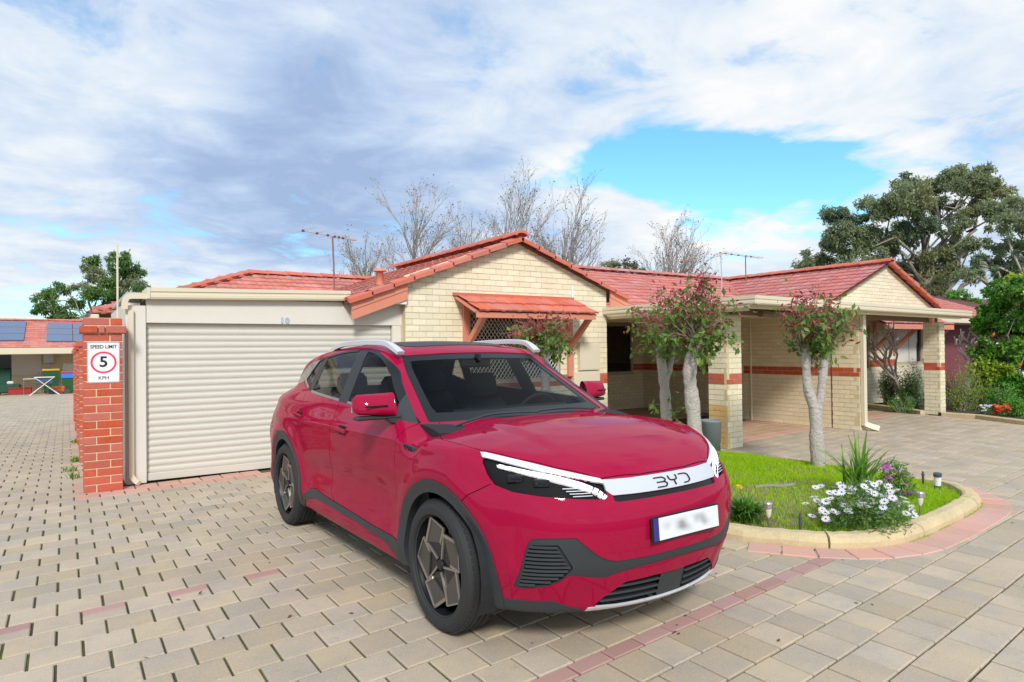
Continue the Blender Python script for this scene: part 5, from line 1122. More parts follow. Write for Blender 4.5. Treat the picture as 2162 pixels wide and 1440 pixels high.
for (px, py) in ((1561, 1028), (1588, 1060), (1537, 1050)):
    p = at_depth(px, py, 5.55); o = inst('flower', FY_, bpy.data.objects['gazania'], mw=Matrix.Translation(tuple(p-sc2)) @ Matrix.Rotation(.5, 4, 'X'))
    L = Limbs(); L.limb(wob([0, 0, 0], p-sc2, 4, .05, rj), .0025, .002, 4); L.mb.build('stalk', MT['leaf_mid'], bpy.data.objects['gazania'])
daisies('flower_clump', 1935, 862, 26, 22, [(1930+rj.uniform(-12, 12), 850+rj.uniform(-10, 8), 1.) for _ in range(34)], FW, 'white blooming clump left of the far brick pillar', 103, 300); daisies('flower_clump', 2082, 872, 24, 14, [(2082+rj.uniform(-11, 11), 862+rj.uniform(-7, 7), 1.) for _ in range(28)], FW, 'white blooming clump beside the orange blooms', 104, 200)
daisies('flower_clump', 2116, 878, 34, 22, [(2115+rj.uniform(-15, 15), 866+rj.uniform(-10, 10), 1.1) for _ in range(24)], FO, 'clump of orange red blooms at the garden edging', 105, 200)
for i, (px, py) in enumerate(((2100, 708), (2157, 772))):
    p = at_depth(px, py, 13.2); inst('bloom', FO, bpy.data.objects['camellia_tree'], mw=Matrix.Translation(tuple(p-cam_b)) @ Matrix.Rotation(-1.1, 4, 'X') @ Matrix.Scale(1.2, 4))
# ---- lawn of the bed, moss in joints
r = np.random.default_rng(17); n = 230000; X = r.uniform(4.1, 7.4, n); Y = r.uniform(2.4, 6.0, n); d = poly_sd(X, Y, off(KERB, -.08)); f = np.sin(X*2.3+1)*np.cos(Y*2.1)+.5*np.sin(X*5.1+Y*4.3)
dens = np.where(np.hypot((X-5.35)/1.0, (Y-3.5)/.62) < 1, .16, np.clip(.85+.45*f, .15, 1)); dens = np.where(np.hypot((X-6.7)/.5, (Y-4.2)/.4) < 1, .3, dens); ok = (d < 0) & (r.random(n) < dens); X, Y = X[ok], Y[ok]; n = len(X); z = bed_z(X, Y)
h = r.uniform(.012, .042, n); a = r.uniform(0, 6.28, n); w_ = .0042; lx, ly = r.normal(0, .012, n), r.normal(0, .012, n)
v = np.stack([np.stack([X-w_*np.cos(a), Y-w_*np.sin(a), z-.004], 1), np.stack([X+w_*np.cos(a), Y+w_*np.sin(a), z-.004], 1), np.stack([X+lx, Y+ly, z+h], 1)], 1).reshape(-1, 3)
lawn = soup('lawn', v, np.arange(n*3).reshape(-1, 3), MT['grass_blade'], None, np.repeat(r.random(n), 3)); tag(lawn, 'patchy vivid green grass in the kerbed bed', 'grass', kind='stuff')
n = 5200; s_ = r.random(n)*KL; P = np.array([along(off(KERB, .078), q) for q in s_]); okm = ((P[:, 0] > 5.0) & (P[:, 1] < 3.2) & (np.sin(P[:, 0]*5)+np.sin(P[:, 0]*13+2) > -.2)); P = P[okm]+r.normal(0, .012, (okm.sum(), 2)); n = len(P); h = r.uniform(.008, .022, n); a = r.uniform(0, 6.28, n)
v = np.stack([np.stack([P[:, 0]-.003*np.cos(a), P[:, 1]-.003*np.sin(a), 0*h], 1), np.stack([P[:, 0]+.003*np.cos(a), P[:, 1]+.003*np.sin(a), 0*h], 1), np.stack([P[:, 0]+r.normal(0, .006, n), P[:, 1]+r.normal(0, .006, n), h], 1)], 1).reshape(-1, 3)
tag(soup('weeds', v, np.arange(n*3).reshape(-1, 3), MT['grass_blade'], None, np.repeat(r.random(n), 3)), 'strip of short weeds growing along the kerb foot', 'weeds', kind='stuff')
# tufts of weeds beside the brick piers
for i, (px, py) in enumerate(((157, 975), (160, 935), (150, 995), (154, 1010), (168, 972))):
    c = on_ground(px, py, zlane(0, on_ground(px, py)[1])); t = strap_clump('weed', tuple(c), 26, .10, 'small green weed sprouting beside the fence piers', 'blade_green', 120+i, .006, 1.0); t['group'] = 'weeds by the piers'

# leaf litter blown over the paving and the bed
n = 420; X = r.uniform(.2, 9.5, n); Y = r.uniform(1.6, 7.6, n); inb = poly_sd(X, Y, off(KERB, .07)) < 0; z = np.where(inb, bed_z(X, Y)+.012, .004)
keepl = (r.random(n) < np.where(np.hypot(X-6, Y-3.6) < 2.4, .9, .35)); P = np.stack([X, Y, z], 1)[keepl]; dd = np.stack([np.cos(P[:, 0]*50), np.sin(P[:, 1]*70), 0*P[:, 0]], 1)
tag(leaf_cloud('leaf_litter', P, .028, MT['seed_brown'], None, .5, .0, 3., dd*3, 21, .1), 'small dry leaves scattered over paving and bed', 'leaf litter', kind='stuff')
# ---------------------------------------------------------------- small things
mat('tub_grey', (.20, .235, .265), .55, noise=(3, .3, (.16, .19, .22))); mat('steel', (.48, .47, .45), .35, metal=.8); mat('lamp_glass', (.62, .62, .50), .3); mat('peg_dark', (.06, .07, .08), .7); mat('antenna', (.20, .12, .11), .6); mat('alu', (.62, .64, .68), .4, metal=.6)
mat('bin_green', (.018, .10, .03), .5); mat('bin_yellow', (.70, .42, .02), .5); mat('bag_blue', (.03, .22, .62), .5); mat('bin_pink', (.60, .05, .12), .5); mat('tarp_green', (.01, .07, .04), .7); mat('plastic_red', (.32, .025, .02), .5); mat('cloth_blue', (.05, .09, .13), .7); mat('orange_plastic', (.75, .16, .03), .5)
tb_ = empty('tub', (7.16, 5.86, 0.02), 0, 'grey plastic tub standing by the stained brick pillar', 'tub')
MB().lathe([(.001, .0), (.115, 0), (.132, .42), (.138, .425), (.138, .45), (.130, .45), (.110, .03), (.001, .03)], 28).build('tub_body', MT['tub_grey'], tb_, True)
# solar garden lights
def solar_light(c, label, h=.17, tilt=(0, 0), white=False):
    t = empty('garden_light', c, 0, label, 'garden light', 'solar garden lights'); t.rotation_euler = (tilt[0], tilt[1], 0)
    MB().lathe([(.001, -.03), (.008, 0), (.008, h*.5), (.010, h*.52)], 10).build('stake', MT['steel'], t, True)
    MB().lathe([(.010, h*.5), (.020, h*.62), (.026, h*.9), (.026, h*.92)] if not white else [(.030, h*.25), (.032, h*.8)], 14).build('lens', MT['lamp_glass' if not white else 'sign_white'], t, True)
    MB().lathe([(.026, h*.90), (.036, h*.92), (.036, h*1.10), (.030, h*1.16), (.001, h*1.18)] if not white else [(.032, h*.8), (.036, h*.82), (.036, h*1.0), (.001, h*1.03)], 14).build('cap', MT['steel' if not white else 'peg_dark'], t, False)
    if white: MB().lathe([(.001, .0), (.026, .0), (.030, h*.25)], 14).build('base', MT['peg_dark'], t)
solar_light(tuple(on_ground(1623, 1118, .06)), 'steel solar light with cone lens right of the gazania', .18); solar_light(tuple(on_ground(1942, 1090, .06)), 'steel solar light with cone lens at the daisies right edge', .17, (.0, .06)); solar_light(tuple(on_ground(1979, 1032, .06)), 'tilted white cylinder solar light near the bed tip', .155, (.1, -.16), True)
for (p, lb) in (((1690, 1124), 'dark plastic peg standing at the kerb before the daisies'), ((1949, 1026), 'dark plastic peg standing beside the tilted light')):
    q = MB(); q.lathe([(.001, -.03), (.010, -.02), (.011, .10), (.014, .105), (.014, .118), (.009, .12), (.009, .14), (.001, .145)], 10); o = q.build('garden_peg', MT['peg_dark']); o.location = tuple(on_ground(*p, .06)); tag(o, lb, 'peg', 'garden pegs')
q = MB(); q.tube(smooth_poly([(0, 0, .02), (.12, .02, .03), (.26, .0, .028), (.40, .03, .035)], 4, False), .018, 7); q.tube([(.26, 0, .03), (.32, .05, .05)], [.010, .006], 5); o = q.build('fallen_branch', MT['bark_grey']); o.location = tuple(on_ground(1594, 1034, .08)); o.rotation_euler = (0, 0, -.55); tag(o, 'dead grey branch lying on the grass of the bed', 'branch')
# aerials
def aerial(foot, top, label, boom_a, boom_b, elems, wires=()):
    t = empty('aerial', tuple(foot), 0, label, 'aerial'); f = np.array(foot); MB().tube([(0, 0, 0), tuple((top-f)*.5+np.array([.01, .01, 0])), tuple(top-f)], .016, 6).build('mast', MT['antenna'], t)
    MB().tube([tuple(boom_a-f), tuple(boom_b-f)], .012, 5).build('boom', MT['alu'], t); d = boom_b-boom_a; side = np.cross(d/np.linalg.norm(d), [0, 0, 1.])
    for k, (s, ln) in enumerate(elems):
        p = boom_a+d*s-f; MB().tube([tuple(p-side*ln/2), tuple(p+side*ln/2)], .0045, 4).build('element', MT['alu'], t)
        if k < 6: MB().cbox(p[0]-.025, p[0]+.025, p[1]-.02, p[1]+.02, p[2]-.02, p[2]+.02, .006).build('insulator', MT['peg_dark'], t)
dA = 12.6
aerial(at_depth(706, 620, dA), at_depth(702, 500, dA), 'tall television aerial on the roof behind the garage', at_depth(640, 487, dA-.3), at_depth(752, 508, dA+.5), [(.0, .95), (.25, .85), (.45, .7), (.58, .6), (.66, .5), (.74, .42)]+[(.78+.035*k, .22) for k in range(7)])
dB = 18.
aerial(at_depth(1575, 596, dB), at_depth(1574, 540, dB), 'television aerial on the ridge between carport and gable', at_depth(1521, 534, dB), at_depth(1610, 545, dB+.4), [(.0, .7), (.12, .7), (.26, .6), (.42, .5), (.6, .42), (.72, .4), (.84, .36), (.95, .3)])
t = empty('aerial', tuple(at_depth(1524, 634, 15.5)), 0, 'thin guyed mast rising from the roof valley', 'aerial'); f0 = at_depth(1524, 634, 15.5); MB().tube([(0, 0, -.1), tuple(at_depth(1523, 580, 15.5)-f0+[.01, 0, 0]), tuple(at_depth(1522, 534, 15.5)-f0)], .014, 6).build('mast', MT['galv'], t); MB().tube([tuple(at_depth(1518, 536, 15.5)-f0), tuple(at_depth(1535, 533, 15.5)-f0)], .01, 5).build('crossbar', MT['galv'], t)
# ---- clutter under the far left eaves
GF = -.37
def bin_(c, label, body, lid, bag=False, s=1.):
    t = empty('wheelie_bin', c, 0, label, 'bin', 'wheelie bins'); q = MB(); q.add([(-.24*s, -.28*s, .06), (.24*s, -.28*s, .06), (.24*s, .25*s, .06), (-.24*s, .25*s, .06), (-.29*s, -.36*s, .95*s), (.29*s, -.36*s, .95*s), (.29*s, .33*s, .95*s), (-.29*s, .33*s, .95*s)], [(3, 2, 1, 0), (4, 5, 6, 7), (0, 1, 5, 4), (1, 2, 6, 5), (2, 3, 7, 6), (3, 0, 4, 7)]); q.build('bin_body', MT[body], t)
    MB().cbox(-.31*s, .31*s, -.39*s, .36*s, .95*s, 1.03*s, .02).build('bin_lid', MT[lid], t)
    for x in (-.22, .22): q = MB(); q.lathe([(.001, -.03), (.1, -.03), (.1, .03), (.001, .03)], 12, Matrix.Translation((x*s, .26*s, .1)) @ Matrix.Rotation(math.pi/2, 4, 'Y')); q.build('bin_wheel', MT['peg_dark'], t)
    if bag: MB().cbox(-.30*s, .30*s, -.38*s, .34*s, .70*s, .94*s, .03).build('bin_bag', MT['bag_blue'], t)
def LP_(px, dz=0): return at_depth(px, 800, 36.5)
def spot(px, yy=37.6): p = at_depth(px, 800, 10.); k = yy/p[1]; return (p[0]*k, yy, GF)
bin_(spot(108), 'green wheelie bin with yellow lid under the distant eaves', 'bin_green', 'bin_yellow', s=1.1); bin_(spot(146, 36.5), 'green bin with pink lid and blue bag behind the piers', 'bin_green', 'bin_pink', True)
def trestle(c, label, w_, d_, h, top, leg, x=False):
    t = empty('folding_table' if not x else 'folding_stool', c, 0, label, 'table' if not x else 'stool'); MB().cbox(-w_/2, w_/2, -d_/2, d_/2, h-.03, h, .008).build('top', MT[top], t)
    if x:
        MB().cbox(-w_*.42, w_*.42, -d_*.4, d_*.4, h-.32, h-.03, .03).build('sling', MT['cloth_blue'], t)
        for s in (-1, 1):
            for yy in (-d_*.45, d_*.45): MB().tube([(-s*w_*.75, yy, 0), (s*w_*.42, yy, h-.04)], .016, 6).build('leg', MT[leg], t)
    else:
        for sx in (-1, 1):
            for sy in (-1, 1): MB().tube([(sx*w_*.45, sy*d_*.42, 0), (sx*w_*.45, sy*d_*.42, h-.03)], .014, 6).build('leg', MT[leg], t)
trestle(spot(94, 35.6), 'white folding stool with crossed legs and blue sling', .75, .5, .82, 'white_board', 'white_board', True); trestle(spot(69, 37.2), 'small pale table beside the folding stool', .7, .5, .72, 'cream_panel', 'steel')
for k, (px, tl, wv) in enumerate(((131, .30, .06), (135, .24, .07), (143, .16, .75))):
    p = spot(px, 38.0); q = MB().cbox(-wv/2, wv/2, -.02, .02, 0, 1.35, .004); o = q.build('leaning_board', MT['white_board']); o.location = p; o.rotation_euler = (-.15, tl, 0); tag(o, ['thin white batten leaning on the far wall beside the bin', 'narrow white plank leaning on the far wall', 'wide white board leaning on the far wall'][k], 'board')
q = MB(); q.cbox(-.55, .55, -.3, .3, 0, .5, .06); q.cbox(-.35, -.05, -.25, .25, .45, .62, .05); o = q.build('storage_chest', MT['tarp_green']) if False else None
ch = empty('garden_chair', spot(18, 37.4), 0, 'dark green padded garden chair under the far window', 'chair'); MB().cbox(-.40, .45, -.30, .32, .10, .48, .05).build('seat', MT['tarp_green'], ch); MB().cbox(-.42, .10, .20, .36, .42, 1.15, .06).build('backrest', MT['tarp_green'], ch); MB().cbox(-.05, .2, -.2, .1, .481, .62, .04).build('pillow', MT['cream_panel'], ch)
for x in (-.32, .36):
    for y in (-.24, .24): MB().box(x-.03, x+.03, y-.03, y+.03, 0, .11).build('leg', MT['peg_dark'], ch)
tbx = empty('tool_box', spot(43, 37.2), 0, 'dark red tool box on the far carport floor', 'tool box'); MB().cbox(-.42, .42, -.2, .2, 0, .26, .02).build('box_body', MT['plastic_red'], tbx); MB().cbox(-.43, .43, -.21, .21, .262, .33, .03).build('box_lid', MT['plastic_red'], tbx); MB().tube([(-.15, 0, .33), (-.12, 0, .40), (.12, 0, .40), (.15, 0, .33)], .015, 6).build('handle', MT['peg_dark'], tbx)
mw = empty('lawn_trimmer', spot(122, 36.2), 0, 'orange garden machine parked before the leaning boards', 'machine'); MB().cbox(-.28, .28, -.2, .2, .08, .38, .06).build('housing', MT['orange_plastic'], mw); MB().tube([(-.2, 0, .35), (-.75, .1, 1.05)], .016, 6).build('handle', MT['peg_dark'], mw)
for x in (-.22, .34):
    q = MB(); q.lathe([(.001, -.05), (.13, -.05), (.13, .05), (.001, .05)], 14, Matrix.Translation((x, -.22, .13)) @ Matrix.Rotation(math.pi/2, 4, 'X')); q.build('wheel', MT['peg_dark'], mw)
hu = empty('wall_heater', (spot(103, 38.9)[0], 38.9, 0.2), 0, 'grey hot water unit fixed on the far wall', 'heater'); MB().cbox(-.22, .22, -.2, .09, .8, 1.35, .04).build('casing', MT['galv'], hu); MB().tube([(0, -.05, .8), (0, -.05, -.1)], .03, 6).build('pipe', MT['galv'], hu)
# bird bath in the right garden
bb = empty('bird_bath', (*at_depth(2063, 800, 14.7)[:2], 0), 0, 'weathered stone bird bath on a pedestal in the garden', 'bird bath'); MB().lathe([(.001, 0), (.13, 0), (.12, .06), (.07, .12), (.055, .4), (.07, .62), (.12, .68)], 16).build('pedestal', MT['bark_grey'], bb, True); MB().lathe([(.10, .66), (.27, .72), (.28, .76), (.25, .76), (.12, .71), (.001, .70)], 20).build('bowl', MT['concrete_kerb'], bb, True)
# ---------------------------------------------------------------- the car
mat('car_paint', (.325, .0045, .040), .5, 0, .0, coat=.50, noise=(900, .10, (.36, .008, .046)))
mat('car_trim_white', (.80, .82, .85), .35)
mat('lamp_house', (.012, .013, .014), .7, spec=.1)
mat('car_cladding', (.030, .036, .040), .55, bump=(900, .25, .001))
mat('car_black', (.010, .011, .012), .38, spec=.3)
mat('car_gap', (.004, .003, .003), .8)
mat('car_trim_silver', (.74, .76, .80), .28, metal=.45)
mat('car_white_bar', (.56, .59, .64), .25, metal=.10, coat=.5)
mat('car_trim_reflection', (.22, .21, .19), .28, metal=.6, coat=.4)  # silver trim; its grey-olive reflection is put into the base colour
mat('car_interior', (.012, .013, .015), .75, bump=(300, .2, .002))
mat('car_seat', (.018, .020, .023), .65, bump=(160, .3, .003))
mat('car_tyre', (.022, .023, .024), .75, bump=(120, .25, .003))
mat('car_rim_dark', (.020, .022, .025), .35, metal=.4)
mat('car_rim_face', (.105, .10, .095), .38, metal=.6)
mat('car_rim_bronze', (.36, .325, .29), .32, metal=.75)
mat('car_drl', (.85, .87, .9), .3, emit=((1, 1, 1), .25))
mat('car_brake', (.25, .25, .26), .35, metal=.9)
mat('car_lamp_red', (.25, .01, .012), .2, coat=1)
glass_mat('car_glass', (.56, .60, .60), .30); glass_mat('car_glass_dark', (.42, .43, .41), .55); glass_mat('car_lens', (.85, .88, .9))
def plate_extra(t, cur, mix, nz, ramp, rnd, geo):
    tc = t.nodes.new('ShaderNodeTexCoord'); mp = t.nodes.new('ShaderNodeMapping'); t.links.new(tc.outputs['Object'], mp.inputs[0]); mp.inputs['Scale'].default_value = (1, 13, 13)
    n = nz(1.0, 0, .3, mp.outputs[0]); s = t.nodes.new('ShaderNodeSeparateXYZ'); t.links.new(tc.outputs['Object'], s.inputs[0])
    zf = t.nodes.new('ShaderNodeMath'); zf.operation = 'ABSOLUTE'; t.links.new(s.outputs[2], zf.inputs[0])
    yf = t.nodes.new('ShaderNodeMath'); yf.operation = 'ABSOLUTE'; t.links.new(s.outputs[1], yf.inputs[0])
    a = t.nodes.new('ShaderNodeMath'); a.operation = 'MULTIPLY'; t.links.new(ramp(n, .36, .72), a.inputs[0]); t.links.new(ramp(zf.outputs[0], .012, .042, 1, 0), a.inputs[1])
    b = t.nodes.new('ShaderNodeMath'); b.operation = 'MULTIPLY'; t.links.new(a.outputs[0], b.inputs[0]); t.links.new(ramp(yf.outputs[0], .12, .20, 1, 0), b.inputs[1])
    return mix(cur, (.30, .31, .32), b.outputs[0])
mat('car_plate', (.72, .75, .80), .4, extra=plate_extra)
mat('car_plate_blue', (.035, .03, .20), .4)
CAR_LOC = (2.43, 4.39, 0); CAR_ROT = math.radians(-88.8)
car = empty('car', CAR_LOC, CAR_ROT, 'crimson electric crossover car with white light bar parked on the paving before the garage', 'car')
AF, AR, AZ = (1.315, .345), (-1.325, .345), .338        # wheel arch centres, tyre radius
DLO = smooth_poly([(-1.28, 1.205), (-1.28, 1.205), (-.967, 1.131), (-.525, 1.108), (-.165, 1.094), (.131, 1.082), (.683, 1.050), (.862, 1.024), (.862, 1.024), (.692, 1.122), (.488, 1.239), (.34, 1.331), (.24, 1.389), (.12, 1.43), (-.05, 1.457), (-.234, 1.464), (-.543, 1.452), (-.836, 1.42), (-1.09, 1.383), (-1.09, 1.383)])
DPIL = [(-1.085, 1.386), (-1.378, 1.352), (-1.54, 1.26), (-1.80, 1.14), (-1.446, 1.177), (-1.275, 1.208)]
BPIL = [(-.310, 1.6), (-.135, 1.6), (-.02, 1.0), (-.20, 1.0)]
QSPL = [(-.985, 1.6), (-.885, 1.6), (-.935, 1.0), (-1.08, 1.0)]
SAIL = [(.575, 1.19), (.74, 1.04), (.70, .98), (.95, .98), (.95, 1.10), (.66, 1.19)]
DOOR1 = [(-.176, 1.16), (-.20, .976), (-.215, .902), (-.235, .731), (-.262, .448), (-.18, .393)]
DOOR2 = [(.868, 1.026), (.855, .962), (.845, .865), (.838, .69), (.885, .475), (.924, .367)]
SILLT = [(-.83, .34), (-.721, .391), (-.581, .419), (-.364, .401), (.06, .388), (.493, .371), (.95, .366)]
SILLB = [(-.90, .20), (-.80, .30), (-.591, .353), (-.357, .355), (.252, .341), (.649, .32), (.80, .27), (.86, .18)]
CLAD_SILL = SILLT+[(1.0, .15)]+SILLB[::-1]
FDOOR = DOOR1[::-1]+[(.60, 1.16)]+DOOR2+SILLT[::-1][1:4]
RDOOR = [(-.18, .393), (-.364, .403), (-.581, .42), (-.72, .40), (-.80, .43), (-.85, .50), (-.885, .60), (-.94, .70), (-1.0, .79), (-.93, .86), (-.90, .93), (-.96, 1.04), (-1.09, 1.146), (-1.09, 1.2), (-.176, 1.16)]+DOOR1[1:-1]
HOOD = [(1.0, .70), (1.268, .815), (1.41, .81), (1.529, .793), (1.589, .775), (1.766, .677), (1.901, .561), (2.004, .425), (2.027, .395), (2.066, .16), (2.072, 0), (2.072, -.1), (.9, -.1), (.9, .62)]
HEAD = [(.786, .931), (.795, .904), (.797, .852), (.788, .812), (.746, .787), (.658, .773), (.522, .761), (.426, .753), (.395, .755), (.388, .80), (.385, .818), (.432, .828), (.614, .874)]
WTRIM = [(.779, .953), (.677, .922), (.561, .885), (.385, .836), (.385, .818), (.432, .828), (.614, .874), (.786, .929)]
DRL = [(0.757, 0.905), (0.69, 0.887), (0.57, 0.858), (0.484, 0.828), (0.424, 0.7982), (0.4, 0.7732), (0.364, 0.7362), (0.386, 0.7382), (0.424, 0.7602), (0.443, 0.7802), (0.465, 0.791), (0.525, 0.814), (0.628, 0.849), (0.762, 0.891)]
BAR = [(-.1, .829), (.10, .829), (.25, .829), (.39, .832), (.412, .822), (.392, .79), (.368, .766), (.25, .7645), (.1, .764), (-.1, .764)]
STRIP = [(-.1, .764), (.1, .764), (.25, .7645), (.368, .766), (.366, .745), (.354, .737), (.2, .739), (-.1, .741)]
WING = smooth_poly([(.72, .571), (.69, .590), (.559, .594), (.559, .594), (.528, .564), (.477, .518), (.421, .484), (.36, .470), (.242, .470), (-.1, .475), (-.1, .475), (-.1, .425), (-.1, .425), (.10, .424), (.28, .413), (.38, .398), (.38, .398), (.413, .388), (.564, .410), (.598, .388), (.64, .357), (.69, .345), (.735, .338), (.745, .362), (.74, .432), (.73, .515)], 3)
FINS = [(.716, .555), (.625, .560), (.560, .448), (.600, .392), (.640, .366), (.722, .348), (.733, .366), (.727, .50)]
LOWOP = [(-.1, .362), (.15, .361), (.30, .355), (.385, .297), (.44, .243), (.30, .235), (-.1, .235)]
LIPC = [(-.1, .236), (.30, .236), (.455, .244), (.46, .20), (-.1, .18)]
CORNR = [(1.70, .288), (1.757, .278), (1.842, .280), (1.93, .285), (1.98, .24), (2.0, .15), (1.5, .15), (1.5, .30)]
WS = [(-.1, 1.432), (.218, 1.430), (.543, 1.415), (.60, 1.27), (.685, 1.028), (.542, 1.030), (.316, 1.04), (.15, 1.036), (-.1, 1.038)]
WSIN = smooth_poly([(-.1, 1.398), (-.1, 1.398), (.446, 1.385), (.512, 1.362), (.54, 1.30), (.60, 1.12), (.596, 1.088), (.545, 1.078), (-.1, 1.09), (-.1, 1.09)], 4)
RWIN = smooth_poly([(-.1, 1.30), (-.1, 1.30), (.46, 1.29), (.50, 1.26), (.56, 1.13), (.54, 1.105), (-.1, 1.105), (-.1, 1.105)], 4)
SUNR = [(.10, -.1), (.10, .36), (.04, .42), (-.90, .44), (-1.0, .38), (-1.0, -.1)]
CREST = {}
def part_mesh(name, V, T, m, parent, off=0., skirt=.012, both=False, flip=False, sub=None):
    """one panel of the body: surface plus a turned-in edge; normals come from the body surface"""
    if len(T) == 0: return None
    u, inv = np.unique(T, return_inverse=True); v = V[u]; t = inv.reshape(-1, 3)
    g = grad(v); n = g/np.maximum(np.linalg.norm(g, axis=1), 1e-9)[:, None]
    a, b, c = v[t[:, 0]], v[t[:, 1]], v[t[:, 2]]
    ar = np.linalg.norm(np.cross(b-a, c-a), axis=1); t = t[ar > 1e-9]
    v = v+n*off
    if skirt:
        E = np.concatenate([t[:, [0, 1]], t[:, [1, 2]], t[:, [2, 0]]]); key = E.min(1)*10**7+E.max(1)
        k, i, cnt = np.unique(key, return_index=True, return_counts=True); be = E[i[cnt == 1]]
        mid = np.abs(v[be][:, :, 1]).max(1) > 1e-4; be = be[mid]      # not along the centre line
        bu, bi = np.unique(be, return_inverse=True); bi = bi.reshape(-1, 2); k0 = len(v)
        en = np.zeros((len(bu), 3)); ev = v[be[:, 1]]-v[be[:, 0]]; sn = np.cross(ev, n[be[:, 0]])
        sn /= np.maximum(np.linalg.norm(sn, axis=1), 1e-9)[:, None]
        for q in (0, 1): np.add.at(en, bi[:, q], sn)
        en /= np.maximum(np.linalg.norm(en, axis=1), 1e-9)[:, None]
        nb = len(bu); v = np.concatenate([v, v[bu], v[bu]-n[bu]*skirt]); n = np.concatenate([n, en, en])
        p, q = k0+bi[:, 0], k0+bi[:, 1]
        t = np.concatenate([t, np.stack([q, p, p+nb], 1), np.stack([q, p+nb, q+nb], 1)])
    objs = []
    halves = [(v, t, n)]
    vm, nm, tm = v*[1, -1, 1], n*[1, -1, 1], t[:, ::-1]
    if both: sets = [(np.concatenate([v, vm]), np.concatenate([t, tm+len(v)]), np.concatenate([n, nm]))]
    else: sets = [(v, t, n), (vm, tm, nm)]
    for (vv, tt, nn) in sets:
        me = bpy.data.meshes.new(name); me.vertices.add(len(vv)); me.vertices.foreach_set('co', vv.astype(np.float32).ravel())
        me.loops.add(len(tt)*3); me.loops.foreach_set('vertex_index', tt.astype(np.int32).ravel())
        me.polygons.add(len(tt)); me.polygons.foreach_set('loop_start', np.arange(0, len(tt)*3, 3, dtype=np.int32))
        me.polygons.foreach_set('use_smooth', np.ones(len(tt), bool)); me.materials.append(m); me.update(calc_edges=True)
        me.normals_split_custom_set_from_vertices([tuple(q) for q in nn.tolist()])
        o = bpy.data.objects.new(name, me); C.objects.link(o); o.parent = parent; objs.append(o)
    return objs
def on_body(x, z, s=-1, y0=1.1):
    """outermost |y| of the body at (x, z)"""
    y = np.linspace(0, y0, 600); f = phi(np.full(600, x), y, np.full(600, z)); k = np.where(f < 0)[0]
    return s*(y[k[-1]] if len(k) else .8)
def on_front(y, z):
    x = np.linspace(1.4, 2.4, 900); f = phi(x, np.full(900, y), np.full(900, z)); k = np.where(f < 0)[0]; return x[k[-1]] if len(k) else 2.
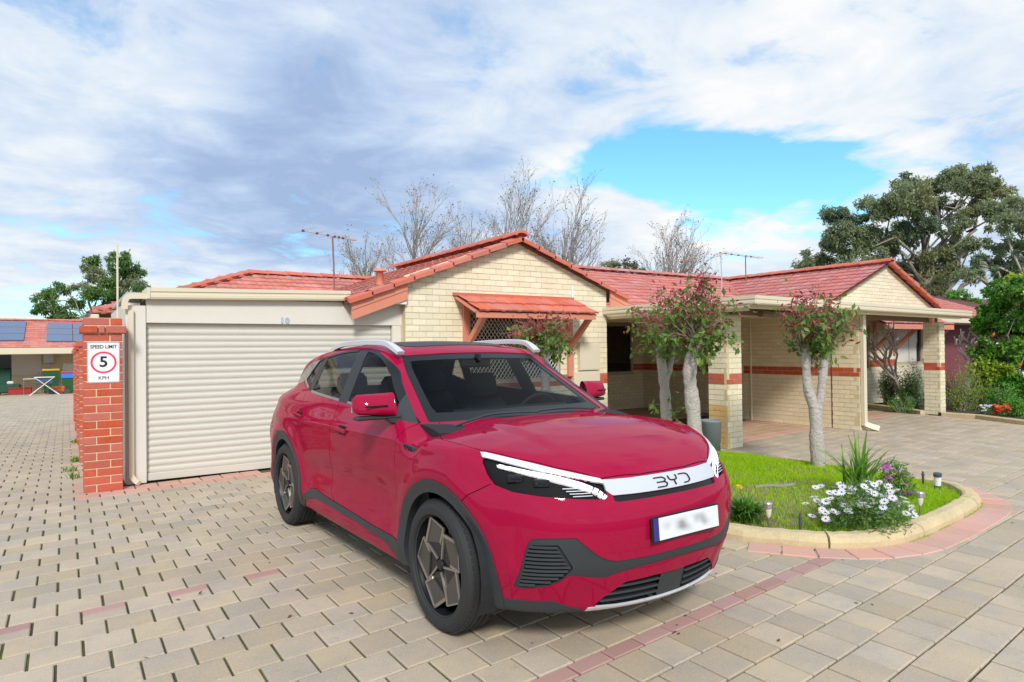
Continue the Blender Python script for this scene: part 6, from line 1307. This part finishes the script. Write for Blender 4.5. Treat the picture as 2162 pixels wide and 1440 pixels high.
def build_car_shell():
    V, T = surface_nets((-2.3, -1.02, .12), (2.3, .03, 1.62), .0155)
    V, T, _, _ = clip(V, T, V[:, 1].copy())                     # right half only
    S = {}
    def cutp(T, fn):
        """split T by a signed field; returns inside, outside"""
        nonlocal V
        V, i, o, _ = clip(V, T, fn(V)); return i, o
    side = lambda poly: (lambda P: np.maximum(poly_sd(P[:, 0], P[:, 2], poly), .42+P[:, 1]))
    front = lambda poly, x0=1.2, x1=9., k=0.: (lambda P: np.maximum(np.maximum(poly_sd(-P[:, 1], P[:, 2], poly), x0-P[:, 0]), P[:, 0]-x1+k*P[:, 1]**2))
    top = lambda poly, z0: (lambda P: np.maximum(poly_sd(P[:, 0], -P[:, 1], poly), z0-P[:, 2]))
    # wheel openings
    for cx, cz in (AF, AR):
        V, _, T, _ = clip(V, T, np.maximum(np.hypot(V[:, 0]-cx, V[:, 2]-cz)-.372, .55+V[:, 1]))
    S['dlo'], T = cutp(T, side(DLO))
    S['dpil'], T = cutp(T, side(DPIL))
    S['ws'], T = cutp(T, front(WS, .12, 1.085, .36))
    S['rwin'], T = cutp(T, lambda P: np.maximum(poly_sd(-P[:, 1], P[:, 2], RWIN), P[:, 0]+1.5))
    S['sunr'], T = cutp(T, top(SUNR, 1.3))
    S['head'], T = cutp(T, front(HEAD))
    S['wtrim'], T = cutp(T, front(WTRIM))
    S['bar'], T = cutp(T, front(BAR, 1.8)); S['strip'], T = cutp(T, front(STRIP, 1.8))
    S['wing'], T = cutp(T, front(WING)); S['lowop'], T = cutp(T, front(LOWOP, 1.7)); S['lip'], T = cutp(T, front(LIPC, 1.7))
    S['drl'], S['head'] = cutp(S['head'], front(DRL))
    S['fins'], S['wing'] = cutp(S['wing'], front(FINS))
    # wheel-arch and sill cladding
    S['archf'], T = cutp(T, lambda P: np.maximum(np.hypot(P[:, 0]-AF[0], P[:, 2]-AF[1])-.437, .55+P[:, 1]))
    S['archr'], T = cutp(T, lambda P: np.maximum(np.hypot(P[:, 0]-AR[0]-.012, P[:, 2]-AR[1])-.445, .55+P[:, 1]))
    S['sill'], T = cutp(T, side(CLAD_SILL)); S['corner'], T = cutp(T, lambda P: np.maximum(poly_sd(P[:, 0], P[:, 2], CORNR), .30+P[:, 1]))
    S['under'], T = cutp(T, lambda P: P[:, 2]-.221)
    S['tail'], T = cutp(T, lambda P: np.maximum(np.maximum(P[:, 0]+1.93, np.abs(P[:, 2]-.93)-.03), 0*P[:, 0]-1))
    # panels
    S['fdoor'], T = cutp(T, side(FDOOR)); S['rdoor'], T = cutp(T, side(RDOOR)); S['hood'], T = cutp(T, top(HOOD, .78))
    for k, poly, kind in (('fdoor', FDOOR, 's'), ('rdoor', RDOOR, 's'), ('hood', HOOD, 't')):
        S[k+'_gap'], S[k] = cutp(S[k], (lambda P: -(poly_sd(P[:, 0], P[:, 2], poly)+.0045)) if kind == 's' else (lambda P: -(poly_sd(P[:, 0], -P[:, 1], poly)+.0045)))
    bl = [(1.706, .813), (1.658, .783), (1.604, .754), (1.54, .70)]
    V, T1, T2, g = clip(V, T, np.maximum(np.interp(V[:, 0], [p[0] for p in bl][::-1], [p[1] for p in bl][::-1])-V[:, 2], np.maximum(V[:, 1]+.5, np.maximum(1.53-V[:, 0], V[:, 0]-1.72))))
    T = np.concatenate([T1, T2])
    S['bgap'], T = cutp(T, lambda P: np.maximum(line_sd(P[:, 0], P[:, 2], bl)-.0025, P[:, 1]+.5))
    # glazing
    S['bpil'], S['dlo'] = cutp(S['dlo'], lambda P: poly_sd(P[:, 0], P[:, 2], BPIL)); S['qspl'], S['dlo'] = cutp(S['dlo'], lambda P: poly_sd(P[:, 0], P[:, 2], QSPL))
    S['sail'], S['dlo'] = cutp(S['dlo'], lambda P: poly_sd(P[:, 0], P[:, 2], SAIL))
    S['edge'], S['dlo'] = cutp(S['dlo'], lambda P: -(poly_sd(P[:, 0], P[:, 2], DLO)+.017))
    V, S['edge'], S['edge_low'], _ = clip(V, S['edge'], np.where(True, (1.125-.02*V[:, 0]+.42*np.maximum(-.9-V[:, 0], 0))-V[:, 2], 0))
    V, S['gl_q'], S['gl'], _ = clip(V, S['dlo'], V[:, 0]+1.0); V, S['gl_r'], S['gl_f'], _ = clip(V, S['gl'], V[:, 0]+.17)
    S['wsin'], S['ws'] = cutp(S['ws'], lambda P: poly_sd(-P[:, 1], P[:, 2], WSIN))
    M = MT; P = lambda n, k, m, par=car, **q: part_mesh(n, V, S[k], M[m], par, **q)
    S['body'] = T
    body = P('body', 'body', 'car_paint', both=True)[0]
    P('hood', 'hood', 'car_paint', both=True)
    doors = P('front_door', 'fdoor', 'car_paint'); P('rear_door', 'rdoor', 'car_paint')
    for k in ('fdoor_gap', 'rdoor_gap', 'hood_gap', 'bgap'): P('panel_gap', k, 'car_gap', off=-.006, skirt=0, both=True)
    P('side_window', 'gl_f', 'car_glass', off=-.004, skirt=.003); P('side_window', 'gl_r', 'car_glass_dark', off=-.004, skirt=.003); P('quarter_window', 'gl_q', 'car_glass_dark', off=-.004, skirt=.003)
    P('window_pillar', 'bpil', 'car_black', off=-.002); P('window_pillar', 'qspl', 'car_black', off=-.003); P('sail_panel', 'sail', 'car_cladding', off=-.002)
    P('window_surround', 'edge', 'car_black', off=.001); P('waist_trim', 'edge_low', 'car_trim_reflection', off=.003)
    P('rear_pillar_trim', 'dpil', 'car_trim_reflection', off=-.002)
    P('windscreen_border', 'ws', 'car_black', off=-.004, both=True); P('windscreen', 'wsin', 'car_glass', off=-.004, skirt=.003, both=True)
    P('rear_window', 'rwin', 'car_glass_dark', off=-.004, both=True); P('sunroof', 'sunr', 'car_black', off=.003, both=True)
    P('light_bar', 'bar', 'car_white_bar', off=.004, both=True); P('grille_strip', 'strip', 'car_black', off=-.010, skirt=.02, both=True)
    heads = P('headlight', 'head', 'lamp_house', off=-.020, skirt=.02); P('headlight_trim', 'wtrim', 'car_trim_white', off=.003)
    P('daytime_lamp', 'drl', 'car_drl', off=.001, skirt=.02)
    for yy in (.412, .430, .449):
        for s in (-1, 1):
            z_ = float(np.interp(yy, [.37, .424, .465], [.745, .779, .810])); b = MB(); Md = Matrix.Translation((on_front(s*yy, z_)+.003, s*yy, z_)) @ Matrix.Rotation(s*math.radians(18), 4, 'Z') @ Matrix.Rotation(s*.5, 4, 'X'); b.box(-.002, .002, -.0022, .0022, -.024, .024, Md); b.build('lamp_divider', MT['car_gap'], car)
    P('bumper_insert', 'wing', 'car_cladding', off=-.006, skirt=.02, both=True); P('side_vent', 'fins', 'car_cladding', off=-.020, skirt=.0)
    P('lower_grille', 'lowop', 'car_black', off=-.035, skirt=.0, both=True); P('chin_trim', 'lip', 'car_trim_silver', off=.004, both=True)
    for k in ('archf', 'archr'): P('wheel_arch', k, 'car_cladding', off=.007, skirt=.05)
    P('sill_cladding', 'sill', 'car_cladding', off=.005); P('bumper_corner', 'corner', 'car_cladding', off=.004); P('underbody', 'under', 'car_interior', skirt=0, both=True)
    P('tail_lamp', 'tail', 'car_lamp_red', off=.002, both=True)
    # cabin lining: the same surface a few centimetres further in, open at the windows
    global phi
    V2, T2 = surface_nets((-2.2, -1.0, .12), (1.3, .045, 1.62), .035, iso=-.05)
    V, T = V2, T2; V, T, _, _ = clip(V, T, V[:, 1].copy())
    for fn in (side(DLO), front(WSIN, .12), lambda Q: np.maximum(poly_sd(-Q[:, 1], Q[:, 2], RWIN), Q[:, 0]+1.4), lambda Q: Q[:, 0]*0+np.where(Q[:, 0] > 1.15, -1, 1.)*np.abs(Q[:, 0]-1.15)):
        _, T = cutp(T, fn)
    bp, _ = None, None
    part_mesh('cabin_lining', V, T, M['car_interior'], car, skirt=0, both=True)
    return heads, doors
heads, doors = build_car_shell()
# wheel wells and wheels
for cx, cz in (AF, AR):
    for s in (-1, 1):
        b = MB(); n = 20; pts = []
        for k in range(n+1):
            a = math.pi*(-.12+1.24*k/n); pts.append((cx+.40*math.cos(a), cz+.40*math.sin(a)))
        v = [(p[0], s*.86, p[1]) for p in pts]+[(p[0], s*.56, p[1]) for p in pts]
        b.add(v, [(i, i+1, n+2+i, n+1+i) for i in range(n)]); b.add([(p[0], s*.56, p[1]) for p in pts], [tuple(range(n+1))])
        b.build('wheel_well', MT['car_interior'], car)
def make_wheel():
    """wheel about its own axle: local +z is the outward face"""
    tb = MB(); R = AZ; W = .105
    prof = [(.250, -W+.02), (.265, -W+.006), (.29, -W), (.312, -W+.006), (.327, -W+.022), (R-.004, -W+.038)]
    for q in (-.045, -.012, .022, .055): prof += [(R, q-.012), (R, q+.012), (R-.008, q+.014), (R-.008, q+.019)]
    prof = prof[:-2]+[(R-.004, W-.038), (.327, W-.022), (.318, W-.012), (.316, W-.008), (.30, W-.001), (.297, W+.001), (.275, W), (.262, W-.002), (.260, W-.006), (.254, W-.014), (.248, W-.02)]
    tb.lathe(prof, 72)
    # shoulder blocks
    for k in range(60):
        a = 2*math.pi*k/60; M = Matrix.Rotation(a, 4, 'Z')
        for s in (-1, 1): tb.box(R-.022, R-.0005, -.0115, .0115, s*(W-.044)-.014, s*(W-.044)+.014, M)
    rb = MB(); rb.lathe([(.254, .094), (.256, .086), (.250, .07), (.243, .03), (.235, -.06), (.250, -.10)], 48)
    rb.lathe([(.001, .03), (.07, .032), (.10, .02)], 32)
    disc = MB(); disc.lathe([(.05, -.01), (.165, -.01), (.165, -.03), (.05, -.03)], 40, closed=True)
    RS = .246; face = []; br = MB(); dk = MB(); cap = MB()
    A, B_, C_, D_, H_ = (-.36, .93), (.19, .80), (.05, .475), (-.58, .36), (-.11, .10)
    bl = [(p[0]*RS, p[1]*RS) for p in (A, B_, C_, D_, H_)]
    def bar(q, p0, p1, w, z, h=.009):
        p0, p1 = Vector(p0), Vector(p1); d = (p1-p0).normalized(); nn = Vector((-d.y, d.x))*w
        q.prism([tuple(p0-nn), tuple(p1-nn), tuple(p1+nn), tuple(p0+nn)], z, z+h, 'z', Mx)
    for k in range(5):
        Mx = Matrix.Rotation(2*math.pi*k/5, 4, 'Z'); fb = MB()
        a, b2, c, d, h = bl; mid = ((a[0]+d[0])/2, (a[1]+d[1])/2); mc = ((c[0]*.75+a[0]*.25), c[1]*.75+a[1]*.25)
        fb.prism([d, a, b2, c], .066, .074, 'z', Mx); face.append(fb)
        dk.prism([d, c, (.03, .09), h], .050, .066, 'z', Mx); dk.prism([(-.03, .02), (.03, .02), (.012, .21), (-.012, .21)], .03, .058, 'z', Mx)
        bar(br, a, d, .0085, .070); bar(br, d, h, .0055, .066); bar(br, a, b2, .004, .070); bar(br, b2, c, .0065, .070); bar(br, c, (c[0]*.9+.0, c[1]*.93), .007, .066)
        cap.lathe([(.001, .048), (.008, .048), (.009, .03)], 8, Matrix.Rotation(2*math.pi*(k+.5)/5, 4, 'Z') @ Matrix.Translation((0, .052, .012)))
    cap.lathe([(.001, .078), (.024, .078), (.030, .070), (.030, .04)], 24)
    return tb, rb, disc, face, br, dk, cap
tb, rb, disc, face, br, dk, cap = make_wheel()
wheel0 = None
for i, (wx, s) in enumerate(((1.305, -1), (-1.325, -1), (1.305, 1), (-1.325, 1))):
    wh = empty('wheel', (wx, s*.778, AZ), parent=car); wh.rotation_euler = (math.radians(90 if s < 0 else -90), math.radians([18, 18, 40, 5][i]), 0) if False else (math.radians(90 if s < 0 else -90), 0, 0)
    if wheel0 is None:
        def wp(mb, n, m, sm=True, par=wh): return mb.build(n, MT[m], par, sm)
        parts = [wp(tb, 'tyre', 'car_tyre', False), wp(rb, 'rim', 'car_rim_dark'), wp(disc, 'brake_disc', 'car_brake', False), wp(br, 'rim_outline', 'car_rim_bronze', False), wp(dk, 'spoke_base', 'car_rim_dark', False), wp(cap, 'hub_cap', 'car_black', False)]+[wp(f, 'spoke_face', 'car_rim_face', False) for f in face]
        wheel0 = parts
    else:
        for p in wheel0:
            o = p.copy(); C.objects.link(o); o.parent = wh
# door mirrors
def mirror(s):
    b = MB()
    secs = []; n = 18                                             # housing: rounded sections across the width
    for t in np.linspace(0, 1, 9):
        y = (.84 if s < 0 else .80)+.235*t; hw = (.040+.07*math.sin(math.pi*min(1, .12+.75*t)))*(1 if t < .85 else 1-.5*(t-.85)/.15); hh = (.067-.011*t)*(1 if t < .9 else .75)
        x0 = (.735 if s < 0 else .56)-.035*t; z0 = 1.137+.004*t; ring = []
        for k in range(n):
            a = 2*math.pi*k/n; ca, sa = math.cos(a), math.sin(a); px = abs(ca)**.7*math.copysign(1, ca); pz = abs(sa)**.75*math.copysign(1, sa)
            ring.append((x0+hw*.62*px+(.02*pz if px > 0 else 0)*-1, s*y, z0+hh*pz))
        secs.append(ring)
    v = [p for r in secs for p in r]; f = []
    for i in range(8): f += [(i*n+k, i*n+(k+1) % n, (i+1)*n+(k+1) % n, (i+1)*n+k) for k in range(n)]
    f += [tuple(range(n)), tuple(8*n+k for k in range(n))]
    hs = b.add(v, f).build('door_mirror', MT['car_paint'], car, True)
    dx = 0 if s < 0 else -.175
    l = MB(); l.cbox(.69+dx, .765+dx, *sorted((s*.80, s*(1.075 if s < 0 else 1.0))), 1.052, 1.074, .008); l.prism([(s*.80, 1.02), (s*.80, 1.07), (s*.90, 1.07), (s*.86, 1.03)], .68+dx, .76+dx, 'x'); l.build('mirror_foot', MT['car_cladding'], hs)
    l = MB(); l.cbox(.790+dx, .800+dx, *sorted((s*.90, s*(1.04 if s < 0 else .98))), 1.128, 1.138, .003); l.build('indicator', MT['car_black'], hs)
    l = MB(); l.prism([(s*.90, 1.085), (s*(1.075 if s < 0 else 1.02), 1.095), (s*(1.07 if s < 0 else 1.015), 1.175), (s*.91, 1.185)], .672+dx, .677+dx, 'x'); l.build('mirror_glass', MT['car_trim_silver'], hs)
for s in (-1, 1): mirror(s)
# door handles, fender vents
for di, (hx, hz) in enumerate(((.03, .918), (-.93, .945))):
    for si, s in enumerate((-1, 1)):
        y = on_body(hx, hz, s); y1 = on_body(hx-.08, hz, s)
        b = MB(); M = Matrix.Translation((hx, y+s*.010, hz)) @ Matrix.Rotation(math.radians(4), 4, 'Y')
        b.cbox(-.105, .075, -.011, .011, -.014, .014, .006, M); h = b.build('door_handle', MT['car_paint'], car)
        b = MB(); b.cbox(-.06, .05, -.003, .003, -.030, .032, .002, Matrix.Translation((hx, y+s*.0005, hz))); b.build('handle_recess', MT['car_gap'], car)
for s in (-1, 1):
    b = MB(); y = on_body(.97, .91, s); y2 = on_body(1.08, .91, s)
    pts = [(.872, .930), (.94, .928), (1.096, .913), (1.03, .890), (.92, .890), (.88, .905)]
    b.prism(pts, *sorted((y+s*.004, y-s*.01)), axis='y'); v_ = b.build('fender_vent', MT['car_cladding'], car)
    b = MB()
    for k in range(4): b.prism([(.90+.035*k, .924-.002*k), (.912+.035*k, .924-.002*k), (.935+.035*k, .896), (.923+.035*k, .896)], *sorted((y+s*.008, y+s*.003)), axis='y')
    b.build('vent_rib', MT['car_black'], v_)
# roof rails
for s in (-1, 1):
    pts = smooth_poly([(-1.12, .555, 1.425), (-1.0, .575, 1.462), (-.70, .60, 1.506), (-.31, .607, 1.519), (.0, .600, 1.516), (.16, .588, 1.497), (.29, .572, 1.440)], 5, False)
    n = len(pts)
    def sec(i):
        t = i/(n-1); w = .016+.012*sstep(.72, .95, t); h = .012-.006*sstep(.85, 1, t); return [(-w, -h-.012), (w, -h-.012), (w, h*.5), (w*.5, h), (-w*.5, h), (-w, h*.5)]
    MB().sweep([(p[0], s*p[1], p[2]) for p in pts], sec).build('roof_rail', MT['car_trim_silver'], car)
# wipers
def zt(x, y):
    z = np.linspace(.9, 1.7, 800); f = phi(np.full(800, x), np.full(800, y), z); k = np.where(f < 0)[0]; return z[k[-1]] if len(k) else 1.
for pts in ([(1.02, -.60), (1.0, -.45), (.985, -.30), (1.02, -.12), (1.05, .0)], [(1.04, -.02), (1.0, .2), (.975, .35), (.965, .50), (.93, .58)]):
    MB().tube([(x, y, zt(x, y)+.012) for x, y in smooth_poly(pts, 4, False)], .007, 6).build('wiper', MT['car_cladding'], car)
# headlight internals: projector boxes, lens cover
for hi, s in enumerate((-1, 1)):
    for (y, z, wd) in ((.715, .842, .038), (.635, .825, .038)):
        x = on_front(s*y, z); b = MB(); a = math.atan2(.85, 1)*s*-1
        M = Matrix.Translation((x-.022, s*y, z)) @ Matrix.Rotation(s*math.radians(38), 4, 'Z')
        b.cbox(-.05, .012, -wd, wd, -.019, .019, .006, M); pj = b.build('projector', MT['car_rim_dark'], heads[hi])
        b = MB(); b.cbox(.012, .017, -wd*.6, wd*.6, -.010, .010, .004, M); b.build('projector_lens', MT['car_lens'], heads[hi])
    for k in range(4):
        b = MB(); p = [(on_front(s*y, .800-.012*k)-.012, s*y, .803-.011*k) for y in np.linspace(.57-.01*k, .455, 6)]; b.tube(p, .0028, 5); b.build('reflector_fin', MT['car_trim_silver'], heads[hi])
# bumper side-vent fins
for s in (-1, 1):
    for k in range(11):
        z = .548-.0185*k; ys = [y for y in np.linspace(.55, .74, 40) if poly_sd(np.array([y]), np.array([z]), FINS)[0] < -.004]
        if len(ys) < 3: continue
        p = [(on_front(s*y, z)-.012, s*y, z) for y in np.linspace(ys[0], ys[-1], 6)]
        MB().sweep(p, [(-.010, -.0045), (.006, -.006), (.010, 0), (.006, .004), (-.010, .006)]).build('vent_fin', MT['car_cladding'], car)
# lower grille bars
for z in (.268, .30, .335):
    for (a, b_) in ((-.40+(z-.24)*-.0, -.09), (.09, .40)):
        m = .44-(z-.243)*.9; ys = np.linspace(max(a, -m), min(b_, m), 8)
        MB().sweep([(on_front(y, z)-.014, y, z) for y in ys], [(-.012, -.004), (.010, -.005), (.010, .005), (-.012, .004)]).build('grille_bar', MT['car_cladding'], car)
b = MB(); b.add([(on_front(y, z)-.008, y, z) for z in (.24, .36) for y in np.linspace(-.085, .085, 5)], [(i, i+1, i+6, i+5) for i in range(4)]); b.build('radar_panel', MT['car_cladding'], car)
# number plate (its characters are blurred out in the photograph)
px = on_front(.035, .595)+.012; pl = empty('number_plate', (px, .035, .596), parent=car); pl.rotation_euler = (0, math.radians(-4), 0)
b = MB(); b.cbox(-.010, 0, -.245, .245, -.060, .060, .004); b.build('plate_frame', MT['car_black'], pl)
b = MB(); b.cbox(0, .003, -.200, .236, -.052, .052, .001); b.build('plate_face', MT['car_plate'], pl)
b = MB(); b.cbox(0, .003, -.236, -.200, -.052, .052, .001); b.build('plate_band', MT['car_plate_blue'], pl)
# badge letters on the light bar
def stroke(pts, w=.0042):
    b = MB(); P3 = []
    for y, z in smooth_poly(pts, 4, False) if len(pts) > 2 else pts: P3.append((on_front(y, z)+.008, y, z))
    b.sweep(P3, [(-w*.6, -w), (w*.6, -w), (w*.6, w), (-w*.6, w)], up=Vector((1, 0, .45)).normalized()); return b
def letter(strokes):
    b = MB()
    for s_ in strokes:
        q = stroke(s_); b.add(q.v, q.f)
    return b.build('badge_letter', MT['car_gap'], car)
by, bz, lw, lh = .018, .797, .070, .042
def LP(o, pts): return [(by+o+p[0]*lw/2, bz+p[1]*lh/2) for p in pts]
letter([LP(-.088, [(-1, .9), (.5, .9), (.5, .9), (.95, .55), (.9, .2), (.5, 0)]), LP(-.088, [(-.75, 0), (.55, 0)]), LP(-.088, [(.55, 0), (.95, -.3), (.95, -.6), (.6, -.95), (.6, -.95), (-1, -.95)])])
letter([LP(0, [(-.75, .95), (-.75, .35), (-.75, .35), (-.5, .08), (.1, .05)]), LP(0, [(.8, .95), (.8, .35), (.8, .35), (.55, .08), (.1, .05)]), LP(0, [(.1, .08), (.1, -1)])])
letter([LP(.085, [(-.9, .9), (.3, .9), (.3, .9), (.85, .6), (.95, 0), (.85, -.6), (.3, -.9), (.3, -.9), (-.5, -.9)])])
# seats, dashboard, steering wheel
def seat(x, y, rear=False):
    st = empty('seat', (x, y, 0), parent=car); w_ = .235
    def cushion(secs, name):
        v = []; f = []; n = 14
        for (px, pz, hw, ht, tl) in secs:
            for k in range(n):
                a = 2*math.pi*k/n; ca = math.copysign(abs(math.cos(a))**.6, math.cos(a)); sa = math.copysign(abs(math.sin(a))**.6, math.sin(a))
                v.append((px+ht*sa*math.cos(tl), hw*ca, pz+ht*sa*math.sin(tl)))
        for i in range(len(secs)-1): f += [(i*n+k, i*n+(k+1) % n, (i+1)*n+(k+1) % n, (i+1)*n+k) for k in range(n)]
        f += [tuple(range(n)), tuple((len(secs)-1)*n+k for k in range(n))]
        mesh_obj(name, v, f, MT['car_seat'], st, True)
    cushion([(.05, .40, .20, .07, 1.5), (.15, .46, w_, .08, 1.4), (-.25, .44, w_, .08, 1.5), (-.34, .43, .2, .07, 1.5)], 'seat_base') if False else cushion([(.24, .43, .20, .05, 1.57), (.20, .44, w_, .075, 1.57), (-.20, .42, w_, .075, 1.57), (-.26, .42, .2, .06, 1.57)], 'seat_base')
    cushion([(-.22, .46, .20, .05, .2), (-.25, .52, w_, .07, .2), (-.33, .78, w_, .065, .2), (-.40, 1.0, w_*.9, .055, .2), (-.42, 1.055, w_*.7, .035, .2)], 'seat_back')
    cushion([(-.425, 1.08, .10, .03, .15), (-.43, 1.11, .135, .05, .15), (-.445, 1.22, .13, .045, .15), (-.45, 1.26, .10, .025, .15)], 'headrest')
for y in (-.37, .37): seat(.25, y)
for y in (-.38, .38): seat(-.62, y)
b = MB(); pr = smooth_poly([(1.12, .99), (.98, 1.015), (.80, 1.02), (.68, .985), (.64, .92), (.66, .80), (.72, .65), (1.1, .6)], 4, False)
b.prism([tuple(p) for p in pr], -.74, .74, 'y'); b.build('dashboard', MT['car_interior'], car)
b = MB(); b.cbox(.66, .86, .22, .54, 1.0, 1.055, .02); b.build('instrument_hood', MT['car_interior'], car)
b = MB(); Ms = Matrix.Translation((.52, .37, .97)) @ Matrix.Rotation(math.radians(-64), 4, 'Y')
b.lathe([(.175+.014*math.cos(a), .014*math.sin(a)) for a in np.linspace(0, 2*math.pi, 8, endpoint=False)], 32, Ms, True)
for a in (0, 2.2, -2.2): b.box(.03, .17, -.015, .015, -.008, .008, Ms @ Matrix.Rotation(a+math.pi, 4, 'Z'))
b.lathe([(.001, .02), (.06, .012), (.065, -.01)], 16, Ms); b.build('steering_wheel', MT['car_interior'], car, True)
b = MB(); b.cbox(.30, .33, -.12, .12, 1.325, 1.385, .012); b.box(.32, .37, -.01, .01, 1.37, 1.42); b.build('rear_view_mirror', MT['car_interior'], car)

# ---------------------------------------------------------------- a second car parked behind the shrubs
mat('car_paint_white', (.72, .74, .76), .35, coat=.5)
def copy_car(o, parent):
    c = o.copy(); C.objects.link(c); c.parent = parent
    for sl_ in c.material_slots:
        if sl_.material and sl_.material.name == 'car_paint': sl_.link = 'OBJECT'; sl_.material = MT['car_paint_white']
    for ch in [q for q in kids.get(o.name, [])]: copy_car(ch, c)
    return c
kids = {}
for o in list(C.objects):
    if o.parent: kids.setdefault(o.parent.name, []).append(o)
c2 = copy_car(car, None); c2.location = (*at_depth(2150, 800, 18.0)[:2], 0); c2.rotation_euler = (0, 0, math.radians(200)); tag(c2, 'white car parked behind the camellia and shrubs', 'car')
